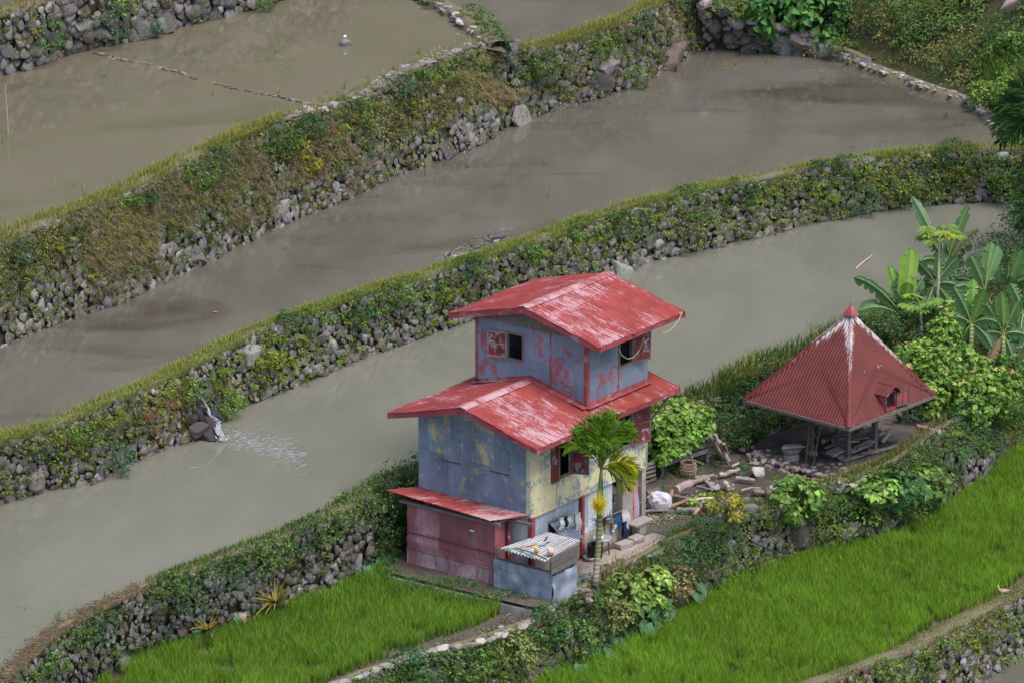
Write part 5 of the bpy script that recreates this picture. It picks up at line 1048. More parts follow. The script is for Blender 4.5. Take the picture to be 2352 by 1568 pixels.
# dead straw on the bare dirt rim at the bottom left, flat slabs on the tallest wall
vg = VG(); n = 2600; u = RNG.uniform(0, W3.pix(345, 1355)[0], n); P = W3.at(W3.top, u)-W3.at(W3.nor, u)*RNG.uniform(-.04, .5, n)[:, None]+A(0, 0, .12); a = RNG.uniform(0, 2*pi, n)
vg.leaves(P, np.stack([np.cos(a), np.sin(a), RNG.uniform(-.1, .2, n)], 1), np.tile([0, 0, 1.], (n, 1)), RNG.uniform(.1, .3, n), .022, vary((.21, .16, .11), n, .25)); stuff(vg, 'dead_straw', MAT['dry'], 'brown dead straw strewn on the dirt bank at the bottom left', 'straw', tuple(P[0]))
def coping(W, x0, x1, y0, y1, stepm, r, h, back=.22, k=1.15):
    ua, ub = W.pix(x0, y0)[0], W.pix(x1, y1)[0]; n = int((ub-ua)*W.L/stepm); u = np.linspace(ua, ub, n)+RNG.normal(0, .0006, n); T = W.at(W.tan, u); Nn = W.at(W.nor, u)
    P = W.at(W.top, u)-Nn*(back+RNG.normal(0, .05, n))[:, None]+A(0, 0, .1); rr = r*RNG.uniform(.75, 1.3, n); Z = np.tile([0, 0, 1.], (n, 1))+RNG.normal(0, .08, (n, 3))
    V, Fc, C = stones(P, T, -Nn, Z, np.stack([rr, rr*.8, h*RNG.uniform(.8, 1.3, n)], 1), stonecol(n, k)*A(1.03, .97, .95)); m_ = W.P(np.array(.5), np.array(0.)); npmesh('coping_stones', V, Fc, C, MAT['paver'], W.obj, m_, False)
coping(W5, 645, 1150, 292, 106, .34, .26, .09); coping(W5, 690, 1140, 280, 110, .4, .2, .07, .5)
coping(W5R, 1625, 1900, 15, 108, .75, .42, .20, .12, 1.4); coping(W2, 1640, 1720, 1205, 1178, .4, .24, .16, .1, 1.2)
def wallboulder(W, x, y, r, label, seed, k=1.2, mat='boulder', fl=.8):
    u, t = W.pix(x, y); P = W.P(np.array(u), np.array(t), np.array(-r*.10)); V, Fc = rockvar(3, 500+seed); V = V*(1+.10*np.array([mnoise.noise(tuple(v*2.3+seed)) for v in V]))[:, None]*A(r, r*.7, r*fl); X, N_ = W.at(W.tan, np.array(u)), W.at(W.nor, np.array(u)); V = V[:, :1]*X+V[:, 1:2]*N_+V[:, 2:]*A(0, 0, 1)
    mb = MB(); mb.add(V+P, Fc.tolist(), stonecol(1, k*.78)[0]); b = P-A(0, 0, r*fl); return single(mb, 'boulder', MAT[mat], label, 'boulder', b, 'big boulders set in the terrace walls')
for i, q in enumerate(((W5, 1175, 122, .62, 'large pale boulder on the tallest wall, right of the stone slabs', 1.5), (W5, 1395, 160, .62, 'big lichen grey boulder high in the tallest wall', 1.25), (W5, 1378, 190, .66, 'bulging boulder beneath another big boulder in the tallest wall', 1.2), (W5, 1025, 345, .5, 'upright dark boulder at the foot of the tallest wall', .9), (W5, 1200, 270, .7, 'wide flat boulder at the waterline under the tan grass', 1.2),
        (W5, 1540, 130, .8, 'wide boulder at the far end of the tallest wall', 1.2), (W5, 640, 478, .5, 'pale flat boulder low in the tallest wall', 1.5), (W5, 455, 600, .5, 'brown boulder at the waterline left of centre', 1.0), (W4, 575, 812, .52, 'big boulder at the top of the middle wall near the waterfall', 1.1), (W4, 1430, 622, .5, 'broad pale boulder at the waterline beside the upper red roof', .95),
        (W4, 640, 760, .36, 'grey boulder on the grassy rim of the middle wall', 1.2), (W4, 300, 1040, .45, 'boulder low in the middle wall left of the waterfall', .9), (W4, 80, 1105, .4, 'boulder at the waterline near the left edge', 1.1), (W4, 1990, 358, .26, 'small square stone on top of the middle wall near the right end', 1.1),
        (W3, 477, 1335, .34, 'tall pale boulder beneath the bushes of the left rice field wall', 1.5), (W3, 545, 1428, .36, 'whitish boulder at the edge of the left rice field', 2.1), (W3, 282, 1520, .38, 'whitish boulder at the bottom left by a spiky plant', 2.0), (W3, 820, 1290, .38, 'rounded boulder near the shed end of the wall', 1.2),
        (W2, 1838, 1232, .62, 'tall smooth dark boulder above the right rice field', .85), (W2, 1955, 1228, .5, 'dark square boulder right of a tall boulder', .8), (W2, 1640, 1325, .4, 'brown boulder low beside the taro', .85), (W6, 330, 72, .7, 'big round boulder at the waterline of the top left wall', 1.05), (W6, 380, 55, .6, 'second big boulder to the right in the top left wall', 1.0), (W5R, 1840, 100, .55, 'big pale boulder near the low end of the corner wall', 1.5), (W5R, 1895, 118, .5, 'last boulder at the low end of the corner wall', 1.3))):
    wallboulder(*q[:5], i, q[5])
# ------------------------------------------------------------------ separate bushes on the walls and rims
def bush(P, r, h, col, label, leafL=.11, n=None, name='bush', cat='bush', group=None, heart=False, col2=None, stem=True, flat=1.0, sparse=1.0, mat='leaf', needle=False):
    P = np.asarray(P, float); o = thing(name, label, cat, P, 0, group); vg = VG(); nb = max(7, int(16*(r/.5)**1.2))
    for i in range(nb):
        d = rdir(1, .25)[0]; c = P+A(d[0]*r*.78, d[1]*r*.78, h*.52+d[2]*h*.42); k = int((n or 22)*sparse*RNG.uniform(.6, 1.3)); cc = col if (col2 is None or RNG.uniform() < .6) else col2; cc = np.array(cc)*RNG.uniform(.75, 1.3)
        if needle: vg.tuft(c-A(0, 0, .1), r*.3, k, r*.75, cc, lean=.7, w=.012)
        else: vg.clump(c, r*RNG.uniform(.34, .55), k, leafL, cc, d, heart)
    vg.build('foliage', MAT[mat], o, P)
    if stem:
        mb = MB()
        for i in range(4): a = RNG.uniform(0, 2*pi); mb.tube([P-A(0, 0, .05), P+A(cos(a)*r*.2, sin(a)*r*.2, h*.35), P+A(cos(a)*r*.5, sin(a)*r*.5, h*.75)], [.02, .015, .006], 5, (.11, .085, .055))
        mb.build('stem', MAT['wood'], o, P)
    return o
def wb(W, x, y, r, h, col, label, **kw):
    u, t = W.pix(x, y); r, h = r*1.2, h*1.2; P = W.P(np.array(u), np.array(t), np.array(.16))-A(0, 0, h*.45); return bush(P, r, h, col, label, group='bushes growing on the terrace walls', stem=False, **kw)
B5 = [(1140, 115, .5, .7, DGRN, 'dark bush where the stone dike meets the tallest wall'), (1020, 168, .42, .5, GRN, 'bush beside the stone slabs, right of the largest pair'), (905, 200, .55, .5, DGRN, 'dark bush under the stone slabs near the pond corner'), (960, 185, .45, .5, GRN, 'green bush between two others below the slabs'), (805, 250, .5, .7, GRN, 'rounded green bush standing above the stone slabs'), (700, 288, .55, .5, DGRN, 'dark low bush at the left end of the stone slabs'), (620, 318, .7, .6, DGRN, 'wide dark bush left of the stone slabs'), (545, 345, .4, .4, GRN, 'small bush on the rim, second left of the slabs'), (490, 372, .6, .5, DGRN, 'dark bush on the grassy rim above the brown grass'), (440, 400, .6, .5, GRN, 'green bush above the brown grass, left of a dark one'), (330, 455, .35, .35, DGRN, 'small dark bush on the rim above tan grass'), (290, 465, .35, .3, GRN, 'little bush left of a small dark one on the rim'), (25, 585, .45, .55, DGRN, 'dark round bush at the left edge on the tallest wall'),
      (1245, 150, .5, .9, GRN, 'bush beside the large pale boulder on the tallest wall'), (1370, 110, .5, .5, GRN, 'bush on the grassy rim right of the pale boulder'), (1465, 55, .4, .6, DGRN, 'bush on the rim near the far end'), (1450, 180, .5, .7, GRN, 'bush low on the tallest wall near the waterline far end'), (1215, 160, .4, .5, (.06, .11, .03), 'leafy bush just right of the pale boulder'), (1560, 20, .4, .5, DGRN, 'last bush at the far end of the tallest wall'), (865, 310, .9, 1.0, (.10, .11, .055), 'big grey green bush in the middle of the tallest wall'), (665, 350, .4, .5, (.16, .17, .02), 'yellow fern bush at the middle of the tallest wall'), (700, 370, .35, .4, (.19, .18, .02), 'smaller yellow bush beside the yellow fern bush')]
for q in B5: wb(W5, *q)
B4 = [(830, 700, .48, .55, DGRN, 'dark bush on the middle wall right of a grey boulder'), (910, 668, .5, .6, GRN, 'green bush on the middle wall left of the ducks'), (1075, 620, .5, .6, DGRN, 'dark bush just below the ducks'), (1200, 580, .42, .4, GRN, 'bush on the rim right of the ducks'), (1345, 530, .6, .7, GRN, 'big bush on the middle wall above the upper red roof'), (1400, 510, .4, .5, DGRN, 'dark bush right of the big one above the red roof'), (1465, 520, .45, .7, GRN, 'leafy bush reaching half down the wall above the red roof'), (1590, 470, .7, .9, GRN, 'largest bush of the middle wall, right of centre'), (1690, 440, .5, .5, DGRN, 'bush at the left end of the bare stones'), (1600, 535, .7, .7, (.085, .115, .035), 'pale weedy bush at the waterline below the largest bush'), (1880, 385, .45, .45, DGRN, 'dark bush on the rim right of the bare stones'), (1945, 380, .45, .5, DGRN, 'second dark bush right of the bare stones'), (1965, 460, .55, .7, BLUG, 'feathery blue green bush hanging to the water'), (2195, 355, .6, .6, DGRN, 'dark bush at the right end of the middle wall'), (2120, 420, .7, .7, GRN, 'fern like bush near the right end of the middle wall'), (2060, 420, .6, .6, (.075, .115, .02), 'yellow green bush left of the ferny one'), (2280, 400, .7, .8, DGRN, 'dark bush under the palm fronds at right'), (2320, 430, .6, .6, GRN, 'bush at the right edge of the middle wall'),
      (655, 750, .4, .7, DGRN, 'dark bush right of the boulder on the middle wall'), (600, 835, .45, .7, (.12, .15, .015), 'yellow green bush below the big boulder'), (490, 890, .45, 1.0, (.055, .12, .015), 'bright green creeper bush right of the waterfall'), (515, 930, .45, .5, (.07, .13, .02), 'bright low bush at the water right of the waterfall'), (425, 920, .45, 1.0, GRN, 'bright green bush left of the waterfall'), (395, 900, .4, .6, LGRN, 'pale green bush at the top left of the waterfall'), (245, 1055, .55, .8, BLUG, 'feathery dark bush hanging to the water at the left'), (710, 735, .45, .5, GRN, 'bush on the middle wall between two dark bushes'), (175, 1000, .4, .4, GRN, 'bush on the rim at the left of the waterfall')]
for q in B4: wb(W4, *q)
B3 = [(225, 1420, .30, .4, DGRN, 'dark round shrub on the dirt bank at the bottom left'), (195, 1455, .34, .4, DGRN, 'second dark shrub, lower left of a round one'), (165, 1475, .35, .5, GRN, 'shrub on the face of the bottom left wall'), (110, 1520, .4, .5, GRN, 'shrub at the bottom left corner of the wall'), (375, 1360, .5, .8, GRN, 'leafy shrub at the left end of the green rim'), (420, 1370, .5, .9, DGRN, 'dark shrub hanging at the left end of the green rim'), (455, 1345, .35, .8, GRN, 'narrow hanging shrub beside a tall pale boulder'), (510, 1315, .55, .6, DGRN, 'wide dark shrub right of the tall pale boulder'), (570, 1290, .55, .6, GRN, 'shrub on the left field wall, middle of the rim'), (630, 1265, .5, .6, GRN, 'shrub on the rim above the largest spiky plant'), (690, 1230, .5, .6, DGRN, 'dark shrub on the rim right of the spiky plant'), (745, 1205, .5, .6, GRN, 'shrub on the rim toward the shed'), (800, 1175, .65, .7, GRN, 'large shrub on the rim near the shed'), (850, 1150, .6, .8, (.045, .09, .025), 'large shrub third from the shed end of the rim'), (895, 1130, .7, 1.0, GRN, 'tall bush left of the shed roof tip'), (935, 1085, .8, 1.0, (.035, .075, .025), 'bush behind the corner of the blue wall'), (880, 1200, .6, .9, DGRN, 'dark bush in the shade left of the shed')]
for q in B3: wb(W3, *q)
for q in ((1700, 920, .7, .9, DGRN, 'dark bush at the left tip of the granary roof'), (1760, 880, .8, .9, (.04, .08, .025), 'weedy bush above the granary roof edge'), (1640, 960, .5, .8, DGRN, 'dark bush between the hutch and the granary'), (1690, 990, .6, .8, GRN, 'ferny bush on the shaded wall left of the granary')): wb(W3, *q)
B2 = [(1560, 1235, .75, 1.1, (.03, .072, .03), 'feathery dark green bush beside the path', .06), (1545, 1270, .5, .6, BLUG, 'low feathery bush in front of the path bush', .06), (1622, 1232, .7, .8, (.022, .052, .018), 'dark spreading bush under the yellow shrub', .07), (1600, 1290, .7, .9, DGRN, 'dark hanging bush right of the taro'), (1845, 1120, .5, .6, (.08, .075, .018), 'brownish green round bush by the wet ground', .06), (1915, 1105, .55, .6, BLUG, 'feathery bush at the end of the paved platform', .06), (1810, 1150, .6, .8, GRN, 'bush with a leafy vine hanging in front of it'), (1990, 1100, .65, .8, GRN, 'leafy bush below the paved stones'), (2050, 1095, .65, .8, DGRN, 'dark leafy bush below the granary post'), (2110, 1080, .65, .9, GRN, 'leafy bush on the wall right of the granary'), (2170, 1020, .6, .8, DGRN, 'dark bush on the wall near the mound'), (2090, 1150, .5, .6, GRN, 'low bush near the bare stones at right'), (1900, 1180, .6, .8, (.075, .1, .03), 'olive bush above the black hose'), (1960, 1160, .5, .7, GRN, 'bush above the dark square boulder'), (1480, 1330, .6, .8, (.085, .13, .03), 'pale green broadleaf bush below the path'), (1420, 1340, .6, .8, (.07, .115, .03), 'bush right of the palm foot'), (1460, 1400, .6, .8, GRN, 'bush above the taro leaves'), (1400, 1420, .5, .7, (.095, .105, .035), 'weedy olive bush below the palm'), (1245, 1440, .45, .6, DGRN, 'dark bush at the end of the edging stones'), (1290, 1480, .6, .7, GRN, 'bush on the wall below the edging stones'), (1180, 1500, .5, .5, (.09, .11, .035), 'olive bush hanging under the edging stones'), (950, 1540, .6, .6, DGRN, 'dark bush at the bottom edge below the edging stones'), (1060, 1530, .5, .5, GRN, 'bush at the bottom edge, right of a dark one'), (1350, 1470, .5, .6, DGRN, 'bush left of the taro at the bottom'), (2240, 980, .6, .7, DGRN, 'dark bush at the top of the bare stone wall at right'), (1330, 1400, .4, .5, GRN, 'small bush between the palm and the tin pen'), (1530, 1340, .5, .6, (.12, .10, .05), 'withered brown bush below the path')]
for q in B2: wb(W2, q[0], q[1]+(30 if q[0] in (1480, 1420) else 32 if q[0] > 1830 else -4), q[2]*1.1, q[3]*(.9 if q[0] > 1830 else 1.2), np.array(q[4])*(1.6 if q[0] in (1810, 2050, 1480, 1990, 1245, 1960) else RNG.uniform(.85, 1.45)), q[5], **({'leafL': q[6], 'n': 46} if len(q) > 6 else {'leafL': .2, 'heart': True, 'n': 14} if q[0] in (1810, 2050, 2110, 1480, 1420, 1990) else {'leafL': RNG.uniform(.10, .15)}))
P = U(1668, 1222, 0); bush(P, .50, 1.3, (.185, .17, .010), 'yellow green croton shrub above the stone wall', .11, 60, 'croton_shrub', 'shrub', col2=(.09, .11, .012), mat='gloss_leaf')

for q in ((100, 95, .5, 1.3, (.045, .11, .03), 'long green plant hanging down the top left boulder wall'), (245, 60, .5, 1.1, BLUG, 'feathery dark plant on the top left boulder wall'), (350, 52, .32, .7, BLUG, 'small feathery plant at the waterline of the top left wall'), (280, 10, .5, .6, LGRN, 'light green bush at the top of the top left wall'), (590, 8, .5, .6, GRN, 'green tuft at the right end of the top left wall')): wb(W6, *q)
for q in ((2100, 1530, .45, .4, GRN, 'low bush on the bottom right wall'), (2150, 1490, .4, .4, (.08, .12, .03), 'weedy bush on the rim of the bottom right wall'), (2250, 1450, .4, .45, OLV, 'olive bush on the bottom right wall'), (2035, 1535, .4, .4, LGRN, 'pale green bush at the lower end of the bottom right wall')): wb(W1, *q)
# ------------------------------------------------------------------ hillside at the top right
hb = np.array([U(*q) for q in ((1560, -60, 5.5), (1608, 0, 5.4), (1640, 14, 5.1), (1700, 34, 4.75), (1760, 56, 4.4), (1850, 80, 4.0), (1920, 110, 3.65), (1990, 138, 3.5), (2100, 182, 3.5), (2200, 220, 3.5), (2270, 256, 3.5), (2320, 320, 3.5), (2390, 400, 3.4), (2480, 480, 3.2))]); hb = Wall.res(hb, 70)
hd_ = nrm(A(.40, .92, 0)); rows = [];
def hillz(p, d): return (d-.55).clip(0)*.72+.35*mnoise.noise((p[0]*.25, p[1]*.25+d*.25, 3))*min(1, d/1.5) if not hasattr(d, 'shape') else 0
HD = [0, .5, 1.2, 2, 3, 4.5, 6, 8, 11, 15, 20, 28, 40]
for d in HD: rows.append([p+hd_*d+A(0, 0, (max(0, d-.5)*.75+.5*mnoise.noise((p[0]*.3, p[1]*.3+d*.3, 3))*min(1, d/1.5))) for p in hb])
HG = np.array(rows); mb = MB(); mb.grid(HG); tag(mb.build('hillside', MAT['hill'], None, None, True), None, None, None, 'structure')
def hp(i, d):
    j = int(np.clip(np.searchsorted(HD, d)-1, 0, len(HD)-2)); f = (d-HD[j])/(HD[j+1]-HD[j]); i0 = int(np.clip(i, 0, 68)); g = i-i0; q = HG[j]*(1-f)+HG[j+1]*f; return q[i0]*(1-g)+q[i0+1]*g
vg = VG(); vd = VG()
for k in range(6500):
    i = RNG.uniform(4, 69); d = RNG.uniform(.45, 12)**1.0; P = hp(i, d); n1 = mnoise.noise((P[0]*.35, P[1]*.35, 6)); n2 = mnoise.noise((P[0]*.8, P[1]*.8, 1)); x, y = proj(P)
    if x < 1560 or x > 2420 or y < -40: continue
    if ((x-2330)/70)**2+((y-40)/60)**2 < 1 and RNG.uniform() < .85: continue
    if d < .9 and RNG.uniform() < .6: continue
    c = GRN if n1 > .1 else OLV if n1 > -.25 else (.11, .10, .04)
    if n2 > .25: vd.tuft(P, .18, 14, RNG.uniform(.35, .8), (.17, .16, .055) if n1 < .1 else LGRN, lean=.6, w=.02)
    else: hz_ = max(0, mnoise.noise((P[0]*.55, P[1]*.55, 11)))*1.5; vg.clump(P+A(0, 0, .12+hz_*RNG.uniform(.3, 1)), RNG.uniform(.16, .40), 15, .12+.06*(n1 > .2), np.array(c)*RNG.uniform(.9, 1.9), (0, -.6, .3))
stuff(vg, 'hillside_foliage', MAT['leaf'], 'mixed green and olive weeds covering the hillside at the top right', 'weeds', tuple(HG[0, 40])); stuff(vd, 'hillside_grass', MAT['grass'], 'tall pale grass growing over the hillside at the top right', 'grass', tuple(HG[0, 40]))
def hillat(x, y):
    g = HG.reshape(-1, 3); i = ((proj(g)-A(x, y))**2).sum(1).argmin(); return g[i]
for (x, y, r, h, col, lb, kw) in ((1790, 70, 1.2, 1.5, (.04, .105, .025), 'bush of large bright heart leaves behind the corner wall, left half', dict(leafL=.26, heart=True, n=16)), (1880, 80, 1.2, 1.6, (.045, .11, .028), 'bush of large heart leaves behind the corner wall, right half', dict(leafL=.26, heart=True, n=16)), (1840, 30, 1.2, 1.5, (.035, .09, .02), 'topmost heart leaved bush behind the corner wall', dict(leafL=.25, heart=True, n=16)), (1990, 60, 1.3, 1.6, (.03, .065, .028), 'feathery dark bush right of the heart leaved bushes', dict(leafL=.12)), (1690, 30, .9, .9, (.08, .13, .025), 'yellow green ferny bush at the end of the tallest wall', dict(leafL=.12)), (1930, 130, .7, .6, GRN, 'low green bush behind the last corner boulders', {}), (2130, 80, 1.0, 1.0, (.05, .09, .03), 'grey green bush in the middle of the hillside', {}), (2240, 150, 1.0, 1.0, GRN, 'round bush on the hillside near the right edge', {}), (2310, 110, 1.0, 1.0, (.035, .075, .022), 'dark bush at the right edge of the hillside', {}), (2170, 170, .8, .8, (.04, .075, .02), 'dark bush low on the hillside', {}), (2270, 225, .7, .8, LGRN, 'light green shrub above the dike near the palm', dict(leafL=.18)), (2310, 240, .7, .8, (.1, .17, .03), 'pale leafy shrub touching the palm fronds', dict(leafL=.18)), (2060, 20, 1.2, 1.0, (.045, .08, .02), 'bush at the top edge of the hillside', {}), (2200, 20, 1.1, .9, OLV, 'olive bush at the top edge of the hillside', {}), (2080, 130, .8, .7, GRN, 'bush above the dike stones', {})):
    bush(hillat(x, y)-A(0, 0, .1), r, h, col, lb, group='bushes on the hillside', stem=True, **kw)
P = hillat(2330, 15); V, Fc = rockvar(3, 700); mb = MB(); mb.add(V*A(.9, .7, .8)+P, Fc.tolist(), (.42, .30, .25)); single(mb, 'boulder', MAT['paver'], 'pinkish bare rock at the top right corner', 'boulder', P, smooth=True)
P = hillat(2265, 2)+A(0, 0, .3); mb = MB(); V, Fc = rockvar(3, 701); mb.add(V*A(.8, .6, .35)+P, Fc.tolist(), (.5, .47, .46)); single(mb, 'boulder', MAT['paver'], 'pale flat rock at the top edge of the hillside', 'boulder', P, smooth=True)
# low stone dike along the far right side of the pond
dk = edgewalk(np.array([U(*q, Z4) for q in ((1915, 130), (1990, 156), (2100, 196), (2190, 226), (2240, 246), (2268, 268), (2300, 310))]), .11); o = thing('stone_dike', 'low dike of small stones and mud curving along the far side of the pond', 'dike', dk[0]); n = len(dk); mb = MB()
d_ = np.gradient(dk, axis=0); d_ /= np.linalg.norm(d_, axis=1)[:, None]; nn = np.stack([d_[:, 1], -d_[:, 0], 0*d_[:, 0]], 1)
mb.grid(np.array([dk+nn*b+A(0, 0, z) for b, z in ((.26, -.1), (.15, .10), (-.05, .16), (-.3, .14), (-.55, .05))])); mb.build('mud_bank', MAT['rim'], o, dk[0], True)
r = RNG.uniform(.08, .17, n); V, Fc, C = stones(dk+nn*RNG.uniform(-.22, .22, (n, 1))+A(0, 0, .13), d_, nn, np.tile([0, 0, 1.], (n, 1)), np.stack([r, r*.8, r*.6], 1), stonecol(n, 1.4)); npmesh('dike_stones', V, Fc, C, MAT['paver'], o, dk[0])
# dike between the two upper ponds
dk = edgewalk(np.array([U(*q, Z5) for q in ((930, -60), (985, 0), (1030, 22), (1062, 40), (1090, 68), (1118, 90), (1150, 108))]), .16); o = thing('earth_dike', 'short earth dike with flat stones between the two upper ponds', 'dike', dk[-1]); n = len(dk)
d_ = np.gradient(dk, axis=0); d_ /= np.linalg.norm(d_, axis=1)[:, None]; nn = np.stack([d_[:, 1], -d_[:, 0], 0*d_[:, 0]], 1); mb = MB(); mb.grid(np.array([dk+nn*b+A(0, 0, z) for b, z in ((-.5, -.3), (-.36, .12), (0, .2), (.3, .16), (.5, -.9))])[::-1]); mb.build('mud_bank', MAT['rim'], o, dk[-1], True)
i = RNG.choice(n, n, True); r = RNG.uniform(.1, .26, n); V, Fc, C = stones(dk[i]+nn[i]*RNG.uniform(.1, .45, (n, 1))+A(0, 0, .12), d_[i], nn[i], np.tile([0, 0, 1.], (n, 1)), np.stack([r, r*.7, r*.45], 1), stonecol(n, 1.5)); npmesh('dike_stones', V, Fc, C, MAT['paver'], o, dk[-1])
for x, y, l in ((1085, 42, 'small dark bush halfway along the dike of the upper ponds'), (1115, 62, 'small bush at the lower half of the dike of the upper ponds'), (1132, 80, 'small bush where the upper dike meets the tallest wall'), (1000, 5, 'bright grassy bush at the top end of the upper dike')): bush(U(x, y, Z5+.15), .4, .45, GRN if y != 5 else LGRN, l, group='bushes growing on the terrace walls', stem=False)
# ------------------------------------------------------------------ mound at the right with bananas, papayas and vines
mA = Wall.res(np.array([U(*q) for q in ((1960, 775, 1.7), (2012, 757, 1.75), (2080, 705, 1.75), (2170, 648, 1.75), (2250, 596, 1.75), (2323, 550, 1.75), (2480, 470, 1.75))]), 40)
mB = Wall.res(np.array([U(*q) for q in ((1975, 850, .05), (2030, 880, .08), (2090, 915, .08), (2150, 960, .08), (2215, 945, .0), (2330, 925, -.35), (2520, 850, -.5))]), 40)
MG = []
for j, f in enumerate(np.linspace(0, 1, 12)): MG.append([a*(1-f)+b*f+A(0, 0, .75*sin(pi*f)*(.6+.6*mnoise.noise((i*.2, f*2, 4)))+(-.6 if j == 0 else 0)) for i, (a, b) in enumerate(zip(mA, mB))])
MG = np.array(MG); mb = MB(); mb.grid(MG[::-1]); tag(mb.build('mound_terrain', MAT['hill'], None, None, True), None, None, None, 'structure')
def mound(x, y):
    g = MG[1:].reshape(-1, 3); i = ((proj(g)-A(x, y))**2).sum(1).argmin(); return g[i]
vg = VG()
for k in range(2200):
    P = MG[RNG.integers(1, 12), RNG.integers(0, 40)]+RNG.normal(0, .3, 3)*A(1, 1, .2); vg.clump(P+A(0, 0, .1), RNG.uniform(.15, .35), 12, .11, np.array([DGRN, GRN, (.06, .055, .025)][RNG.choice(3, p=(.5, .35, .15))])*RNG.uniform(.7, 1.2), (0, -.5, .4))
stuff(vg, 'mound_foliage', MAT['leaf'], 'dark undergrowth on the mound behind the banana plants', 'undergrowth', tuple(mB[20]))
# climbing squash vine heaped over the mound, in overlapping lobes
vp = U(2165, 940, .05); vo = thing('climbing_vine', 'great heap of pale green broad leaved vine right of the granary roof', 'vine', vp); vg = VG()
for (x, y, rx, ry, n) in ((2110, 835, 55, 55, 230), (2170, 765, 40, 60, 190), (2150, 850, 60, 60, 260), (2215, 850, 55, 70, 280), (2180, 900, 50, 50, 190), (2255, 905, 50, 60, 220), (2285, 860, 40, 50, 160), (2090, 810, 30, 30, 60), (2300, 930, 35, 40, 100), (2230, 940, 50, 40, 130), (2190, 705, 18, 28, 50), (2310, 890, 40, 45, 120), (2185, 735, 34, 44, 150), (2150, 800, 45, 45, 140), (2330, 850, 30, 40, 90), (2130, 910, 40, 40, 110)):
    b = mound(x, y+25); dpt = (b-CAM)@FW; c = CAM+ray(x, y)*(dpt-.5)
    for i in range(n//3):
        d = rdir(1, .2)[0]; d[1] = -abs(d[1]); rr = RNG.uniform(.75, 1.05); q = c+A(d[0]*rx/74*rr, d[1]*.8*rr, d[2]*ry/72*rr); vg.clump(q, .16, 6, .145, [VINE, (.115, .19, .032), (.06, .12, .025), (.22, .22, .07)][RNG.choice(4, p=(.45, .25, .22, .08))], d, True, .2)
vg.build('foliage', MAT['leaf'], vo, vp); mb = MB()
for (x, y) in ((2120, 900), (2190, 930), (2240, 935)): q = mound(x, y); mb.tube([q, q+A(.1, .1, .6), q+A(-.1, .3, 1.3)], [.03, .025, .015], 5, (.12, .09, .06))
mb.build('stem', MAT['wood'], vo, vp)
def leafblade(mb, p0, p1, wd, col, droop=.2, sag=None, tear=.3, up=None, n=22, fold=.10):
    """a long banana leaf from p0 to p1, arching, with a pale midrib and torn edges"""
    p0 = np.asarray(p0, float); p1 = np.asarray(p1, float); L = np.linalg.norm(p1-p0); ax = (p1-p0)/L; sd = np.cross(ax, FW); sd = nrm(sd) if up is None else nrm(up); nn = np.cross(sd, ax)
    c = [p0+(p1-p0)*t+A(0, 0, 1)*L*droop*4*t*(1-t) for t in np.linspace(0, 1, n)]; 
    for sg in (-1, 1):
        G = []; Cc = []; cut = 0
        for i, t in enumerate(np.linspace(0, 1, n)):
            w_ = wd*min(1, (t/.14)**.7 if t > 0 else 0)*(1-max(0, (t-.72)/.28)**2.2*.92); 
            if i % 3 == 0 and RNG.uniform() < tear: w_ *= RNG.uniform(.35, .8)
            w_ *= RNG.uniform(.94, 1.04); e = c[i]+sd*sg*w_*.5*(1-.15*tear)+nn*(fold*w_)-A(0, 0, 1)*w_*tear*.35+ax*w_*.12
            k = RNG.uniform(.85, 1.15); G.append([c[i], (c[i]+e)/2+nn*.02, e]); Cc.append([np.minimum(np.array(col)*1.0+.035, 1), np.array(col)*k, np.array(col)*k*.93])
        G = np.array(G); mb.grid(G if sg > 0 else G[::-1], np.array(Cc) if sg > 0 else np.array(Cc)[::-1])
    mb.tube([q+nn*-.004 for q in c], list(np.linspace(.022, .005, n)), 5, (.17, .23, .08), False)
def banana(base_px, z, crown_px, leaves_, label, hue=(.028, .076, .022)):
    b = U(*base_px, z); dpt = (b-CAM)@FW; cr_ = CAM+ray(*crown_px)*dpt; o = thing('banana_plant', label, 'banana plant', b, 0, 'banana plants on the mound'); mb = MB(); mb.tube([b, b+(cr_-b)*.5+A(.03, 0, 0), cr_], [.11, .09, .06], 9, [(.10, .12, .05), (.13, .15, .06), (.15, .2, .07)]); mb.build('pseudostem', MAT['trunk'], o, b, True)
    mb = MB(); dead = MB(); nd = 0
    for q in leaves_:
        x, y, wd, dr = q[:4]; col = q[4] if len(q) > 4 and q[4] else hue; tear = q[5] if len(q) > 5 else .45
        tip = CAM+ray(x, y)*(dpt+RNG.uniform(-.6, .35)); t0 = cr_+(tip-cr_)*.16+A(0, 0, .08); (mb if col[1] > col[0] else dead).tube([cr_, t0], [.03, .022], 5, (.15, .2, .07)); leafblade(mb if col[1] > col[0] else dead, t0, tip, wd, np.array(col)*RNG.uniform(.85, 1.15), dr, None, tear); nd += col[1] <= col[0]
    mb.build('foliage', MAT['gloss_leaf'], o, b)
    if nd: dead.build('dead_leaves', MAT['dry'], o, b)
    return o
YG = (.13, .24, .025)
banana((2076, 795), .9, (2076, 725), [(2093, 570, .62, .02, YG, .05), (2042, 611, .42, .02, (.10, .20, .025), .05), (1962, 637, .42, .10, None, .55), (1970, 717, .55, .14, (.06, .14, .045), .1), (2060, 640, .4, .03), (2050, 790, .5, .10), (2020, 800, .42, .12, None, .3), (2105, 790, .45, .1), (2120, 640, .4, .08), (2035, 738, .35, .18), (2086, 650, .45, .03, (.09, .19, .03), .1), (2008, 812, .4, .12)], 'banana plant with two upright bright leaves behind the granary peak')
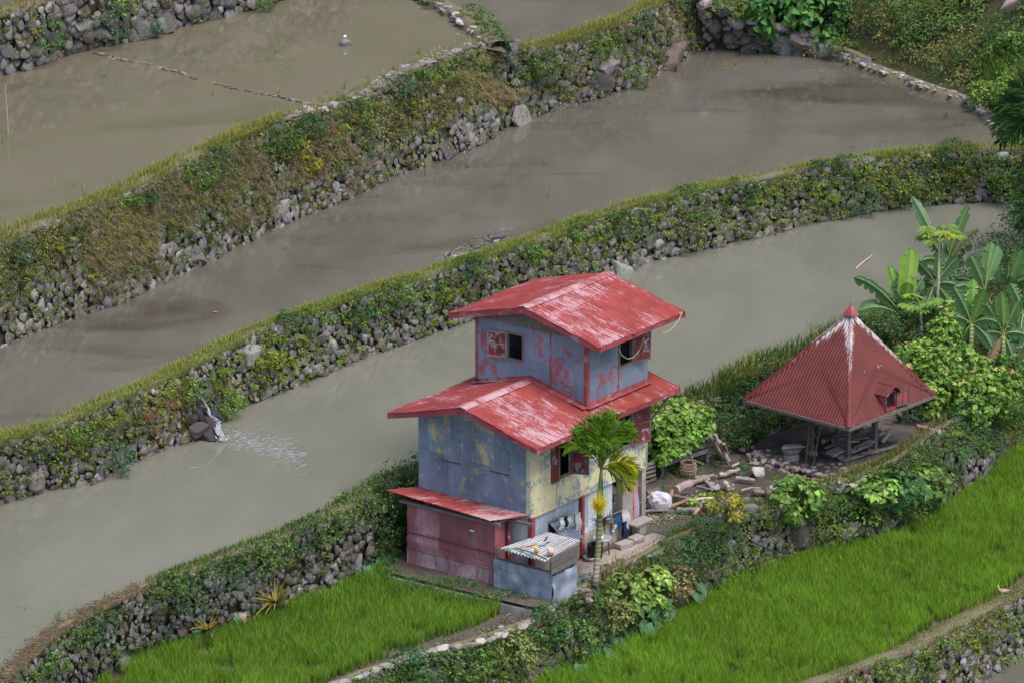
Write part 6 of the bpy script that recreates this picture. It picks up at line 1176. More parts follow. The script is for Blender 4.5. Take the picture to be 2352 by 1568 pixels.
banana((2178, 690), 1.6, (2172, 612), [(2093, 449, .42, .05, (.055, .12, .05), .6), (2224, 473, .40, .07, (.05, .11, .03), .5), (2247, 527, .38, .14, (.11, .12, .07), .9), (2128, 540, .4, .1), (2232, 560, .4, .12), (2140, 640, .38, .15), (2200, 690, .4, .12), (2215, 600, .45, .12), (2118, 600, .35, .15), (2155, 520, .35, .04), (2205, 545, .35, .1)], 'tall banana plant with ragged leaves behind the papaya tree')
banana((2262, 745), 1.4, (2262, 668), [(2228, 588, .55, .05, (.05, .105, .04), .4), (2278, 556, .5, .03, (.055, .13, .03), .2), (2292, 563, .5, .02, (.06, .14, .045), .2), (2195, 640, .4, .1), (2188, 665, .4, .14), (2225, 745, .45, .12), (2260, 775, .5, .1), (2285, 800, .45, .1), (2200, 715, .38, .12), (2212, 700, .45, .03, YG, .1), (2290, 760, .3, .1, (.24, .17, .10), .8), (2250, 720, .35, .1)], 'banana plant with broad dark leaves right of the papaya')
banana((2318, 760), 1.3, (2312, 668), [(2349, 573, .5, .04, (.06, .135, .045), .35), (2318, 600, .45, .03), (2360, 640, .45, .08), (2345, 690, .4, .12, (.10, .10, .06), .8), (2300, 610, .45, .05), (2352, 600, .5, .05), (2290, 715, .3, .1, (.25, .19, .11), .9), (2300, 730, .3, .1, (.23, .16, .09), .9), (2340, 770, .34, .12, (.33, .24, .03), .6), (2280, 745, .3, .12, (.27, .2, .12), .9), (2360, 740, .4, .1), (2330, 640, .5, .06)], 'banana plant at the right edge with brown and yellow hanging leaves')
banana((2345, 800), 1.0, (2350, 720), [(2385, 640, .5, .06), (2320, 650, .45, .06), (2370, 690, .45, .1), (2310, 760, .4, .12), (2340, 800, .4, .1), (2390, 740, .5, .1), (2322, 720, .4, .1, (.3, .22, .1), .8)], 'low banana plant cut by the right edge')
banana((2225, 830), .8, (2232, 745), [(2190, 660, .5, .06), (2262, 665, .5, .05, (.06, .14, .035)), (2175, 730, .45, .12), (2290, 740, .45, .12, (.05, .10, .04), .6), (2235, 640, .45, .03, (.08, .17, .03)), (2200, 800, .45, .1), (2280, 800, .4, .12), (2215, 700, .4, .05, (.24, .18, .1), .9)], 'banana plant half buried in the middle of the grove')
banana((2300, 850), .5, (2305, 770), [(2265, 700, .5, .06), (2340, 690, .5, .05), (2255, 770, .45, .12), (2358, 770, .45, .1), (2300, 670, .5, .03, (.07, .15, .04)), (2330, 840, .4, .1), (2270, 830, .4, .1, (.26, .19, .1), .9)], 'lowest banana plant at the front of the grove')
banana((2148, 730), 1.6, (2150, 655), [(2105, 600, .42, .05), (2200, 590, .45, .05), (2095, 660, .4, .12), (2205, 660, .42, .12), (2165, 570, .4, .03, (.07, .15, .03)), (2130, 700, .4, .1), (2190, 720, .4, .1)], 'banana plant directly beside the papaya trunk')
def papaya(b, z, top, n, ln, label, col):
    b = U(*b, z); dpt = (b-CAM)@FW; t = CAM+ray(*top)*dpt; o = thing('papaya_tree', label, 'papaya tree', b, 0, 'papaya trees'); mb = MB(); mb.tube([b, b+(t-b)*.5+A(.02, 0, 0), t], [.06, .05, .035], 8, (.30, .27, .22)); mb.build('trunk', MAT['wood'], o, b, True); mb = MB(); vg = VG()
    for i in range(n):
        a = i*2.4; e = RNG.uniform(-.25, .9); d = nrm(A(cos(a), sin(a)*.9, e)); p = t+d*ln*RNG.uniform(.7, 1.1)-A(0, 0, .1); mb.tube([t, (t+p)/2+A(0, 0, .08), p], [.012, .01, .007], 4, (.16, .18, .06)); cc = np.array(col)*RNG.uniform(.8, 1.3)*(A(1.5, 1.1, .6) if RNG.uniform() < .2 else 1)
        for k in range(7):
            f = -1.9+k*.63; q = nrm(A(cos(a+f), sin(a+f)*.9, -.35)); m_ = 3; PP = p+q*np.array([.0, .10, .2])[:, None]*ln; vg.leaves(PP, np.stack([q, nrm(q+A(-q[1], q[0], 0)*.7), nrm(q-A(-q[1], q[0], 0)*.7)]), np.tile([0, -.35, .93], (3, 1)), .42*ln, .17*ln, np.tile(cc, (3, 1)))
    mb.build('petiole', MAT['leaf'], o, b); vg.build('foliage', MAT['leaf'], o, b); return o
papaya((2150, 745), 1.5, (2158, 540), 15, .62, 'taller papaya tree with a slim pale trunk among the bananas', (.105, .165, .025))
papaya((2116, 800), 1.0, (2114, 700), 13, .55, 'shorter papaya tree with bright leaves in front of the bananas', (.085, .17, .03))
def palm(b, z, crown_px, fr, label, ln=1.5, trunk=(.10, .085), col=(.04, .105, .02), shaft=.75, flower=False, arch=.22, lw=.05, tcol=(.20, .18, .14)):
    b = U(*b, z); dpt = (b-CAM)@FW; t = CAM+ray(*crown_px)*dpt; o = thing('areca_palm', label, 'palm tree', b, 0, None); H = t-b; hl_ = np.linalg.norm(H); f = 1-shaft/hl_
    mb = MB(); kk = np.linspace(0, f, 8); mb.tube([b+H*k+A(.04*sin(k*4), 0, 0) for k in kk], list(np.linspace(trunk[0], trunk[1], 8)*A(1.25, 1, 1, 1, 1, 1, 1, 1)), 10, [np.array(tcol)*(1-k*.0)*(A(1.15, 1.1, 1.1) if k < .25 else A(.62, .72, .42)) for k in kk]); mb.build('trunk', MAT['trunk'], o, b, True)
    mb = MB(); s0 = b+H*f+A(.04*sin(f*4), 0, 0); mb.tube([s0, s0+(t-s0)*.3, s0+(t-s0)*.7, t], [trunk[1]*.95, trunk[1]*1.15, trunk[1]*.8, .04], 9, [(.045, .085, .03), (.05, .10, .03), (.07, .13, .03), (.09, .15, .03)]); mb.build('crownshaft', MAT['gloss_leaf'], o, b, True)
    vg = VG(); rb = MB()
    for q in fr:
        dx, dy, dd = q[:3]; cc = q[3] if len(q) > 3 else col; tip = t+RT*dx/77+A(0, 0, -dy/73)+A(0, 1, 0)*dd; L = np.linalg.norm(tip-t); n = 27; ts = np.linspace(0, 1, n); arc = np.array([t+(tip-t)*k+A(0, 0, 1)*L*arch*4*k*(1-k)*.55 for k in ts]); rb.tube(arc, list(np.linspace(.022, .005, n)), 5, (.11, .15, .04), False)
        tg = np.gradient(arc, axis=0); tg /= np.linalg.norm(tg, axis=1)[:, None]; sd = np.cross(tg, A(.15, -.5, .85)); sd /= np.linalg.norm(sd, axis=1)[:, None]; un = np.cross(sd, tg)
        for sg in (-1, 1):
            i = np.arange(5, n); l = ln*.42*np.sin(pi*(.22+.64*ts[i]))*RNG.uniform(.6, 1.15, len(i)); D = sd[i]*sg*.60+tg[i]*.85+un[i]*.25+RNG.normal(0, .12, (len(i), 3)); D /= np.linalg.norm(D, axis=1)[:, None]; vg.leaves(arc[i], D, un[i]+sd[i]*sg*-.3, l, lw, vary(cc, len(i), .38), .38, .18)
    vg.build('frond', MAT['gloss_leaf'], o, b); rb.build('frond_rib', MAT['gloss_leaf'], o, b)
    if flower:
        c = s0-A(.02, .10, .13); mb = VG(); m_ = 600; d = rdir(m_, .1); d[:, 1] -= .3; mb.blades(np.tile(c, (m_, 1))+d*.02, RNG.uniform(.22, .46, m_), d*1.1, .024, vary((.52, .45, .06), m_, .16)); mb.build('flower_cluster', MAT['grass'], o, b)
        mb = MB(); c = s0+A(.12, -.02, -.42)
        for i in range(110): d = rdir(1, -.15)[0]; e = c+d*RNG.uniform(.28, .46)*A(1, .8, .95); mid = c+(e-c)*.5+RNG.normal(0, .04, 3); mb.tube([c+A(-.10, 0, .1)*.6, mid, e], [.009, .007, .006], 3, (.10, .075, .045), False)
        mb.build('old_fruit_stalks', MAT['wood'], o, b)
    return o
YF = (.24, .26, .02)
palm((1366, 1344), 0, (1381, 1078), [(-78, -56, -.3), (-58, -80, .2), (-39, -92, .2), (-23, -112, .0), (-5, -122, -.2), (11, -112, .2), (26, -116, .3), (44, -104, -.3), (63, -92, .2), (70, -72, .2), (76, -4, -.2, YF), (70, 24, -.4, YF), (53, 30, -.5, (.14, .2, .02)), (-19, -70, -.9), (26, -75, -.9), (0, -85, .8)], 'areca palm in front of the house with yellow flowers and ringed trunk', 1.5, flower=True, shaft=1.12, col=(.10, .19, .022), arch=.42)
DP = (.028, .066, .022)
palm((2402, 620), 1.7, (2402, 258), [(-130, 35, -.4, DP), (-110, 78, .2, DP), (-120, -5, .3, DP), (-85, -55, .2, DP), (-40, -90, .2, DP), (60, -60, .1, DP), (90, 20, 0, DP), (30, 110, .3, DP), (-100, 52, -1, DP), (-70, -25, -1, DP)], 'dark areca palm leaning in at the upper right edge', 2.2, col=DP, lw=.075)
palm((2400, 720), 1.5, (2396, 478), [(-70, 15, -.3, (.035, .08, .03)), (-60, 55, .1, (.035, .08, .03)), (-68, -30, .2, (.04, .09, .03)), (-35, -62, 0, (.04, .09, .03)), (-30, 75, -.2, (.035, .08, .03)), (50, 10, 0), (20, -60, .3)], 'smaller areca palm below it at the right edge', 1.5, col=(.035, .08, .03))
for (x, y, z, r, h, col, lb, kw) in ((2335, 560, 1.75, .9, .9, (.03, .06, .025), 'dark bush at the pond end on the right edge', {}), (2300, 590, 1.75, .8, .6, (.032, .066, .022), 'low dark bush behind the right banana plants', {}), (2345, 520, 2., .7, .8, (.05, .08, .035), 'pale flowering bush at the right edge by the pond', {}), (2030, 770, 1.7, .6, .7, (.035, .07, .022), 'small bush behind the granary peak by the water', {}), (2330, 880, .5, .7, .8, DGRN, 'dark bush at the right edge below the bananas', {}), (2345, 960, -.2, .6, .7, GRN, 'leafy bush above the bare stone wall at the right edge', {}), (2210, 960, 0, .6, .6, DGRN, 'dark bush between the vine heap and the stone wall', {}), (2290, 955, -.2, .6, .6, (.045, .085, .025), 'bush above the bare stone wall', {})): bush(U(x, y, z), r, h, col, lb, group='bushes on the mound', **kw)

for (x, y, r, h, lb) in ((1790, 965, .6, 1.0, 'added dark bush in the shade at the left under the granary eave'), (1850, 958, .6, 1.1, 'added dark bush behind the stone stool under the eave'), (1905, 950, .6, 1.1, 'added dark bush behind the chicken baskets'), (1985, 940, .6, 1.0, 'added dark bush behind the back granary post'), (2050, 930, .6, .9, 'added dark bush under the right tip of the granary roof'), (2110, 940, .6, .8, 'added dark bush between the granary and the vine heap'), (2090, 965, .4, .45, 'added low dark weeds beside the reddish split pole')): bush(U(x, y, .08), r, h, (.018, .042, .016), lb, .12, 26, group='dark bushes added behind the granary')  # bushes added in very dark green to stand in for the roof's shade
# ------------------------------------------------------------------ rice
def inpoly(P, poly):
    x, y = P[:, 0], P[:, 1]; q = np.asarray(poly)[:, :2]; ins = np.zeros(len(P), bool); j = len(q)-1
    for i in range(len(q)):
        c = ((q[i, 1] > y) != (q[j, 1] > y)) & (x < (q[j, 0]-q[i, 0])*(y-q[i, 1])/(q[j, 1]-q[i, 1]+1e-12)+q[i, 0]); ins ^= c; j = i
    return ins
def rice(poly, z, sp, nb, h, label, col, edge_thin=None):
    poly = np.array(poly); lo, hi = poly[:, :2].min(0), poly[:, :2].max(0); X, Y = np.meshgrid(np.arange(lo[0], hi[0], sp), np.arange(lo[1], hi[1], sp)); P = np.stack([X.ravel(), Y.ravel(), 0*X.ravel()+z], 1)
    a = .35; P[:, :2] += RNG.uniform(-.38, .38, (len(P), 2))*sp; P = P[inpoly(P, poly)]; px = proj(P); k = (px[:, 0] > -80) & (px[:, 0] < 2440) & (px[:, 1] < 1680); P = P[k]; n = len(P)
    pn_ = np.array([mnoise.noise((p[0]*.35, p[1]*.35, 3)) for p in P]); p2 = np.array([mnoise.noise((p[0]*1.3, p[1]*1.3, 8)) for p in P]); P = P[(p2 > -.48)]; pn_ = pn_[p2 > -.48]; p2 = p2[p2 > -.48]; n = len(P)
    B = np.repeat(P, nb, 0)+RNG.normal(0, .028, (n*nb, 3))*A(1, 1, 0); an = RNG.uniform(0, 2*pi, n*nb); ln = np.stack([np.cos(an), np.sin(an), 0*an], 1)*RNG.beta(1.3, 2.2, n*nb)[:, None]*.85
    hh = h*RNG.uniform(.55, 1.15, n*nb)*np.repeat(1+.22*pn_+.2*p2, nb); cc = vary(col, n*nb, .18, .05)*np.repeat(1+.25*pn_+.15*p2, nb)[:, None]; y = RNG.uniform(0, 1, n*nb) < .08; cc[y] = vary((.20, .22, .035), y.sum(), .15)
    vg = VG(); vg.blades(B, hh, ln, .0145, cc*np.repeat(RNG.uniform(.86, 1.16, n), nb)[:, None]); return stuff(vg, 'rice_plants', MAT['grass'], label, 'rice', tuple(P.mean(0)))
back2 = [tuple(p) for p in (W2.bot+W2.nor*.12)]
r1 = [U(1140, 1640, Z1)]+[p for p in back2[int(W2.pix(1263, 1553)[0]*W2.n)::6]]+[U(2500, 1240, Z1), U(2352, 1322, Z1), U(2300, 1362, Z1), U(2245, 1397, Z1), U(2180, 1422, Z1), U(2120, 1448, Z1), U(2040, 1508, Z1), U(1958, 1541, Z1), U(1879, 1563, Z1), U(1700, 1640, Z1)]
rice(r1, Z1, .14, 19, .48, 'bright green young rice filling the right field', (.100, .198, .020))
b3 = [tuple(p) for p in (W3.bot+W3.nor*.15)[int(W3.pix(219, 1566)[0]*W3.n):int(W3.pix(880, 1300)[0]*W3.n):6]]
r2 = [U(190, 1640, Z2)]+b3+[U(885, 1325, Z2), U(1010, 1352, Z2), U(1145, 1388, Z2), U(1150, 1412, Z2), U(1085, 1440, Z2), U(1000, 1468, Z2), U(930, 1494, Z2), U(800, 1545, Z2), U(700, 1585, Z2), U(560, 1640, Z2)]
rice(r2, Z2, .145, 18, .48, 'green young rice filling the left field below the shed', (.096, .188, .022))
# ------------------------------------------------------------------ sparse weeds and debris in the flooded ponds
def pondweeds(W, specs, label, z):
    vg = VG()
    for (x, y, n, h, c) in specs: vg.tuft(U(x, y, z), .05+.012*n*(h < .2), n, h, c, lean=.45, w=.016)
    return stuff(vg, 'pond_weeds', MAT['grass'], label, 'water weeds', tuple(U(specs[0][0], specs[0][1], z)))
LG = (.13, .20, .04)
sp4 = [(1168, 400, 7, .75, LG), (1252, 380, 6, .5, LG), (1258, 455, 5, .5, LG), (1110, 340, 4, .55, LG), (976, 405, 5, .6, LG), (935, 425, 4, .4, (.2, .19, .06)), (1026, 412, 4, .3, TAN), (655, 575, 6, .55, LG), (86, 955, 7, .4, LG), (1762, 145, 8, .4, LG), (1690, 150, 22, .22, (.14, .17, .03)), (1675, 155, 16, .18, (.18, .16, .05)), (1552, 165, 46, .45, (.20, .13, .06)), (1545, 150, 30, .5, (.22, .15, .07)), (1720, 225, 4, .3, LG), (1912, 310, 4, .25, LG), (1950, 180, 9, .14, GRN), (1930, 200, 12, .12, (.07, .1, .03)), (1885, 185, 10, .14, GRN), (2145, 240, 7, .16, LG), (2175, 270, 22, .3, (.20, .12, .08)), (2205, 290, 14, .14, (.07, .09, .03)), (1955, 340, 9, .08, (.06, .08, .03)), (2205, 200, 5, .3, LG), (720, 490, 40, .45, (.27, .19, .10)), (735, 482, 22, .4, (.26, .2, .1)), (1075, 385, 14, .3, (.24, .15, .08)), (700, 500, 12, .5, LG)]
sp4 += [(x, y, 2, .2, LG) for x, y in zip(RNG.uniform(100, 1900, 60), RNG.uniform(150, 900, 60)) if np.interp(x, [0, 600, 1200, 1900], [800, 560, 330, 160]) < y < np.interp(x, [0, 600, 1200, 1900], [960, 720, 530, 350])]
pondweeds(None, sp4, 'sparse grass tufts standing in the middle pond', Z4-.05)
sp5 = [(790, 205, 10, .65, LG), (842, 180, 6, .35, LG), (960, 125, 10, .5, LG), (905, 160, 12, .3, (.15, .18, .04)), (770, 215, 24, .16, (.18, .15, .07)), (745, 228, 20, .14, (.2, .16, .08)), (830, 208, 22, .14, (.19, .16, .07)), (395, 155, 5, .4, LG), (480, 80, 4, .6, LG), (240, 180, 6, .4, LG), (245, 300, 5, .45, LG), (125, 440, 6, .55, LG), (172, 430, 4, .5, LG), (195, 450, 10, .5, LG), (490, 220, 4, .4, LG), (630, 15, 6, .5, LG), (675, 12, 6, .5, LG), (735, 20, 5, .4, LG), (640, 215, 10, .3, (.28, .2, .1)), (3, 330, 4, .5, LG), (885, 5, 4, .3, LG), (665, 70, 4, .4, LG)]
sp5 += [(640+i*4.4*RNG.uniform(.7, 1.3)-300*(i/60), 92+i*1.35+RNG.normal(0, 5), 3, .14, (.15, .21, .05)) for i in range(60)]
pondweeds(None, sp5, 'sparse grass tufts standing in the upper left pond', Z5-.06)
sp3 = [(132, 1420, 18, .42, (.12, .21, .04)), (135, 1425, 16, .2, TAN), (60, 1395, 16, .07, (.09, .08, .05)), (190, 1340, 10, .05, LG), (25, 1495, 8, .12, (.14, .17, .05)), (15, 1458, 20, .05, (.13, .1, .07)), (85, 1440, 10, .1, TAN), (185, 1370, 8, .05, LG)]
pondweeds(None, sp3, 'sparse weeds in the shallow corner of the lower left pond', Z3-.06)
pondweeds(None, [(1230, 60, 10, .1, TAN), (1200, 85, 12, .12, (.2, .13, .08)), (1440, 60, 6, .5, LG), (1215, 100, 8, .5, LG), (1230, 78, 8, .12, LG)], 'small weeds in the upper right pond', Z5B-.05)
# floating mud bund across the upper left pond
mb = MB(); bp = [(225, 122), (262, 133), (300, 141), (345, 148), None, (366, 155), (400, 163), (452, 181), None, (490, 190), (560, 208), (640, 222), (700, 236), (748, 246)]; o = thing('mud_bund', 'thin broken line of mud and straw across the upper left pond', 'mud bund', U(490, 190, Z5)); seg = []
V_, F_, C_ = [], [], []; n = 0
for a, b in zip(bp[:-1], bp[1:]):
    if a is None or b is None: continue
    for t in np.arange(0, 1, .11):
        P = U(a[0]+(b[0]-a[0])*t, a[1]+(b[1]-a[1])*t, Z5-.04)+RNG.normal(0, .05, 3)*A(1, 1, .1); V, Fc = ROCKS[1][RNG.integers(14)]; r = RNG.uniform(.05, .10); V_.append(V*A(r*1.5, r, r*.5)+P); F_.append(Fc+n); n += len(V); C_.append(np.tile(vary((.17, .135, .105), 1, .25), (len(V), 1)))
npmesh('mud_clods', np.concatenate(V_), np.concatenate(F_), np.concatenate(C_), MAT['paver'], o, U(490, 190, Z5))
P = U(792, 106, Z5-.1); o = thing('pond_rock', 'dark rock with a small white stone on top in the upper left pond', 'rock', P); V, Fc = rockvar(3, 801); npmesh('rock_body', V*A(.30, .22, .24)+P+A(0, 0, .1), Fc, np.tile((.22, .19, .19), (len(V), 1)), MAT['paver'], o, P, True); V, Fc = rockvar(2, 802); npmesh('white_stone', V*A(.07, .06, .06)+P+A(0, -.02, .36), Fc, np.tile((.7, .68, .66), (len(V), 1)), MAT['paver'], o, P, True)
P = U(19, 309, Z5-.1); mb = MB(); mb.tube([P, P+A(-.02, 0, .9), P+A(-.06, 0, 1.75)], [.022, .02, .014], 6, (.36, .31, .25)); single(mb, 'thin_pole', MAT['wood'], 'thin pale pole standing in the upper left pond', 'pole', P)
P = U(710, 248, Z5); mb = MB(); mb.tube([P+A(-.18, .02, .02), P+A(.2, -.05, .02)], .05, 10, (.50, .50, .52)); single(mb, 'plastic_pipe', MAT['matte'], 'short grey pipe floating near the mud bund', 'pipe', P)
P, Q = U(1965, 618, Z3-.03), U(2003, 587, Z3-.03); mb = MB(); mb.tube([P, (P+Q)/2+A(0, 0, .02), Q], [.035, .03, .018], 6, (.44, .33, .22)); single(mb, 'bamboo_pole', MAT['wood'], 'tan stick floating in the pond left of the banana plants', 'stick', P)
P = U(860, 868, Z4); 
mb = MB(); P = U(494, 718, Z4-.04); mb.add(np.array([(-.09, 0, .02), (0, .05, .035), (.1, 0, .02), (0, -.05, .03)])+P, [(0, 3, 2, 1)], (.5, .15, .06)); mb.add(np.array([(-.09, 0, .012), (0, .05, .02), (.1, 0, .012), (0, -.05, .02)])+P, [(0, 1, 2, 3)], (.4, .12, .05)); single(mb, 'red_leaf', MAT['leaf'], 'single orange red leaf floating in the middle pond', 'leaf', P)
# ------------------------------------------------------------------ waterfall through the middle wall
u0, t0 = W4.pix(462, 985); wp = W4.P(np.array(u0), np.array(0.)); o = thing('waterfall', 'small white waterfall running over dark rocks through the middle wall', 'waterfall', wp); k = 0
def wf(x, y, out): u, t = W4.pix(x, y); return W4.P(np.array(u), np.array(t), np.array(out))
for (x, y, r, f, out) in ((461, 968, .42, 1.2, .15), (450, 950, .32, 1.0, .1), (452, 935, .30, 1.2, .05), (440, 985, .40, 1.0, .25), (455, 1000, .40, .9, .30), (478, 955, .4, 1.1, .1), (436, 960, .3, .9, .1), (470, 990, .26, .9, .40), (445, 905, .30, .8, .0), (470, 915, .35, 1.0, .0)):
    V, Fc = rockvar(3, 820+k); k += 1; P = wf(x, y, out); r *= .8; npmesh('wet_rock', V*A(r, r*.8, r*f)+P, Fc, np.tile(vary((.055, .05, .05), 1, .15), (len(V), 1)), MAT['paver'], o, wp)
vg = VG(); path = [wf(434, 898, .36), wf(440, 925, .55), wf(447, 945, .62), wf(458, 958, .70), wf(455, 975, .74), wf(462, 992, .80), wf(469, 1008, .85)]; path = np.array(path); m_ = 70
for i in range(m_):
    s_ = RNG.uniform(0, 1)**.8; j = np.linspace(s_, min(1, s_+RNG.uniform(.08, .22)), 5); kk = np.linspace(0, 1, len(path)); q = np.stack([np.interp(j, kk, path[:, c_]) for c_ in range(3)], 1); wdt = .02+.13*s_; off = RNG.normal(0, wdt*.5); q[:, 0] += off; q[:, 1] += off*.3; q[:, 1] -= .05; q += RNG.normal(0, .012, q.shape); w_ = RNG.uniform(.006, .014); sd = A(1, .3, 0)*w_
    V = np.concatenate([q-sd, q+sd]); Fc = np.array([[a, a+1, a+6] for a in range(4)]+[[a, a+6, a+5] for a in range(4)]); vg.put(V, Fc, np.ones((10, 3))*.8)
vg.build('falling_water', MAT['foam_glint'], o, wp)
def foam_glint(specs, label, z, base):  # pale slivers painted as sky glints on ripples; also draws floating specks
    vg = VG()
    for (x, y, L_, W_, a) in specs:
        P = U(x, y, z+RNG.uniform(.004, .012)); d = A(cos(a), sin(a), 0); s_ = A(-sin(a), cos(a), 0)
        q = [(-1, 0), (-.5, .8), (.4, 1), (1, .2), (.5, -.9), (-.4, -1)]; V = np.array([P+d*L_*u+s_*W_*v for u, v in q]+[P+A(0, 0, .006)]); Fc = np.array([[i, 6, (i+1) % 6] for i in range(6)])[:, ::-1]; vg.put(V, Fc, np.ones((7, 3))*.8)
    return stuff(vg, 'glints_and_specks', MAT['foam_glint'], label, 'ripples', tuple(base))
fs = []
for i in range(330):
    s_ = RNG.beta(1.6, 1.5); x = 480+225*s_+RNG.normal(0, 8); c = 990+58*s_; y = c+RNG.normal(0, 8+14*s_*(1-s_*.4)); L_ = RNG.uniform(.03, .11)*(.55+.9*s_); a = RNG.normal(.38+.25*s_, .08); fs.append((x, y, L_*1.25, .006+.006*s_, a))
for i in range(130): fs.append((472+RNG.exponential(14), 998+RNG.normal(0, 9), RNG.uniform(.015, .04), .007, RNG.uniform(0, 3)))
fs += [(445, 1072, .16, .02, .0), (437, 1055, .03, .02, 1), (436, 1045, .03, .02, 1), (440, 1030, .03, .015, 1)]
foam_glint(fs, 'painted sky glints on ripples fanning out from the foot of the waterfall', Z3-.06, U(500, 1000, Z3))
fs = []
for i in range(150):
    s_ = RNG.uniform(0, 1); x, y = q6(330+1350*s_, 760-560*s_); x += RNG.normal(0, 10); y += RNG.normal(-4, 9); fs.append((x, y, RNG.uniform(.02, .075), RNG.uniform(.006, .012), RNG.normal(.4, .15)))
foam_glint(fs, 'small painted sky glints on ripples around the swimming ducks', Z4-.05, U(1060, 585, Z4))
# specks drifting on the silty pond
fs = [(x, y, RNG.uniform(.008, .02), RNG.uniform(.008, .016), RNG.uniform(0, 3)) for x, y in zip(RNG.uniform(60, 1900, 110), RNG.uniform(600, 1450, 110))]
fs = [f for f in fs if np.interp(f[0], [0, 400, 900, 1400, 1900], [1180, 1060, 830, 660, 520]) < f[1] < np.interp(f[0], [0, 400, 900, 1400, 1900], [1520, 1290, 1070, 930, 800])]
foam_glint(fs, 'tiny pale specks floating on the big lower pond', Z3-.06, U(600, 1200, Z3))
# ------------------------------------------------------------------ ducks and hens
def bird(P, ang, s, label, parts, name='duck', cat='duck', group='ducks on the middle pond', legs=False, body=(.02, .018, .022), wing=(.02, .018, .024), belly=(.6, .57, .55), head=(.03, .025, .03), face=(.45, .05, .05), neckup=.30):
    """one lofted skin from beak to tail; s = body length"""
    P = np.asarray(P, float); sp = [(.62, neckup-.015, .012, .010), (.56, neckup, .028, .02), (.50, neckup+.02, .062, .062), (.44, neckup+.03, .075, .08), (.38, neckup, .062, .066), (.36, neckup*.62, .06, .06), (.33, neckup*.3, .09, .085), (.26, .07, .15, .13), (.12, .06, .20, .165), (-.05, .07, .205, .17), (-.22, .10, .165, .13), (-.36, .15, .10, .075), (-.46, .20, .075, .035), (-.56, .25, .05, .012)]
    n = 12; V = []; C = []
    for i, (x, z, rw, rh) in enumerate(sp):
        for j in range(n):
            a = j*2*pi/n; V.append((x, rw*cos(a), z+rh*sin(a)+.03)); up = sin(a)
            c = (.5, .35, .2) if i < 2 else face if i == 2 else head if i < 5 else (belly if (i < 7 and up < .2) else body) if i < 8 else (belly if up < -.35 else (belly if (7 < i < 10 and abs(up) < .35) else wing)) if i < 12 else body
            C.append(c)
    Fs = [(i*n+j, i*n+(j+1) % n, (i+1)*n+(j+1) % n, (i+1)*n+j) for i in range(len(sp)-1) for j in range(n)]+[tuple(range(n))[::-1], tuple(range((len(sp)-1)*n, len(sp)*n))]
    V = np.array(V); lift = 0
    mb = MB(); lift = .30 if legs else 0
    for sg in (-1, 1):
        W_ = np.array([(.16, sg*.17, .12), (.05, sg*.22, .15), (-.15, sg*.215, .16), (-.40, sg*.10, .22), (-.2, sg*.19, .08), (.02, sg*.215, .05)])
    V[:, 2] += lift
    mb.add(V*s@rotz(ang).T+P, Fs, C)
    if legs:
        for sg in (-.07, .07): mb.tube([np.array((.0, sg, lift))*s@rotz(ang).T+P, np.array((.02, sg, .12))*s@rotz(ang).T+P, np.array((.0, sg, .0))*s@rotz(ang).T+P, np.array((.1, sg, .005))*s@rotz(ang).T+P], [.035*s, .022*s, .018*s, .014*s], 5, (.4, .25, .06))
        mb.prism(np.array([(.50, 0, neckup+.09+lift), (.44, 0, neckup+.19+lift), (.38, 0, neckup+.10+lift)])*s@rotz(ang).T+P, np.array((0, .015*s, 0))@rotz(ang).T, (.4, .03, .03))
    o = mb.build(name, MAT['feather'], None, P, True); o.location = P; return tag(o, label, cat, group)
bird(U(*q6(1335, 410), Z4-.07), pi+.15, .62, 'black and white duck with a red face, nearest the right', 0)
bird(U(*q6(1000, 590), Z4-.07), pi+.05, .52, 'dark brown duck with a white breast in the middle of the flock', 0, body=(.06, .035, .03), wing=(.05, .03, .026), face=(.05, .03, .03))
bird(U(*q6(440, 715), Z4-.07), -1.9, .46, 'black duck with white belly at the left of the flock, facing the bank', 0, face=(.3, .15, .15))
bird(U(*q6(480, 640), Z4-.06), pi, .26, 'small reddish duckling behind the black duck at left', 0, body=(.26, .13, .11), wing=(.22, .11, .09), belly=(.4, .28, .2), head=(.25, .12, .1), face=(.3, .2, .15))
bird(U(*q6(395, 660), Z4-.06), pi+.3, .26, 'foremost reddish duckling at the left of the flock', 0, body=(.30, .16, .13), wing=(.25, .13, .1), belly=(.5, .36, .28), head=(.28, .14, .12), face=(.3, .2, .15))
bird(U(*q6(575, 700), Z4-.06), pi-.2, .28, 'cream duckling close to the grassy bank', 0, body=(.50, .40, .30), wing=(.45, .34, .25), belly=(.6, .5, .4), head=(.5, .4, .3), face=(.4, .3, .2))
bird(U(*q6(690, 665), Z4-.06), pi, .25, 'duckling right of the cream one, by the bank', 0, body=(.42, .30, .24), wing=(.36, .25, .2), belly=(.5, .4, .3), head=(.4, .3, .24), face=(.4, .3, .2))
bird(U(1466, 1212, 0), 1.2, .40, 'black hen on the earth behind the slab bench', 0, 'hen', 'hen', 'hens in the yard', True, (.012, .012, .014), (.012, .012, .015), (.012, .012, .014), (.012, .012, .014), (.3, .03, .03), .34)
bird(U(1612, 1192, 0), 1.75, .42, 'dark red hen beside the yellow green shrub', 0, 'hen', 'hen', 'hens in the yard', True, (.14, .03, .02), (.11, .022, .016), (.10, .03, .02), (.16, .04, .03), (.35, .04, .03), .36)
bird(U(2305, 1368, Z1+.04), 2.7, .42, 'pale tan hen on the mud at the edge of the right rice field', 0, 'hen', 'hen', 'hens in the yard', True, (.46, .34, .24), (.40, .27, .19), (.6, .5, .42), (.5, .36, .26), (.45, .1, .06), .34)
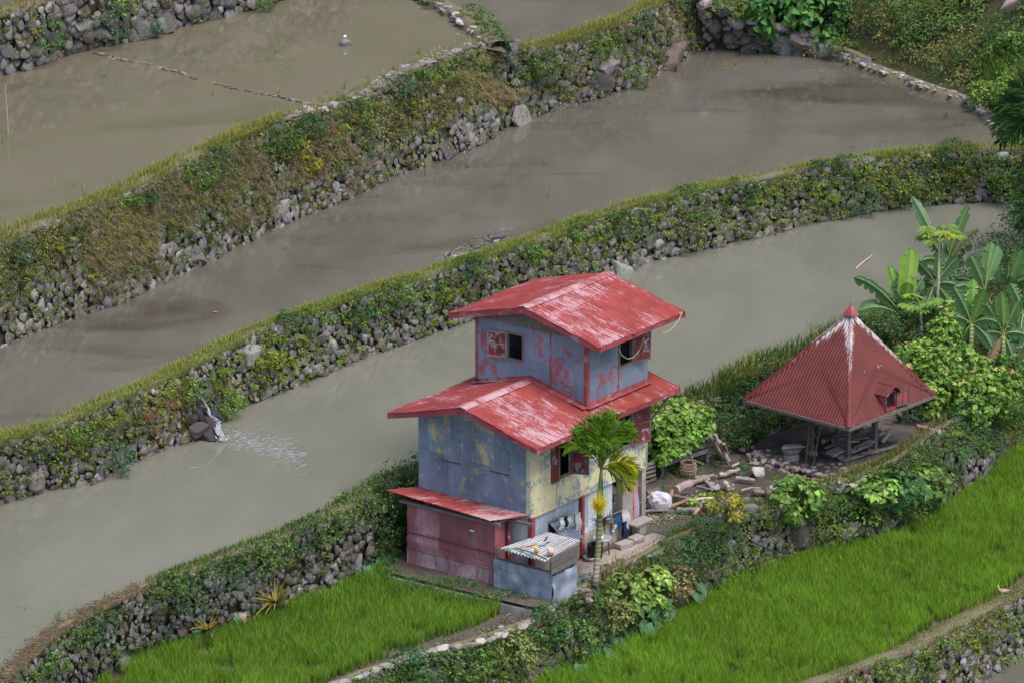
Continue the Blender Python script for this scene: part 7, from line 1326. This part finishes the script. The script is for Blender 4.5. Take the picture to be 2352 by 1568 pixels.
# ------------------------------------------------------------------ taro, spiky plants and weeds
def taro(P, r, n, L, label, col=(.035, .092, .045), group='taro plants at the edges of the rice fields'):
    o = thing('taro_plant', label, 'taro plant', P, 0, group); vg = VG(); mb = MB(); Ps = []; Ds = []; Ns = []
    for i in range(n):
        a = RNG.uniform(0, 2*pi); d = A(cos(a), sin(a), 0); h = RNG.uniform(.3, .75)*L*2.2; p = P+d*r*RNG.uniform(.3, 1)+A(0, 0, h); mb.tube([P+d*.03, P+(p-P)*.6+A(0, 0, .05), p], [.016, .012, .008], 5, (.09, .14, .05), False); Ps.append(p); dn = nrm(d*RNG.uniform(.2, .9)+A(RNG.normal(0, .3), -.5, -.75)); Ds.append(dn); nn = nrm(d*.5+A(0, -.6, .55)+RNG.normal(0, .22, 3)); Ns.append(nrm(nn-dn*(nn@dn)))
    vg.hearts(np.array(Ps), np.array(Ds), np.array(Ns), L*RNG.uniform(.7, 1.2, n), L*RNG.uniform(.7, .95, n), vary(col, n, .2)); vg.build('foliage', MAT['leaf'], o, P); mb.build('stalk', MAT['leaf'], o, P); return o
TG = (.028, .075, .034)
for (x, y, r, n, L, lb) in ((1590, 1385, .55, 12, .46, 'large grey green taro, uppermost clump beside the right rice field'), (1500, 1440, .5, 12, .50, 'largest taro clump below the palm, beside the rice'), (1470, 1462, .45, 9, .44, 'taro clump just below the largest one'), (1420, 1490, .4, 8, .34, 'taro clump fourth along the left edge of the right field'), (1390, 1518, .35, 8, .32, 'small taro near the bottom beside the right field'), (1330, 1545, .35, 7, .30, 'lowest taro at the bottom of the right field edge'), (1535, 1405, .4, 8, .38, 'taro clump between two larger ones by the rice'), (1640, 1350, .3, 6, .30, 'small taro at the foot of the hanging dark bush'), (1300, 1505, .3, 6, .26, 'little taro on the wall below the edging stones')): taro(U(x, y, Z1+.05), r, n, L, lb, TG)
for (x, y, r, n, L, lb) in ((900, 1298, .55, 16, .32, 'broad taro patch against the red shed'), (862, 1302, .35, 9, .26, 'taro left of the broad patch by the shed'), (828, 1325, .3, 5, .36, 'single big leaved taro at the foot of the wall'), (402, 1452, .25, 6, .28, 'taro at the foot of the left wall between spiky plants'), (440, 1475, .25, 6, .24, 'small taro by the middle spiky plant'), (390, 1475, .2, 5, .22, 'tiny taro at the edge of the left rice'), (275, 1530, .25, 6, .22, 'taro beside the biggest spiky plant'), (530, 1440, .2, 5, .24, 'little taro next to the whitish boulder')): taro(U(x, y, Z2+.05), r, n, L, lb, (.032, .10, .045))
def spiky(x, y, z, n, L, label, col, dry=.25):
    P = U(x, y, z); o = thing('spiky_plant', label, 'spiky plant', P, 0, 'spiky plants at the foot of the left wall'); vg = VG()
    for i in range(n):
        a = RNG.uniform(0, 2*pi); d = nrm(A(cos(a), sin(a)*.8-.25, RNG.uniform(.25, 1.3))); l = L*RNG.uniform(.7, 1.15); c = vary(col if RNG.uniform() > dry else (.26, .21, .06), 1, .2)[0]; ts = np.linspace(0, 1, 7); q = P+d*l*ts[:, None]-A(0, 0, 1)*l*.42*(ts**2)[:, None]*(1.2-d[2]); sd = nrm(np.cross(d, A(0, 0, 1)))*.03; w_ = (1-ts**1.6)[:, None]+.03; V = np.concatenate([q-sd*w_, q+sd*w_+A(0, 0, .012)]); Fc = np.array([[k, k+1, k+8] for k in range(6)]+[[k, k+8, k+7] for k in range(6)]); vg.put(V, Fc, np.tile(c, (14, 1)))
    vg.build('foliage', MAT['gloss_leaf'], o, P); return o
spiky(245, 1495, Z2+.5, 60, .95, 'largest green spiky plant at the bottom left', (.10, .14, .05), .15); spiky(228, 1540, Z2+.2, 26, .6, 'yellowish spiky plant under the largest one', (.17, .17, .05), .4); spiky(350, 1470, Z2+.35, 24, .65, 'green spiky plant right of the largest one', (.11, .14, .045), .3); spiky(480, 1445, Z2+.4, 40, .75, 'olive spiky plant in the middle of the left wall', (.12, .125, .05), .45); spiky(632, 1385, Z2+.45, 54, .95, 'largest golden spiky plant in front of the left wall', (.17, .16, .045), .55); spiky(860, 1262, Z2+.6, 26, .65, 'yellow spiky plant in the shade left of the shed', (.16, .17, .03), .4); spiky(700, 1345, Z2+.3, 14, .5, 'small brownish spiky plant at the right end of the left wall', (.16, .13, .06), .6)
# tall weeds with bent blades beside the palm foot, yard weeds
vg = VG()
for (x, y, n, h, c) in ((1395, 1330, 26, .75, (.12, .13, .04)), (1420, 1310, 24, .7, (.11, .14, .04)), (1405, 1355, 24, .6, (.10, .14, .035)), (1440, 1340, 20, .5, (.17, .14, .06)), (1380, 1375, 20, .4, GRN), (1335, 1375, 18, .25, GRN), (1300, 1390, 22, .25, GRN), (1285, 1385, 18, .22, LGRN), (2090, 1045, 22, .45, (.14, .17, .04)), (2065, 1058, 18, .4, GRN)): vg.tuft(U(x, y, -.05), .14, n, h, c, lean=.5, w=.022)
for (cx_, cy_, rx, ry, n) in ((1650, 1075, 75, 25, 34), (1530, 1115, 35, 25, 16), (1720, 1085, 22, 20, 14), (1560, 1080, 30, 18, 12), (1735, 1150, 20, 8, 6), (1580, 1160, 60, 14, 8), (1000, 1338, 110, 9, 40), (1120, 1366, 100, 9, 40), (1240, 1392, 40, 10, 14), (900, 1310, 30, 10, 14), (1000, 1330, 90, 6, 20), (1745, 1180, 30, 8, 8)):
    for i in range(n):
        a = RNG.uniform(0, 2*pi); q = np.sqrt(RNG.uniform()); vg.clump(U(cx_+rx*q*cos(a), cy_+ry*q*sin(a), .04), RNG.uniform(.10, .2), 13, .07, np.array([GRN, BLUG, (.04, .09, .03)][RNG.integers(3)])*1.1, (0, 0, .6))
stuff(vg, 'yard_weeds', MAT['leaf'], 'low green weeds growing about the yard and woodpile', 'weeds', tuple(U(1650, 1075, 0)))
vg = VG()
for i in range(26): a = RNG.uniform(0, 2*pi); q = np.sqrt(RNG.uniform()); vg.clump(U(1625+45*q*cos(a), 1150+16*q*sin(a), .25), .12, 9, .10, np.array(LGRN)*RNG.uniform(.9, 1.4), (0, -.2, .5), True)
o = vg.build('creeping_plant', MAT['leaf'], None, U(1625, 1150, .1)); o.location = U(1625, 1150, .1); tag(o, 'bright yellow green creeper sprawling over the woodpile', 'creeper')
# wood chips scattered on the earth and small stones along the path edge
mb = MB()
for i in range(420):
    k = RNG.uniform(); x, y = (q3b(RNG.normal(120, 70), RNG.normal(1375, 25)) if k < .45 else q3b(RNG.normal(330, 80), RNG.normal(1330, 25)) if k < .65 else (RNG.uniform(1560, 1830), RNG.uniform(1120, 1175))); a = RNG.uniform(0, pi); mb.box(U(x, y, .0)+A(0, 0, .0), (RNG.uniform(.03, .1), RNG.uniform(.015, .035), .012), rotz(a), vary((.42, .31, .2), 1, .3)[0])
single(mb, 'wood_chips', MAT['wood'], 'pale wood chips scattered on the earth by the woodpile', 'wood chips', U(1500, 1190, 0), kind='stuff')
P = np.array([U(*q2b(RNG.uniform(1120, 1300), RNG.uniform(1110, 1420)), -.03) for i in range(46)]+[U(*q2b(x+RNG.normal(0, 12), np.interp(x, [1350, 1600, 1800, 2000, 2090], [1080, 990, 930, 870, 830])+RNG.normal(0, 14)), -.02) for x in RNG.uniform(1380, 2090, 60)]); V, Fc, C = flatstones(P, .13, .06, 1.05)
o = npmesh('path_stones', V, Fc, C, MAT['paver'], None, P[0], True); o.location = P[0]; tag(o, 'flat stones trodden into the edge of the path by the house', 'path stones', None, 'stuff')
# small stones at the edges of the ponds and mud crumbs on the bare field edge
P = np.array([U(RNG.uniform(1150, 1250), RNG.uniform(1405, 1440), Z2) for i in range(60)]+[U(x, np.interp(x, [800, 950, 1080, 1200], [1552, 1502, 1462, 1425])+RNG.normal(0, 7), Z2) for x in RNG.uniform(800, 1200, 70)]); V, Fc, C = flatstones(P, .05, .03, 1.0)
o = npmesh('mud_crumbs', V, Fc, C, MAT['paver'], None, P[0], True); o.location = P[0]; tag(o, 'crumbs of mud and pebbles on the bare edge of the left rice field', 'pebbles', None, 'stuff')
